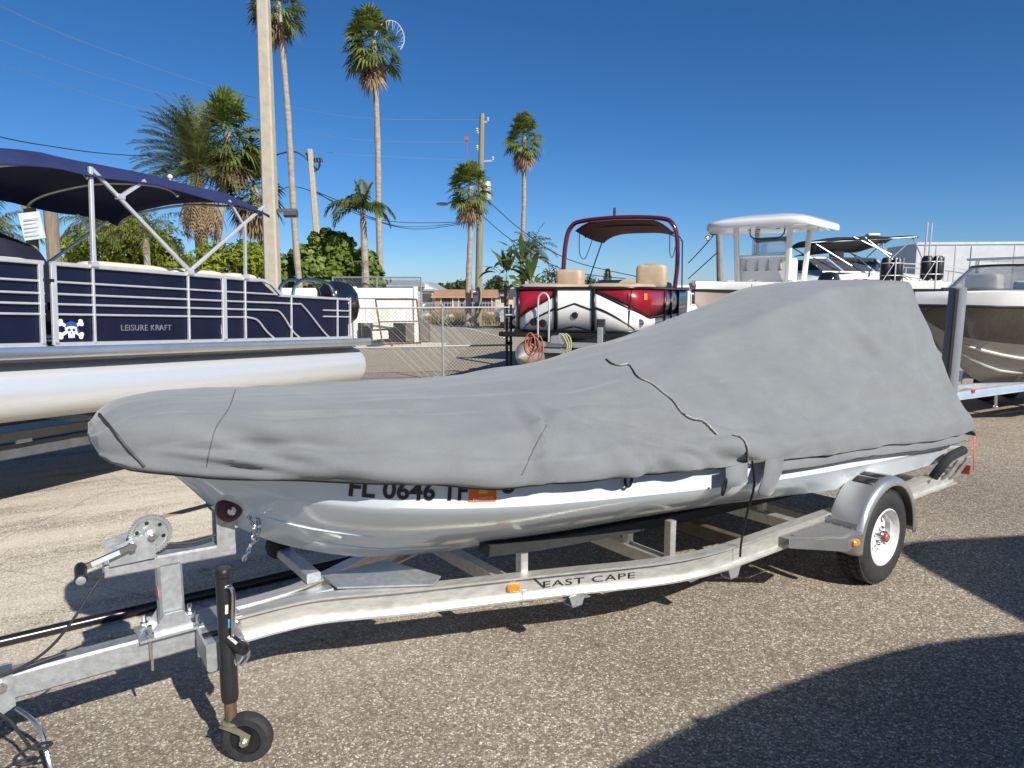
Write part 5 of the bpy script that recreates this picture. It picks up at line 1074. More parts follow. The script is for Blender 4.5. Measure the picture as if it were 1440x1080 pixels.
RG = [[(.75 + 2.2 * (abs(math.cos(a))**1.6) + .45 * t, 1.1 * math.cos(a) * (1 - .1 * t), 2.42 + (.42 if t else .03) * 1) for a in np.linspace(0, math.pi, 21)] for t in (0, 1)]
b = B(); b.loft(RG); wsx = b.build('windscreen', mat('smoked_windscreen', (.05, .06, .07), .06, 0, 0, coat=.6), cz_, smooth=50, solid=.01)
for t in (0, 1): b = B(); b.tube(RG[t], .022, 6); b.build('windscreen_frame', rail_al, wsx)
for k in (4, 7, 10, 13, 16): b = B(); b.bar(RG[0][k], RG[1][k], .04, .03, (0, 1, 0)); b.build('windscreen_post', rail_al, wsx)
b = B(); RG = [[(x, y, 3.46 - .10 * abs(y / 1.15)**2.5 - .03 * math.sin((x - .6) * 3.2)**2 - .10 * max(0, x - 2.2)) for y in np.linspace(-1.2, 1.2, 13)] for x in np.linspace(.55, 3.3, 14)]; b.loft(RG); b.build('canvas_top', mat('black_canvas', (.010, .010, .012), .8, 0, .2, 6), cz_, smooth=50, solid=.012)
for y in (-1.15, 1.15):
    for (x0, z0), (x1, z1) in (((.62, 3.38), (1.5, 2.5)), ((1.9, 3.36), (1.15, 2.75)), ((1.2, 2.9), (2.2, 3.38)), ((3.2, 3.22), (2.2, 2.6)), ((.6, 3.36), (3.3, 3.24)), ((.7, 3.38), (.25, 2.45))):
        b = B(); b.tube([(x0, y, z0), (x1, y, z1)], .020, 6); b.build('canopy_tube', galv, cz_)
b = B(); b.loft([[(x, yy_, zz - .10 * max(0, x - 2.2)) for yy_, zz in ((1.12, 3.38), (1.15, 3.26 - .05 * math.sin(x * 4)), (1.05, 3.10 + .04 * math.sin(x * 5)), (-.6, 3.06))] for x in np.linspace(1.55, 3.3, 12)]); b.build('rolled_curtain', MATS['black_canvas'], cz_, smooth=50, solid=.02)
for x, y in ((.35, 1.1), (.22, 1.05)): b = B(); b.tube([(x, y, 2.5), (x - .03, y, 3.75)], .022, 6); b.build('rod_holder', rail_al, cz_)
pillow((2.4, .4, 2.95), (.3, .5, .3), 'seat_back', mat('grey_seat', (.3, .3, .3), .6), cz_); pillow((1.4, .2, 3.5), (.35, .3, .08), 'radar_dome', white_gel, cz_)
b = B(); b.tube(catmull([(-1.5, 0, 2.35), (-1.0, .55, 2.5), (0, .98, 2.62), (.9, 1.15, 2.66)], 6), .016, 6); b.tube(catmull([(-1.5, 0, 2.35), (-1.0, -.55, 2.5), (0, -.98, 2.62), (.9, -1.15, 2.66)], 6), .016, 6)
for x in (-1.0, 0, .9):
    for sgn in (1, -1): b.tube([(x, sgn * interp([(-1.5, 0), (-1, .55), (0, .98), (.9, 1.15)], x, 1), 2.1), (x, sgn * interp([(-1.5, 0), (-1, .55), (0, .98), (.9, 1.15)], x, 1), interp([(-1.5, 2.35), (-1, 2.5), (0, 2.62), (.9, 2.66)], x, 1))], .014, 6)
b.build('bow_rail', rail_al, cz_)
simple_trailer('trailer under the white cabin cruiser', CR_LOC, CR_RZ, -2.4, 5.2, .9, .55)
# two caged black fenders hanging at the cruiser's bow
def fender_rack(label, px, py, Y):
    c = at(px, py, Y); f = thing('boat_fender', label, 'fender', (c.x, c.y, c.z))
    for dx in (-.14, .14):
        b = B(); b.lathe([(0, -.32), (.09, -.31), (.135, -.24), (.14, 0), (.135, .24), (.09, .31), (0, .32)], (dx, 0, 0), (0, 0, 1), 16); b.build('fender_body', black_plastic, f)
    b = B()
    for z in (-.16, .16): b.tube([(.30 * math.cos(a), .17 * math.sin(a), z) for a in np.linspace(0, 2 * math.pi, 21)], .012, 5)
    for a in (0, 1.57, 3.14, 4.71): b.tube([(.30 * math.cos(a), .17 * math.sin(a), -.34), (.30 * math.cos(a), .17 * math.sin(a), .3)], .012, 5)
    b.tube([(0, -.18, -.75), (0, -.18, .3)], .022, 6); b.tube([(.05, -.17, .3), (-.32, -.17, -.32)], .012, 5); b.build('fender_basket', rail_al, f); return f
fender_rack('black fenders in a wire basket nearer the canvas top', 1254, 379, 19.0); fender_rack('black fenders in a wire basket beside the bowrider', 1311, 377, 18.6)
# ================================================================ white box trailer far right
bx0 = at(1286, 400, 24); bxt = thing('box_trailer', 'long white enclosed box trailer behind the bowrider', 'trailer', (bx0.x, 24, 0), R(-6))
wsk = mat('white_sheet_metal', (.50, .51, .52), .45, .1, .08, 3)
Lb = 8.5
b = B(); b.box((Lb / 2, 1.2, 2.12), (Lb, 2.4, 2.75)); b.build('box_body', wsk, bxt)
for x in np.arange(.0, Lb, .61): b = B(); b.bar((x, -.006, .78), (x, -.006, 3.46), .012, .035, (1, 0, 0)); b.build('panel_seam', mat('seam_grey', (.42, .43, .44), .5), bxt)
for z in (.77, 3.49): b = B(); b.bar((-.02, -.012, z), (Lb + .02, -.012, z), .05, .08); b.build('edge_trim', rail_al, bxt)
b = B(); b.bar((2.15, -.015, 2.1), (2.15, -.015, 3.4), .02, .9, (1, 0, 0)); b.build('side_door', wsk, bxt)
for x in (4.0, 5.0):
    b = B(); b.lathe([(.18, -.1), (.33, -.11), (.36, 0), (.33, .11), (.18, .1)], (x, .15, .36), (0, 1, 0), 24, closed=True); b.build('tyre', rubber, bxt)
b = B(); b.box((Lb / 2, 1.2, .62), (Lb, .9, .25)); b.build('chassis', drk, bxt)
b = B(); b.box((6.2, 1.0, 3.55), (3.2, 1.6, .3), ch=.05); b.build('roof_unit', drk, bxt)
# ================================================================ road edge, chain-link fence, white fence
def sheet(name, pts, z, m): b = B(); b.add([(p[0], p[1], z) for p in pts], [tuple(range(len(pts)))]); return tag(b.build(name, m, smooth=0), kind='structure')
k0 = atg(380, 484); k1 = atg(640, 481)
b = B(); b.bar((-26, 24.3, .05), (-2.3, 24.9, .05), .35, .16, ch=.02); tag(b.build('kerb', mat('pale_kerb', (.46, .43, .37), .85, 0, .12, 3)), kind='structure')
l0, l1 = atg(655, 461), atg(720, 478); d_ = (l1 - l0); sd_ = Vector((-d_.y, d_.x, 0)).normalized() * .06
sheet('painted_line', [l0 - sd_, l1 - sd_, l1 + sd_, l0 + sd_], .006, mat('worn_road_paint', (.62, .60, .55), .8, 0, .2, 6))
sheet('dirt_verge', [(-14, 40), (14, 38), (60, 50), (60, 95), (-60, 95), (-40, 50)], .008, mat('dry_dirt', (.34, .28, .19), .95, 0, .0, .8, col2=(.42, .36, .25)))
cl = thing('chain_link_fence', 'galvanised chain link fence with top and middle rails behind the covered skiff', 'fence', (0, 0, 0))
fa, fb = Vector((-5.6, 13.9, 0)), Vector((-.05, 15.35, 0)); fd_ = (fb - fa); FL = fd_.length; fn = fd_.normalized(); FH = 1.57
cl.location = fa; cl.rotation_euler = (0, 0, math.atan2(fn.y, fn.x))
gal_w = mat('fence_wire', (.30, .31, .31), .55, .4, .1, 9)
for z in (.03, .76, FH): b = B(); b.tube([(0, 0, z), (FL, 0, z)], .018 if z > .1 else .006, 8); b.build('rail', gal_w, cl)
xpost = (atg(622, 536) - fa).dot(fn)
for x in (.4, xpost): b = B(); b.tube([(x, 0, 0), (x, 0, FH + .04)], .026, 10); b.ball((x, 0, FH + .05), .035); b.build('post', gal_w, cl)
b = B()
for dx in (-.06, .03): b.tube([(FL + dx, .02, 0), (FL + dx, .02, FH + .06)], .03, 10)
for z in (.3, .8, 1.4): b.tube([(FL - .09, .02, z), (FL + .06, .02, z)], .034, 8)
b.build('gate_post', black_paint, cl)
def chainlink(x0, x1, z0, z1, par, pitch=.075, r=.0032, m=gal_w):
    b = B(); h = z1 - z0; n = int((x1 - x0 + h) / pitch)
    for sgn in (1, -1):
        for k in range(n):
            a = x0 - h + k * pitch if sgn > 0 else x0 + k * pitch; xa, xb = a, a + sgn * h; za, zb = z0, z1
            lo, hi = (xa, xb) if xa < xb else (xb, xa)
            if hi <= x0 or lo >= x1: continue
            P0, P1 = [xa, za], [xb, zb]
            for P, Q in ((P0, P1), (P1, P0)):
                if P[0] < x0: P[1] += (x0 - P[0]) * (Q[1] - P[1]) / (Q[0] - P[0]); P[0] = x0
                if P[0] > x1: P[1] += (x1 - P[0]) * (Q[1] - P[1]) / (Q[0] - P[0]); P[0] = x1
            b.tube([(P0[0], .004 * sgn, P0[1]), (P1[0], .004 * sgn, P1[1])], r, 3, False)
    o = b.build('wire_mesh', m, par, smooth=0); return tag(o, kind='stuff')
chainlink(0, FL, .04, FH, cl)
# white vinyl fence with an open bay
WF0, WF1 = at(384, 480, 25.2), at(586, 482, 25.2)
wf = thing('white_vinyl_fence', 'white board fence beyond the chain link with an open bay at its right end', 'fence', (WF0.x - 5, 25.2, 0))
wl = WF1.x - WF0.x + 5; vin = mat('white_vinyl_board', (.72, .71, .67), .5, 0, .06, 2)
zt = at(500, 405, 25.2).z; zb = at(500, 452, 25.2).z; zm = at(500, 419, 25.2).z
xo = at(500, 450, 25.2).x - (WF0.x - 5)
b = B(); b.bar((0, 0, (zt + zm) / 2), (wl, 0, (zt + zm) / 2), .10, zt - zm); b.build('top_board', vin, wf)
nb = 16
for i in range(nb): b = B(); xa = i * xo / nb; b.bar((xa + .006, .02, (zm) / 2 + .03), (xa + xo / nb - .006, .02, zm / 2 + .03), .04, zm - .08); b.build('board', vin, wf)
for i in range(6): b = B(); xa = xo + i * (wl - xo) / 6; b.bar((xa + .006, .02, (zm + zb) / 2), (xa + (wl - xo) / 6 - .006, .02, (zm + zb) / 2), .04, zm - zb - .02); b.build('board', vin, wf)
for x in (xo, wl): b = B(); b.bar((x, -.02, 0), (x, -.02, zt + .05), .14, .14, (1, 0, 0), ch=.01); b.build('post', vin, wf)
b = B(); b.bar((xo, -.01, zb), (wl, -.01, zb), .09, .10); b.build('bottom_rail', vin, wf)
uf = thing('chain_link_fence', 'taller chain link fence showing above the white board fence', 'fence', (WF0.x - 1, 26.6, 0)); zt2 = at(530, 390, 26.6).z; xr = at(592, 400, 26.6).x - WF0.x + 1; xl = at(468, 400, 26.6).x - WF0.x + 1
b = B(); b.tube([(xl, 0, zt2), (xr, 0, zt2)], .028, 6); b.build('rail', gal_w, uf)
for x in (xl, (xl + xr) / 2, xr): b = B(); b.tube([(x, 0, 0), (x, 0, zt2)], .032, 6); b.build('post', gal_w, uf)
chainlink(xl, xr, .2, zt2, uf, .12, .006)
b = B(); b.bar((xr, -.1, 0), (xr, -.1, zt2 - .05), .16, .16, (1, 0, 0)); tag(b.build('timber_post', mat('green_stained_wood', (.22, .25, .17), .85, 0, .2, 6)), 'mossy timber post at the right end of the white fence', 'post')
# rusty gate frame leaning in the open bay, boards behind
ra, rb2 = at(527, 421, 23.2), at(588, 482, 23.2)
rg_ = thing('rusty_gate_frame', 'rusty steel gate frame leaning before the white fence', 'gate', (0, 0, 0))
P = {k: at(x, y, 23.2) for k, (x, y) in dict(a=(528, 421), b=(586, 421), c=(592, 482), d=(538, 484)).items()}
for p, q in (('a', 'b'), ('b', 'c'), ('c', 'd'), ('d', 'a')): b = B(); b.tube([P[p], P[q]], .03, 6); b.build('frame_tube', rust, rg_)
b = B(); b.tube([P['a'].lerp(P['d'], .5), P['b'].lerp(P['c'], .5)], .02, 6); b.build('frame_tube', rust, rg_)
for i, (x0, y0, x1, y1) in enumerate(((522, 433, 548, 452), (524, 455, 552, 463), (523, 466, 545, 478))):
    a, c = at(x0, y0, 24.2), at(x1, y1, 24.2); b = B(); b.bar((a.x, 24.2 + .05 * i, (a.z + c.z) / 2), (c.x, 24.3 + .05 * i, (a.z + c.z) / 2 + .03), .04, a.z - c.z); o_ = tag(b.build('scrap_board', mat('pale_scrap', (.62, .60, .54), .7, 0, .1, 4)), ['tallest white scrap board leaning behind the rusty frame', 'middle white scrap board sticking out behind the rusty frame', 'lowest white scrap board behind the rusty frame'][i], 'board')
b = B(); b.box((at(566, 470, 26).x, 26.3, .45), (1.9, .6, .8), ch=.05); tag(b.build('storage_crate', mat('dull_brown_crate', (.16, .135, .11), .8, 0, .3, 3)), 'dull brown crate seen through the open bay of the white fence', 'crate')
# sign on timber posts at the left
sg = thing('timber_sign', 'white notice board hung on weathered timber posts behind the pontoon boat', 'sign', (0, 0, 0)); Ys = 13.0
for px in (45, 74): p = at(px, 350, Ys); b = B(); b.tube([(p.x, p.y, 0), (p.x + .02, p.y, at(px, 282, Ys).z)], .115 if px > 60 else .10, 12); b.build('post', wood_old, sg)
p, q = at(38, 291, Ys), at(66, 286, Ys); b = B(); b.bar((p.x, Ys - .12, p.z), (q.x, Ys - .12, q.z), .10, .12); b.build('cross_beam', wood_old, sg)
p, q = at(43, 340, Ys), at(66, 302, Ys); b = B(); b.bar((p.x, Ys - .2, (p.z + q.z) / 2), (q.x, Ys - .14, (p.z + q.z) / 2 + .05), .03, q.z - p.z, ch=.005); o_ = b.build('board', mat('sun_bleached_board', (.50, .54, .55), .6, 0, .1, 8), sg)
for k in range(5):
    b = B(); zz = q.z - .12 - .07 * k; b.bar((p.x + .05, Ys - .222, zz), (q.x - .06 - .03 * (k % 2), Ys - .172, zz + .03), .004, .018 if k else .03); b.build('faded_print_line', mat('faded_print', (.34, .37, .39), .6), o_)
# ================================================================ houses beyond the road
def house(name, label, px0, px1, yr, ye, yb, Y, wallm, roofm, gable='x', dep=7, wins=()):
    a, c = at(px0, yb, Y), at(px1, yb, Y); zr, ze = at(px0, yr, Y).z, at(px0, ye, Y).z; wd = c.x - a.x
    h = thing(name, label, 'house', ((a.x + c.x) / 2, Y, 0))
    b = B(); b.box((0, dep / 2, ze / 2), (wd, dep, ze)); b.build('wall', wallm, h)
    b = B(); o_ = .35; w2 = wd / 2 + o_
    if gable == 'x':
        b.prism([(-w2, -o_, ze), (-w2, dep / 2, zr), (-w2, dep + o_, ze), (-w2, dep + o_, ze - .12), (-w2, -o_, ze - .12)], (2 * w2, 0, 0))
    else: b.prism([(-w2, -o_, ze), (0, -o_, zr), (w2, -o_, ze), (w2, -o_, ze - .12), (-w2, -o_, ze - .12)], (0, dep + 2 * o_, 0))
    b.build('roof', roofm, h, smooth=0)
    if gable == 'y': b = B(); b.prism([(-wd / 2 * .96, -o_ - .01, ze + .02), (0, -o_ - .01, zr - .25), (wd / 2 * .96, -o_ - .01, ze + .02)], (0, -.03, 0)); b.build('gable_wall', wallm, h)
    for (x, z, w_, hh) in wins:
        b = B(); b.box((x, -.03, z), (w_ + .16, .06, hh + .16)); f = b.build('window', vin, h); b = B(); b.box((x, -.065, z), (w_, .03, hh)); b.build('pane', glass_dark, f)
    return h
tin = mat('grey_tin_roof', (.38, .41, .43), .45, .3, .1, 2); orange_r = mat('terracotta_roof', (.32, .17, .09), .8, 0, .2, 1.5, col2=(.42, .25, .14)); dkroof = mat('dark_shingle', (.055, .06, .08), .8, 0, .2, 2); stucco = mat('white_stucco', (.66, .66, .64), .8, 0, .06, 1); tanw = mat('tan_stucco', (.42, .30, .18), .85, 0, .1, 1); yelw = mat('yellow_stucco', (.50, .44, .30), .85, 0, .1, 1); brn = mat('brown_boards', (.22, .13, .075), .85, 0, .25, 1.5, stretch=(3, 1, .4))
house('house', 'pale house with a grey tin roof behind the white fence', 518, 578, 393, 401, 436, 62, stucco, tin, 'x', 8, ((-1.0, 1.4, .9, .8), (1.2, 1.4, .9, .8)))
house('house', 'small white gabled house left of the brown building', 586, 612, 396, 407, 432, 70, stucco, tin, 'y', 9, ((0, 1.3, 1.2, .9),))
house('building', 'low brown building with a terracotta roof beyond the road', 612, 694, 407, 417, 434, 66, brn, orange_r, 'x', 8, ((-1.6, .95, 1.0, .8), (-.2, .95, .5, .8), (.9, .95, 1.0, .8), (2.0, .95, 1.0, .8)))
house('house', 'dark roofed yellow house right of the terracotta roof', 688, 722, 406, 416, 430, 78, yelw, dkroof, 'x', 8, ((.3, 1.1, .7, .8),))
house('house', 'white waterfront building seen right of the red pontoon boat', 955, 992, 400, 402, 440, 60, stucco, stucco, 'x', 6, ((.2, 1.3, .6, .8),))
for i, px in enumerate((966, 973, 981)): p = atg(px, 444); b = B(); b.tube([(p.x, 36, 0), (p.x, 36, 1.5)], .11, 10); tag(b.build('dock_piling', mat('pale_piling', (.42, .46, .46), .8, 0, .15, 2)), ['leftmost', 'middle', 'rightmost'][i] + ' pale dock piling right of the red pontoon boat', 'piling')
pk = thing('picket_fence', 'low grey fence in front of the brown building', 'fence', (0, 0, 0)); fz0, fz1 = at(600, 431, 58), at(700, 426, 58)
for px in np.linspace(590, 700, 26): p = at(px, 430, 58); b = B(); b.box((p.x, 58, .55), (.06, .06, 1.1)); b.build('picket', galv, pk)
for z in (.3, 1.0): b = B(); b.bar((at(588, 430, 58).x, 58, z), (at(702, 430, 58).x, 58, z), .05, .07); b.build('rail', galv, pk)
b = B(); p = at(669, 417, 39.4); b.box((p.x, 39.2, p.z), (.30, .02, .62)); so = b.build('notice_plate', mat('white_notice', (.7, .66, .64), .5, 0, .1, 6)); tag(so, 'small white notice plate on the wooden utility pole', 'sign')
b = B(); b.box((p.x, 39.185, p.z + .12), (.22, .006, .10)); b.build('red_print', mat('red_print', (.5, .1, .08), .5), so).matrix_parent_inverse = so.matrix_world.inverted()
# ================================================================ parked car beyond the gate
def car(label, loc, rz, paint):
    c = thing('parked_car', label, 'car', loc, rz); P0 = [(-2.1, .35), (-2.15, .75), (-2.05, .98), (-1.15, 1.08), (-.55, 1.62), (1.35, 1.66), (1.95, 1.1), (2.1, .95), (2.12, .4)]
    prof = catmull([(x, 0, z) for x, z in P0], 4); b = B(); RG = []
    for y, s_ in ((-.90, .93), (-.86, .985), (-.7, 1.0), (.7, 1.0), (.86, .985), (.90, .93)): RG.append([(p.x * (.97 + .03 * s_), y * (1 if p.z < 1.1 else .86), .35 + (p.z - .35) * s_) for p in prof])
    b.loft(RG, closed=True, cap0=True, cap1=True); b.build('body', paint, c, smooth=40)
    for sgn in (1, -1):
        b = B(); b.prism([(-.95, sgn * .80, 1.12), (-.48, sgn * .77, 1.52), (1.25, sgn * .77, 1.54), (1.62, sgn * .80, 1.14)], (0, sgn * .02, 0)); b.build('side_window', glass_dark, c)
        for x in (-1.3, 1.3):
            b = B(); b.lathe([(.2, -.1), (.3, -.11), (.33, 0), (.3, .11), (.2, .1)], (x, sgn * .84, .33), (0, 1, 0), 24, closed=True); w_ = b.build('tyre', rubber, c); b = B(); b.lathe([(.2, .06), (.16, .02), (.05, .03), (0, .03)], (x, sgn * .86, .33), (0, sgn, 0), 16); b.build('rim', galv, w_)
            b = B(); b.lathe([(.30, .0), (.38, .0), (.38, .012)], (x, sgn * .885, .36), (0, sgn, 0), 20); b.build('wheel_arch', black_plastic, c)
        b = B(); b.box((-2.08, sgn * .62, .82), (.08, .3, .14), ch=.02); b.build('headlight', white_gel, c)
    b = B(); b.prism([(-1.12, -.68, 1.10), (-.58, -.66, 1.55), (-.58, .66, 1.55), (-1.12, .68, 1.10)], (-.03, 0, .02)); b.build('windscreen', glass_dark, c)
    b = B(); b.bar((-2.14, -.8, .45), (-2.14, .8, .45), .08, .2, ch=.03); b.build('bumper', black_plastic, c); return c
p = atg(716, 462); car('pale grey car parked beyond the gate, mostly hidden by the red pontoon boat', (p.x + 1.5, p.y + 1.2, 0), R(8), mat('silver_paint', (.42, .45, .49), .25, .3, .05, 2, coat=.8))
# black pole lying on the asphalt behind the tongue
a, c = atg(-60, 917, .03), atg(520, 781, .03); b = B(); b.tube([a, a.lerp(c, .5), c], .03, 12); tag(b.build('black_pole', mat('gloss_black_tube', (.012, .012, .013), .25, 0, .1, 8), None), 'long black pole lying on the asphalt behind the trailer tongue', 'pole')
# ================================================================ utility poles and wires
def concrete_pole(label, px_b, py_b, px_t, py_t, Y, wb, wt, extra=0.):
    a = at(px_b, py_b, Y); t_ = at(px_t, py_t, Y); sl_ = (t_.x - a.x) / (t_.z - a.z); x0_ = a.x - a.z * sl_; zt_ = t_.z + extra; o = thing('utility_pole', label, 'utility pole', (x0_, Y, 0))
    b = B(); RG = []
    for z in (0, zt_ * .5, zt_):
        w_ = (wb + (wt - wb) * z / zt_) / 2; c_ = w_ * .25; X = sl_ * z; RG.append([(X + x, y, z) for x, y in ((-w_ + c_, -w_), (w_ - c_, -w_), (w_, -w_ + c_), (w_, w_ - c_), (w_ - c_, w_), (-w_ + c_, w_), (-w_, w_ - c_), (-w_, -w_ + c_))])
    b.loft(RG, closed=True, cap0=True, cap1=True); b.build('shaft', concrete, o, smooth=20); return o, (lambda z: Vector((x0_ + sl_ * z, Y, z)))
cp, cpf = concrete_pole('thick tan concrete pole rising behind the navy bimini', 384, 405, 370, 0, 11.6, .245, .155, 2.0)
cp.rotation_euler = (0, 0, 0)
zc = at(398, 296, 11.6).z; b = B(); b.bar((cpf(zc).x - cp.location.x + .12, -.02, zc), (cpf(zc).x - cp.location.x + .42, -.02, zc), .05, .05); b.build('bracket_arm', drk, cp); b = B(); b.box((cpf(zc).x - cp.location.x + .33, -.02, zc - .05), (.2, .14, .12), ch=.03); b.build('flood_light', drk, cp)
p2, p2f = concrete_pole('slim grey concrete pole with cable loops left of the tall palms', 447, 345, 436, 210, 30, .30, .19)
def curve(pts, r, name, par=None, m=wire_mat, n=5): b = B(); b.tube(pts, r, n); return b.build(name, m, par)
q = p2f(0); lo = lambda px, py, Y=30: at(px, py, Y) - Vector(p2.location)
curve(catmull([lo(388, 218), lo(412, 213), lo(430, 222), lo(441, 238)], 6), .03, 'cable_loop', p2); curve(catmull([lo(430, 215), lo(440, 232), lo(447, 238), lo(450, 224)], 6), .04, 'cable_loop', p2); curve(catmull([lo(432, 222), lo(442, 240), lo(450, 232), lo(444, 222)], 6), .03, 'cable_loop', p2)
b = B()
for x in (443, 447, 451): b.tube([lo(x, 222), lo(x + 1, 228)], .06, 8)
b.build('insulator', black_plastic, p2)
wp = at(672, 432, 40); wpt = at(678, 160, 40)
wpole = thing('utility_pole', 'tall wooden utility pole with transformer and street light between palms', 'utility pole', (wp.x, 40, 0)); lw = lambda px, py, Y=40: at(px, py, Y) - Vector((wp.x, 40, 0))
b = B(); b.tube([(0, 0, 0), lw(675, 300), lw(678, 160)], [.21, .18, .13], 12); b.build('shaft', mat('creosote_wood', (.22, .20, .13), .85, 0, .25, 2, .3, 10, stretch=(4, 4, .3)), wpole)
b = B(); p = lw(684, 268); b.lathe([(0, -.55), (.24, -.53), (.26, -.45), (.26, .38), (.22, .48), (0, .52)], p, (0, 0, 1), 18); b.build('transformer', mat('transformer_grey', (.40, .42, .42), .5, .2, .1, 5), wpole)
b = B(); b.box(lw(682, 276), (.4, .3, .25), ch=.03); b.build('transformer_bracket', galv, wpole)
for px, py, w_ in ((681, 171, .45), (674, 186, .35), (674, 210, .35), (688, 226, .6)):
    b = B(); b.bar(lw(677, py + 1), lw(px + (5 if px > 678 else -3), py), .07, .08); b.build('cross_arm', galv, wpole)
    b = B(); b.lathe([(.05, 0), (.09, .05), (.05, .1), (.09, .15), (.04, .22), (0, .22)], lw(px + (5 if px > 678 else -3), py), (0, 0, 1), 10); b.build('insulator', mat('grey_porcelain', (.45, .46, .47), .3), wpole)
b = B(); b.tube(catmull([lw(672, 292), lw(655, 290), lw(640, 285), lw(630, 285)], 6), .05, 8); b.build('lamp_arm', galv, wpole)
b = B(); p = lw(622, 287); b.ball(p, .28, 14, 8, (1.25, .5, .35)); b.build('lamp_head', mat('lamp_grey', (.45, .46, .45), .45, .3, .1, 6), wpole)
b = B(); p = lw(656, 195); b.box(p, (.2, .12, .22)); b.tube([p, p + Vector((.05, 0, -.9))], .02, 6); b.build('red_marker', mat('faded_red', (.35, .07, .06), .6), wpole)
p3 = at(1018, 405, 27); p3t = at(1011, 328, 27)
lp = thing('light_pole', 'leaning grey light pole seen left of the T-top', 'utility pole', (p3.x, 27, 0)); b = B(); b.tube([(0, 0, 0), p3t - Vector((p3.x, 27, 0))], [.16, .11], 10); b.build('shaft', mat('pole_grey', (.22, .22, .20), .8, 0, .2, 3), lp)
b = B(); p = at(1004, 325, 27) - Vector((p3.x, 27, 0)); b.ball(p, .2, 12, 8, (1, .8, .8)); b.bar(p, p3t - Vector((p3.x, 27, 0)), .06, .06); b.build('lamp_head', mat('lamp_rust', (.20, .16, .13), .7), lp)
WIRES = [((-40, 183, 16), (60, 204, 18), (200, 219, 22), (388, 218, 30)), ((395, 267, 30), (430, 266, 31), (540, 310, 36), (660, 312, 40)), ((445, 270, 30), (500, 300, 34), (580, 322, 38), (668, 312, 40)),
         ((684, 280, 40), (735, 325, 38), (800, 365, 36), (900, 390, 34)), ((680, 305, 40), (720, 338, 38), (790, 378, 36), (880, 392, 34)), ((968, 370, 30), (985, 352, 28), (1004, 330, 27)), ((968, 392, 30), (990, 372, 28), (1012, 352, 27)),
         ((440, 268, 30), (470, 280, 33), (560, 318, 38), (672, 311, 40)), ((-40, -10, 22), (120, 60, 25), (330, 130, 30), (500, 165, 36), (676, 168, 40)), ((-40, 40, 22), (120, 100, 25), (330, 160, 30), (500, 196, 36), (676, 200, 40)), ((-40, 75, 22), (150, 140, 26), (330, 185, 30), (470, 215, 36), (676, 226, 40))]
for i, W_ in enumerate(WIRES):
    pts = catmull([at(*p) for p in W_], 10)
    tag(curve(pts, .007 if i >= 8 else (.016 if i in (0,) else .02), 'overhead_wire', None, mat('pale_wire', (.13, .15, .18), .5) if i >= 8 else wire_mat, 4),
        ['black service cable crossing above the navy bimini', 'upper black cable sagging between the two poles', 'lower black cable with the deepest sag between the two poles', 'upper cable running from the wooden pole down to the right', 'lower cable running from the wooden pole down to the right', 'upper cable reaching the leaning light pole', 'lower cable reaching the leaning light pole', 'middle black cable sagging between the two poles', 'highest thin wire crossing the open sky', 'middle thin wire crossing the open sky', 'lowest thin wire crossing the open sky'][i], 'wire')
# ================================================================ vegetation
def leaf_mat(name, c1, c2, vs=3., tr=.35, rough=.5):
    m = bpy.data.materials.new(name); m.use_nodes = True; n = m.node_tree.nodes; L = m.node_tree.links; b = n['Principled BSDF']; out = n['Material Output']
    tc = n.new('ShaderNodeTexCoord'); nz = n.new('ShaderNodeTexNoise'); nz.inputs['Scale'].default_value = vs; nz.inputs['Detail'].default_value = 5; nz.inputs['Roughness'].default_value = .75; L.new(tc.outputs['Object'], nz.inputs[0])
    cr = n.new('ShaderNodeValToRGB'); L.new(nz.outputs[0], cr.inputs[0]); cr.color_ramp.elements[0].position = .33; cr.color_ramp.elements[1].position = .66; cr.color_ramp.elements[0].color = c1 + (1,); cr.color_ramp.elements[1].color = c2 + (1,)
    L.new(cr.outputs[0], b.inputs['Base Color']); b.inputs['Roughness'].default_value = rough; b.inputs['Specular IOR Level'].default_value = .35
    t = n.new('ShaderNodeBsdfTranslucent'); L.new(cr.outputs[0], t.inputs[0]); mx = n.new('ShaderNodeMixShader'); mx.inputs[0].default_value = tr; L.new(b.outputs[0], mx.inputs[1]); L.new(t.outputs[0], mx.inputs[2]); L.new(mx.outputs[0], out.inputs[0]); return m
fan_g = leaf_mat('fan_palm_leaf', (.075, .11, .018), (.20, .25, .06), 1.5); date_g = leaf_mat('date_palm_leaf', (.085, .105, .03), (.19, .21, .07), 1.2); dead = leaf_mat('dead_palm_leaf', (.17, .11, .06), (.36, .27, .16), 2., .2, .8)
fox_g = leaf_mat('foxtail_leaf', (.04, .065, .012), (.13, .15, .04), 1.5); shrub_y = leaf_mat('lime_shrub_leaf', (.15, .20, .015), (.36, .40, .05), 1.4, .4); shrub_g = leaf_mat('sea_grape_leaf', (.075, .125, .02), (.22, .30, .05), 1.6, .3); far_g = leaf_mat('distant_foliage', (.03, .05, .018), (.08, .11, .035), .6, .2); bop_g = leaf_mat('banana_leaf', (.05, .085, .02), (.14, .19, .055), 1.2, .35, .4)
trunk_g = mat('palm_trunk', (.30, .26, .21), .9, 0, .25, 4, .5, 14, stretch=(1, 1, 3)); trunk_d = mat('dark_palm_trunk', (.12, .085, .055), .95, 0, .4, 5, .6, 12, stretch=(1, 1, 3))
bark = mat('shrub_stem', (.12, .09, .06), .9, 0, .3, 8)
def rv(s_=1.): return Vector((random.gauss(0, s_), random.gauss(0, s_), random.gauss(0, s_)))
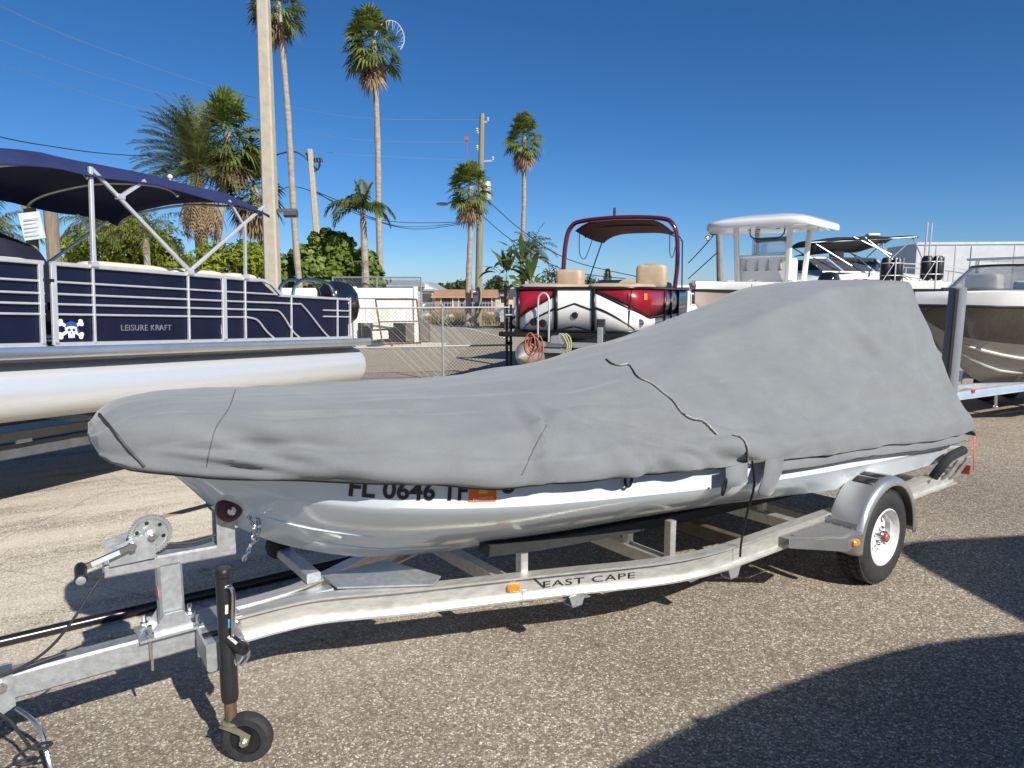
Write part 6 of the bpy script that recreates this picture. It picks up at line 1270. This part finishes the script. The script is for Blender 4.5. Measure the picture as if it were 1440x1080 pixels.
def fan_leaf(b, o, d, L_, Rf, droop, n=15, spread=R(112), rag=.2):
    d = d.normalized(); up = Vector((0, 0, 1)); sd = d.cross(up)
    if sd.length < .1: sd = d.cross(Vector((1, 0, 0)))
    sd.normalize(); nr = sd.cross(d).normalized(); roll = random.uniform(-.6, .6); sd = (sd * math.cos(roll) + nr * math.sin(roll)); 
    end = o + d * L_ + Vector((0, 0, -droop * L_ * .25))
    w_ = .018; b.add([o - sd * w_, o + sd * w_, end + sd * w_ * .7, end - sd * w_ * .7], [(0, 1, 2, 3)])
    nr = sd.cross(d).normalized(); d2 = (d - Vector((0, 0, droop * .35))).normalized()
    for k in range(n):
        ph = spread * (2 * k / (n - 1) - 1); bd = (d2 * math.cos(ph) + sd * math.sin(ph) + nr * (.12 + .25 * abs(math.sin(ph)))).normalized(); ln = Rf * (.72 + .28 * math.cos(ph * .8)) * random.uniform(1 - rag, 1)
        ws = bd.cross(nr).normalized() * Rf * .066; m1 = end + bd * ln * .55 + Vector((0, 0, -droop * ln * .06)); tip = end + bd * ln * .97 + Vector((0, 0, -droop * ln * random.uniform(.22, .5))) + rv(.02)
        b.add([end, m1 - ws, m1 + ws, tip], [(0, 1, 2), (1, 3, 2)])
def frond(b, o, d, L_, n=26, ll=.38, droop=.5, w_=.03, wind=Vector((0, 0, 0)), vshape=.5, hang=.3):
    d = d.normalized(); p = Vector(o); st_ = L_ / n; side0 = d.cross(Vector((0, 0, 1)))
    if side0.length < .1: side0 = Vector((1, 0, 0))
    pts = [p.copy()]; ds = [d.copy()]
    for i in range(n): d = (d + (Vector((0, 0, -droop)) + wind) * (st_ / L_) * (1 + i / n)).normalized(); p = p + d * st_; pts.append(p.copy()); ds.append(d.copy())
    r0 = .025 * L_ / 2
    for i in range(n):
        s_ = ds[i].cross(Vector((0, 0, 1))); s_ = s_.normalized() if s_.length > .05 else side0.normalized(); w0, w1 = r0 * (1 - i / n) + .003, r0 * (1 - (i + 1) / n) + .003
        b.add([pts[i] - s_ * w0, pts[i] + s_ * w0, pts[i + 1] + s_ * w1, pts[i + 1] - s_ * w1], [(0, 1, 2, 3)])
        if i < 2: continue
        up = s_.cross(ds[i]).normalized(); f = math.sin(math.pi * (.12 + .86 * i / n))**.6
        for sg_ in (1, -1):
            ld = (s_ * sg_ + ds[i] * .75 + up * vshape + wind * .6 + rv(.10)).normalized(); l_ = ll * f * random.uniform(.8, 1.1); q = pts[i]; mid = q + ld * l_ * .5; tip = q + ld * l_ + Vector((0, 0, -hang * l_)); ws = ds[i] * w_ * .5
            b.add([q, mid - ws, mid + ws, tip], [(0, 1, 2), (1, 3, 2)])
def trunk(b, pts, r0, r1, n=10):
    P = catmull(pts, 6); k = len(P); b.tube(P, [r0 + (r1 - r0) * i / (k - 1) + .012 * math.sin(i * 2.7) for i in range(k)], n)
def fan_palm(label, base, top, r0, r1, crown, nl, wind, Y, ndead=10, scale=1., full=1., strings=0):
    "base, top: pixels; Y distance"
    bs, tp = at(*base, Y), at(*top, Y); slx = (tp.x - bs.x) / (tp.z - bs.z); gx = bs.x - bs.z * slx; o = thing('palm_tree', label, 'palm tree', (gx, Y, 0)); T = tp - Vector((gx, Y, 0))
    b = B(); trunk(b, [(0, 0, 0), (T.x * .35 - .03, 0, T.z * .33), (T.x * .68 + .04, 0, T.z * .68), T], r0, r1); b.build('trunk', trunk_g, o)
    b = B(); wv = Vector(wind)
    for i in range(nl):
        az = i * 2.39996 + random.uniform(-.2, .2); el = R(82 - 118 * ((i + .5) / nl)**.95 * full); d = Vector((math.cos(az) * math.cos(el), math.sin(az) * math.cos(el), math.sin(el))) + wv * random.uniform(.5, 1.2)
        fan_leaf(b, T + Vector((0, 0, .25 - .5 * i / nl)) * scale, d, crown * random.uniform(.40, .58), crown * random.uniform(.46, .60), .5 + .9 * i / nl)
    b.build('crown', fan_g, o, smooth=0)
    b = B()
    for i in range(ndead):
        az = random.uniform(0, 6.283); el = R(random.uniform(-80, -45)); d = Vector((math.cos(az) * math.cos(el), math.sin(az) * math.cos(el), math.sin(el))) + wv * .5
        fan_leaf(b, T + Vector((0, 0, -.15 - random.uniform(0, .5) * scale)), d, crown * random.uniform(.22, .4), crown * random.uniform(.4, .55), 1.4, 9, R(60))
    b.build('dead_fronds', dead, o, smooth=0)
    if strings:      # one bleached frond blown right over into a hoop, its bare leaflets combing inwards
        b = B(); q = lambda px, py: at(px, py, Y - .4) - Vector((gx, Y, 0)); P = catmull([q(527, 50), q(536, 35), q(548, 29), q(559, 33), q(567, 46), q(568, 60), q(563, 70)], 5); b.tube(P, .016, 5); c0 = q(546, 56)
        for k in range(8, len(P) - 1, 2): d = (c0 - P[k]) * random.uniform(.2, .38) + rv(.04); b.tube([P[k], P[k] + d * .6 + Vector((0, 0, -.03)), P[k] + d + Vector((0, 0, -.12))], [.011, .008, .003], 4)
        b.build('bleached_frond', mat('bleached_stalk', (.55, .52, .45), .8), o, smooth=0)
    return o
WL = (-.42, .05, .15)
fan_palm('tallest palm, its crown cut by the top edge beside the concrete pole', (418, 350), (391, 2), .13, .095, 1.25, 48, WL, 27, 22, .7, strings=0)
fan_palm('tall palm with one bleached frond curled into a hoop', (536, 392), (525, 56), .13, .10, 1.35, 60, WL, 29, 30, 1.1, strings=1)
fan_palm('medium fan palm beside the wooden utility pole', (659, 432), (662, 262), .17, .14, 1.45, 52, (-.30, 0, .1), 38.5, 26, 1.2)
fan_palm('slim fan palm standing clear right of the utility pole', (734, 405), (737, 192), .13, .11, 1.35, 54, (-.12, 0, .25), 41, 24, 1.3)
fan_palm('fan palm right of the large date palm, behind the bimini', (303, 352), (321, 186), .13, .12, 1.4, 54, (-.2, 0, .15), 24, 40, 1.)
fan_palm('fan palm partly hidden by the concrete pole', (370, 352), (357, 262), .17, .16, 1.35, 44, (-.2, 0, .25), 25, 34, 1.)
# large date palm
o = thing('palm_tree', 'large feathery date palm with hanging dead fronds above the bimini', 'palm tree', (at(285, 352, 23).x, 23, 0)); T = at(276, 232, 23) - Vector(o.location)
b = B(); trunk(b, [(0, 0, 0), (-.02, 0, T.z * .5), T + Vector((0, 0, -.5)), T], .20, .19); b.build('trunk', trunk_d, o)
b = B()
for i in range(110):
    az = i * 2.39996; el = R(88 - 100 * ((i + .5) / 110)); d = Vector((math.cos(az) * math.cos(el), math.sin(az) * math.cos(el), math.sin(el))) + Vector((-.28, 0, .12))
    frond(b, T + Vector((0, 0, .3 - .6 * i / 110)), d, random.uniform(1.6, 2.15), 30, .36, .6, .05, Vector((-.25, 0, 0)), .5, .15)
b.build('crown', date_g, o, smooth=0)
b = B()
for i in range(80):
    az = random.uniform(0, 6.283); el = R(random.uniform(-80, -25)); d = Vector((math.cos(az) * math.cos(el), math.sin(az) * math.cos(el), math.sin(el)))
    frond(b, T + Vector((0, 0, -.45 - random.uniform(0, .3))), d, random.uniform(1.2, 1.9), 16, .28, 1.3, .07, Vector((0, 0, 0)), -.3, .8)
b.build('dead_fronds', dead, o, smooth=0)
# foxtail palm
o = thing('palm_tree', 'short palm with arching plume fronds left of the palm with the curled frond', 'palm tree', (at(513, 385, 27).x, 27, 0)); T = at(510, 296, 27) - Vector(o.location)
b = B(); trunk(b, [(0, 0, 0), (.02, 0, T.z * .6), T], .17, .10); b.build('trunk', trunk_g, o); b = B()
for az, el, L_, dr in ((180, 48, 1.75, 1.7), (168, 25, 1.5, 1.5), (0, 40, 1.45, 1.6), (12, 20, 1.3, 1.5), (90, 84, 1.15, .3), (200, 80, 1.1, .3), (20, 74, 1.1, .5), (270, 60, 1.3, 1.6), (320, 35, 1.3, 1.5), (225, 38, 1.5, 1.6), (60, 50, 1.3, 1.5), (130, 60, 1.4, 1.4)):
    a, e = R(az), R(el); frond(b, T, Vector((math.cos(a) * math.cos(e), math.sin(a) * math.cos(e), math.sin(e))), L_, 34, .46, dr, .075, Vector((-.05, 0, 0)), .35, .6)
b.build('crown', fox_g, o, smooth=0); b = B()
for k in range(10): a = k * .63; frond(b, T + Vector((0, 0, -1.9)), Vector((math.cos(a), math.sin(a), .25)), .55, 10, .18, .6, .03)
b.build('seed_cluster', dead, o, smooth=0)
# traveller-type broad leaves and a coconut palm right of the poles
def broad_leaf(b, o, d, L_, W_, droop, tears=7):
    d = d.normalized(); sd = d.cross(Vector((0, 0, 1))); sd = sd.normalized() if sd.length > .05 else Vector((1, 0, 0)); p = Vector(o); N_ = 10; prev = None
    roll = random.uniform(-.7, .7); nr = sd.cross(d); sd = sd * math.cos(roll) + nr * math.sin(roll)
    for i in range(N_ + 1):
        t = i / N_; w_ = W_ * (0.04 if t < .35 else max(.02, math.sin(math.pi * min(1, (t - .33) / .67))**.7)) ; cur = (p - sd * w_ + Vector((0, 0, .12 * w_)), p.copy(), p + sd * w_ + Vector((0, 0, .12 * w_)))
        if prev and random.random() > .12: b.add([*prev, *cur], [(0, 1, 4, 3), (1, 2, 5, 4)])
        prev = cur; d = (d + Vector((0, 0, -droop / N_ * (1 + 2 * t)))).normalized(); p = p + d * L_ / N_
o = thing('palm_tree', 'cluster of broad banana like leaves left of the slim fan palm', 'plant', (at(722, 412, 36).x, 36, 0)); b = B()
stems = [(at(712, 395, 36) - Vector(o.location), 12, 1.9), (at(748, 405, 35.5) - Vector(o.location), 14, 1.8), (at(735, 380, 36.5) - Vector(o.location), 12, 2.0)]
for c_, n_, L_ in stems:
    for k in range(n_ + 9): az = random.uniform(0, 6.28); el = R(random.uniform(15, 88)); broad_leaf(b, c_, Vector((math.cos(az) * math.cos(el), .6 * math.sin(az) * math.cos(el), math.sin(el))) + Vector((-.1, 0, 0)), L_ * random.uniform(.65, 1.1), .16, random.uniform(.5, 1.3))
b.build('crown', bop_g, o, smooth=0); b = B()
for c_, n_, L_ in stems: b.tube([(c_.x, c_.y, 0), c_], .12, 8)
b.build('trunk', trunk_d, o)
o = thing('palm_tree', 'coconut palm behind the slim fan palm trunk', 'palm tree', (at(746, 410, 39).x, 39, 0)); T = at(748, 352, 39) - Vector(o.location); b = B(); trunk(b, [(0, 0, 0), T * .5, T], .18, .12); b.build('trunk', trunk_g, o); b = B()
for i in range(22): az = i * 2.4; el = R(75 - 85 * i / 22); frond(b, T, Vector((math.cos(az) * math.cos(el), math.sin(az) * math.cos(el), math.sin(el))), random.uniform(1.3, 1.7), 22, .40, 1.1, .05, Vector((-.15, 0, 0)), .2, .5)
b.build('crown', fox_g, o, smooth=0)
# feathery fronds in the shrubs and at the left edge
for lab, px, py, Y, n_, L_ in (('young palm arching out of the lime green shrubs', 205, 335, 16, 15, 1.35), ('palm fronds at the left edge above the pontoon boat', -14, 330, 13, 16, 1.0), ('young palm at the left of the lime green shrubs', 128, 318, 15.5, 14, .9)):
    c_ = at(px, py, Y); o = thing('palm_tree', lab, 'palm tree', (c_.x, Y, 0)); T = Vector((0, 0, c_.z)); b = B(); b.tube([(0, 0, 0), T], .07, 8); b.build('trunk', trunk_g, o); b = B()
    for i in range(n_): az = i * 2.4; el = R(80 - 75 * i / n_); frond(b, T, Vector((math.cos(az) * math.cos(el), math.sin(az) * math.cos(el), math.sin(el))), L_ * random.uniform(.8, 1.1), 26, .26, 1.5, .028, Vector((.0, 0, 0)), .15, .6)
    b.build('crown', date_g, o, smooth=0)
def shrub(label, blobs, N, size, m, Y, name='shrub', rnd=False, stems=True):
    "blobs: pixel x, pixel y, pixel radius; spread through depth around Y"
    xs_ = [at(px, py, Y) for px, py, r_ in blobs]; cx = sum(p.x for p in xs_) / len(xs_); o = thing(name, label, 'shrub', (cx, Y, 0)); off = Vector((cx, Y, 0)); b = B(); tot = sum(r_**2 for *_, r_ in blobs); st = B()
    for (px, py, r_), c_ in zip(blobs, xs_):
        rad = r_ / FPX * Y; c_ = c_ - off + Vector((0, random.uniform(-.3, .3), 0)); n_ = int(N * r_ * r_ / tot)
        if stems: st.tube(catmull([(c_.x * .8, c_.y * .5, 0), (c_.x * .9, c_.y, c_.z * .5), c_], 3), [.05, .045, .045, .04, .03, .02, .015], 6)
        for _ in range(n_):
            v = rv(1).normalized(); rr = rad * random.uniform(.3, 1.1)**.6 * (1 + .55 * noise.noise(v * 2.6 + c_ * 1.7)) * (1.25 if random.random() < .07 else 1); p = c_ + Vector((v.x * rr, v.y * rr * .8, v.z * rr)); nrm = (v + rv(.55) + Vector((0, 0, .35))).normalized(); a = nrm.orthogonal().normalized(); q = nrm.cross(a); th = random.uniform(0, 6.28); a, q = a * math.cos(th) + q * math.sin(th), q * math.cos(th) - a * math.sin(th); s_ = size * random.uniform(.6, 1.15)
            if rnd: b.add([p + a * s_ * math.cos(t) + q * s_ * .92 * math.sin(t) + nrm * s_ * .12 * math.cos(2 * t) for t in np.linspace(0, 6.283, 7)[:-1]], [(0, 1, 2, 3, 4, 5)])
            else: b.add([p - a * s_, p + q * s_ * .36, p + a * s_ * 1.1, p - q * s_ * .36], [(0, 1, 2, 3)])
    b.build('crown', m, o, smooth=0)
    if stems: st.build('stem', bark, o)
    return o
shrub('lime green shrubs behind the bimini frame', [(110, 345, 22), (150, 335, 30), (185, 345, 32), (215, 350, 34), (170, 325, 22), (120, 370, 30), (240, 370, 26), (200, 318, 18), (160, 375, 30), (215, 385, 30)], 9000, .085, shrub_y, 16.8)
shrub('paler low shrubs between the bimini struts', [(285, 358, 16), (310, 362, 18), (335, 360, 18), (360, 368, 18), (298, 380, 22), (335, 385, 24), (262, 372, 16)], 4200, .085, shrub_y, 18.5)
shrub('dark round leaved sea grape left of the concrete pole', [(345, 352, 12), (362, 358, 16), (375, 370, 18)], 800, .11, shrub_g, 19, rnd=True)
shrub('tall round leaved sea grape shrub right of the concrete pole', [(403, 378, 16), (424, 366, 15), (449, 350, 15), (468, 342, 14), (482, 356, 17), (440, 380, 24), (474, 384, 24), (410, 402, 24), (460, 329, 8), (444, 336, 8), (490, 340, 7), (480, 332, 7), (430, 352, 8), (450, 410, 26), (490, 405, 22), (412, 358, 8), (496, 366, 9)], 5600, .135, shrub_g, 28, rnd=True)
shrub('lower round leaved sea grape beside the palm trunk', [(504, 374, 13), (516, 362, 10), (522, 384, 14), (500, 398, 18), (510, 354, 6), (524, 404, 18), (508, 388, 14)], 1900, .135, shrub_g, 28, rnd=True)
random.seed(31)
for i, (px, py, r_, Y, lab) in enumerate(((619, 405, 6, 95, 'narrow dark tree left in the distant tree line'), (632, 408, 9, 98, 'low rounded tree behind the terracotta roof'), (645, 404, 9, 92, 'loose tree left of the wooden pole base'), (655, 402, 8, 96, 'spiky tree behind the wooden pole base'), (690, 405, 10, 90, 'tree behind the dark roofed house'), (698, 398, 9, 80, 'tree left of the banana leaves'), (775, 392, 15, 70, 'rounded tree left of the red arch'), (828, 402, 13, 75, 'dark low tree seen under the red arch'), (845, 403, 8, 78, 'small low tree right under the red arch'))):
    shrub(lab, [(px, py, r_), (px + r_ * .6, py + r_ * .7, r_ * .9), (px - r_ * .7, py + r_ * .8, r_ * .8), (px + r_ * .1, py - r_ * .6, r_ * .6)], 700, .26 if r_ < 12 else .2, far_g, Y, 'distant_tree')
# conical pine
c_ = at(854, 412, 80); o = thing('pine_tree', 'small conical pine seen through the red arch', 'tree', (c_.x, 80, 0)); b = B(); b.tube([(0, 0, 0), (0, 0, at(854, 384, 80).z)], [.12, .03], 6); b.build('trunk', bark, o); b = B(); zt = at(854, 378, 80).z
for k in range(900):
    t = random.random()**.8; z = 1.6 + (zt - 1.6) * t; r_ = .62 * (1 - t)**.55 * random.uniform(.4, 1.1); a = random.uniform(0, 6.283); p = Vector((r_ * math.cos(a), r_ * math.sin(a), z)); d = Vector((math.cos(a), math.sin(a), random.uniform(-.2, .5))).normalized() * .22; s_ = d.orthogonal().normalized() * .06; b.add([p - s_, p + s_, p + d], [(0, 1, 2)])
b.build('crown', far_g, o, smooth=0)
# dry grass and scrub along the verge
dry = leaf_mat('dry_grass', (.24, .17, .08), (.42, .33, .17), .7, .3, .9); b = B(); random.seed(5)
for _ in range(9000):
    px = random.uniform(585, 735); Y = random.uniform(41, 57); x = (px - 720) / FPX * Y * 1.0; h = random.uniform(.15, .55) * (1 if px > 600 else .6); a = random.uniform(0, 6.28); s_ = Vector((math.cos(a), math.sin(a), 0)) * .035; lean = Vector((random.gauss(0, .15), random.gauss(0, .15), h)); p = Vector((x, Y, 0)); b.add([p - s_, p + s_, p + lean], [(0, 1, 2)])
tag(b.build('dry_grass', dry, smooth=0), 'dry tawny grass along the far verge', 'grass', kind='stuff')
# pale rocks on the verge
for i, (px, py) in enumerate(((631, 452), (668, 454), (598, 450), (690, 447))):
    p = atg(px, py); b = B(); b.ball((0, 0, .2), .35, 9, 6, (1.3, .9, .7)); b.V = [tuple(Vector(v) * (1 + .25 * noise.noise(Vector(v) * 4 + Vector((i * 3, 0, 0))))) for v in b.V]
    o = tag(b.build('rock', mat('pale_rock', (.50, .46, .40), .9, 0, .15, 3, .3, 9), smooth=25), ['pale rock in the dry grass right of the post', 'pale rock in the dry grass below the wooden pole', 'leftmost pale rock on the dry verge', 'rightmost pale rock on the dry verge'][i], 'rock'); o.location = (p.x, p.y, 0)
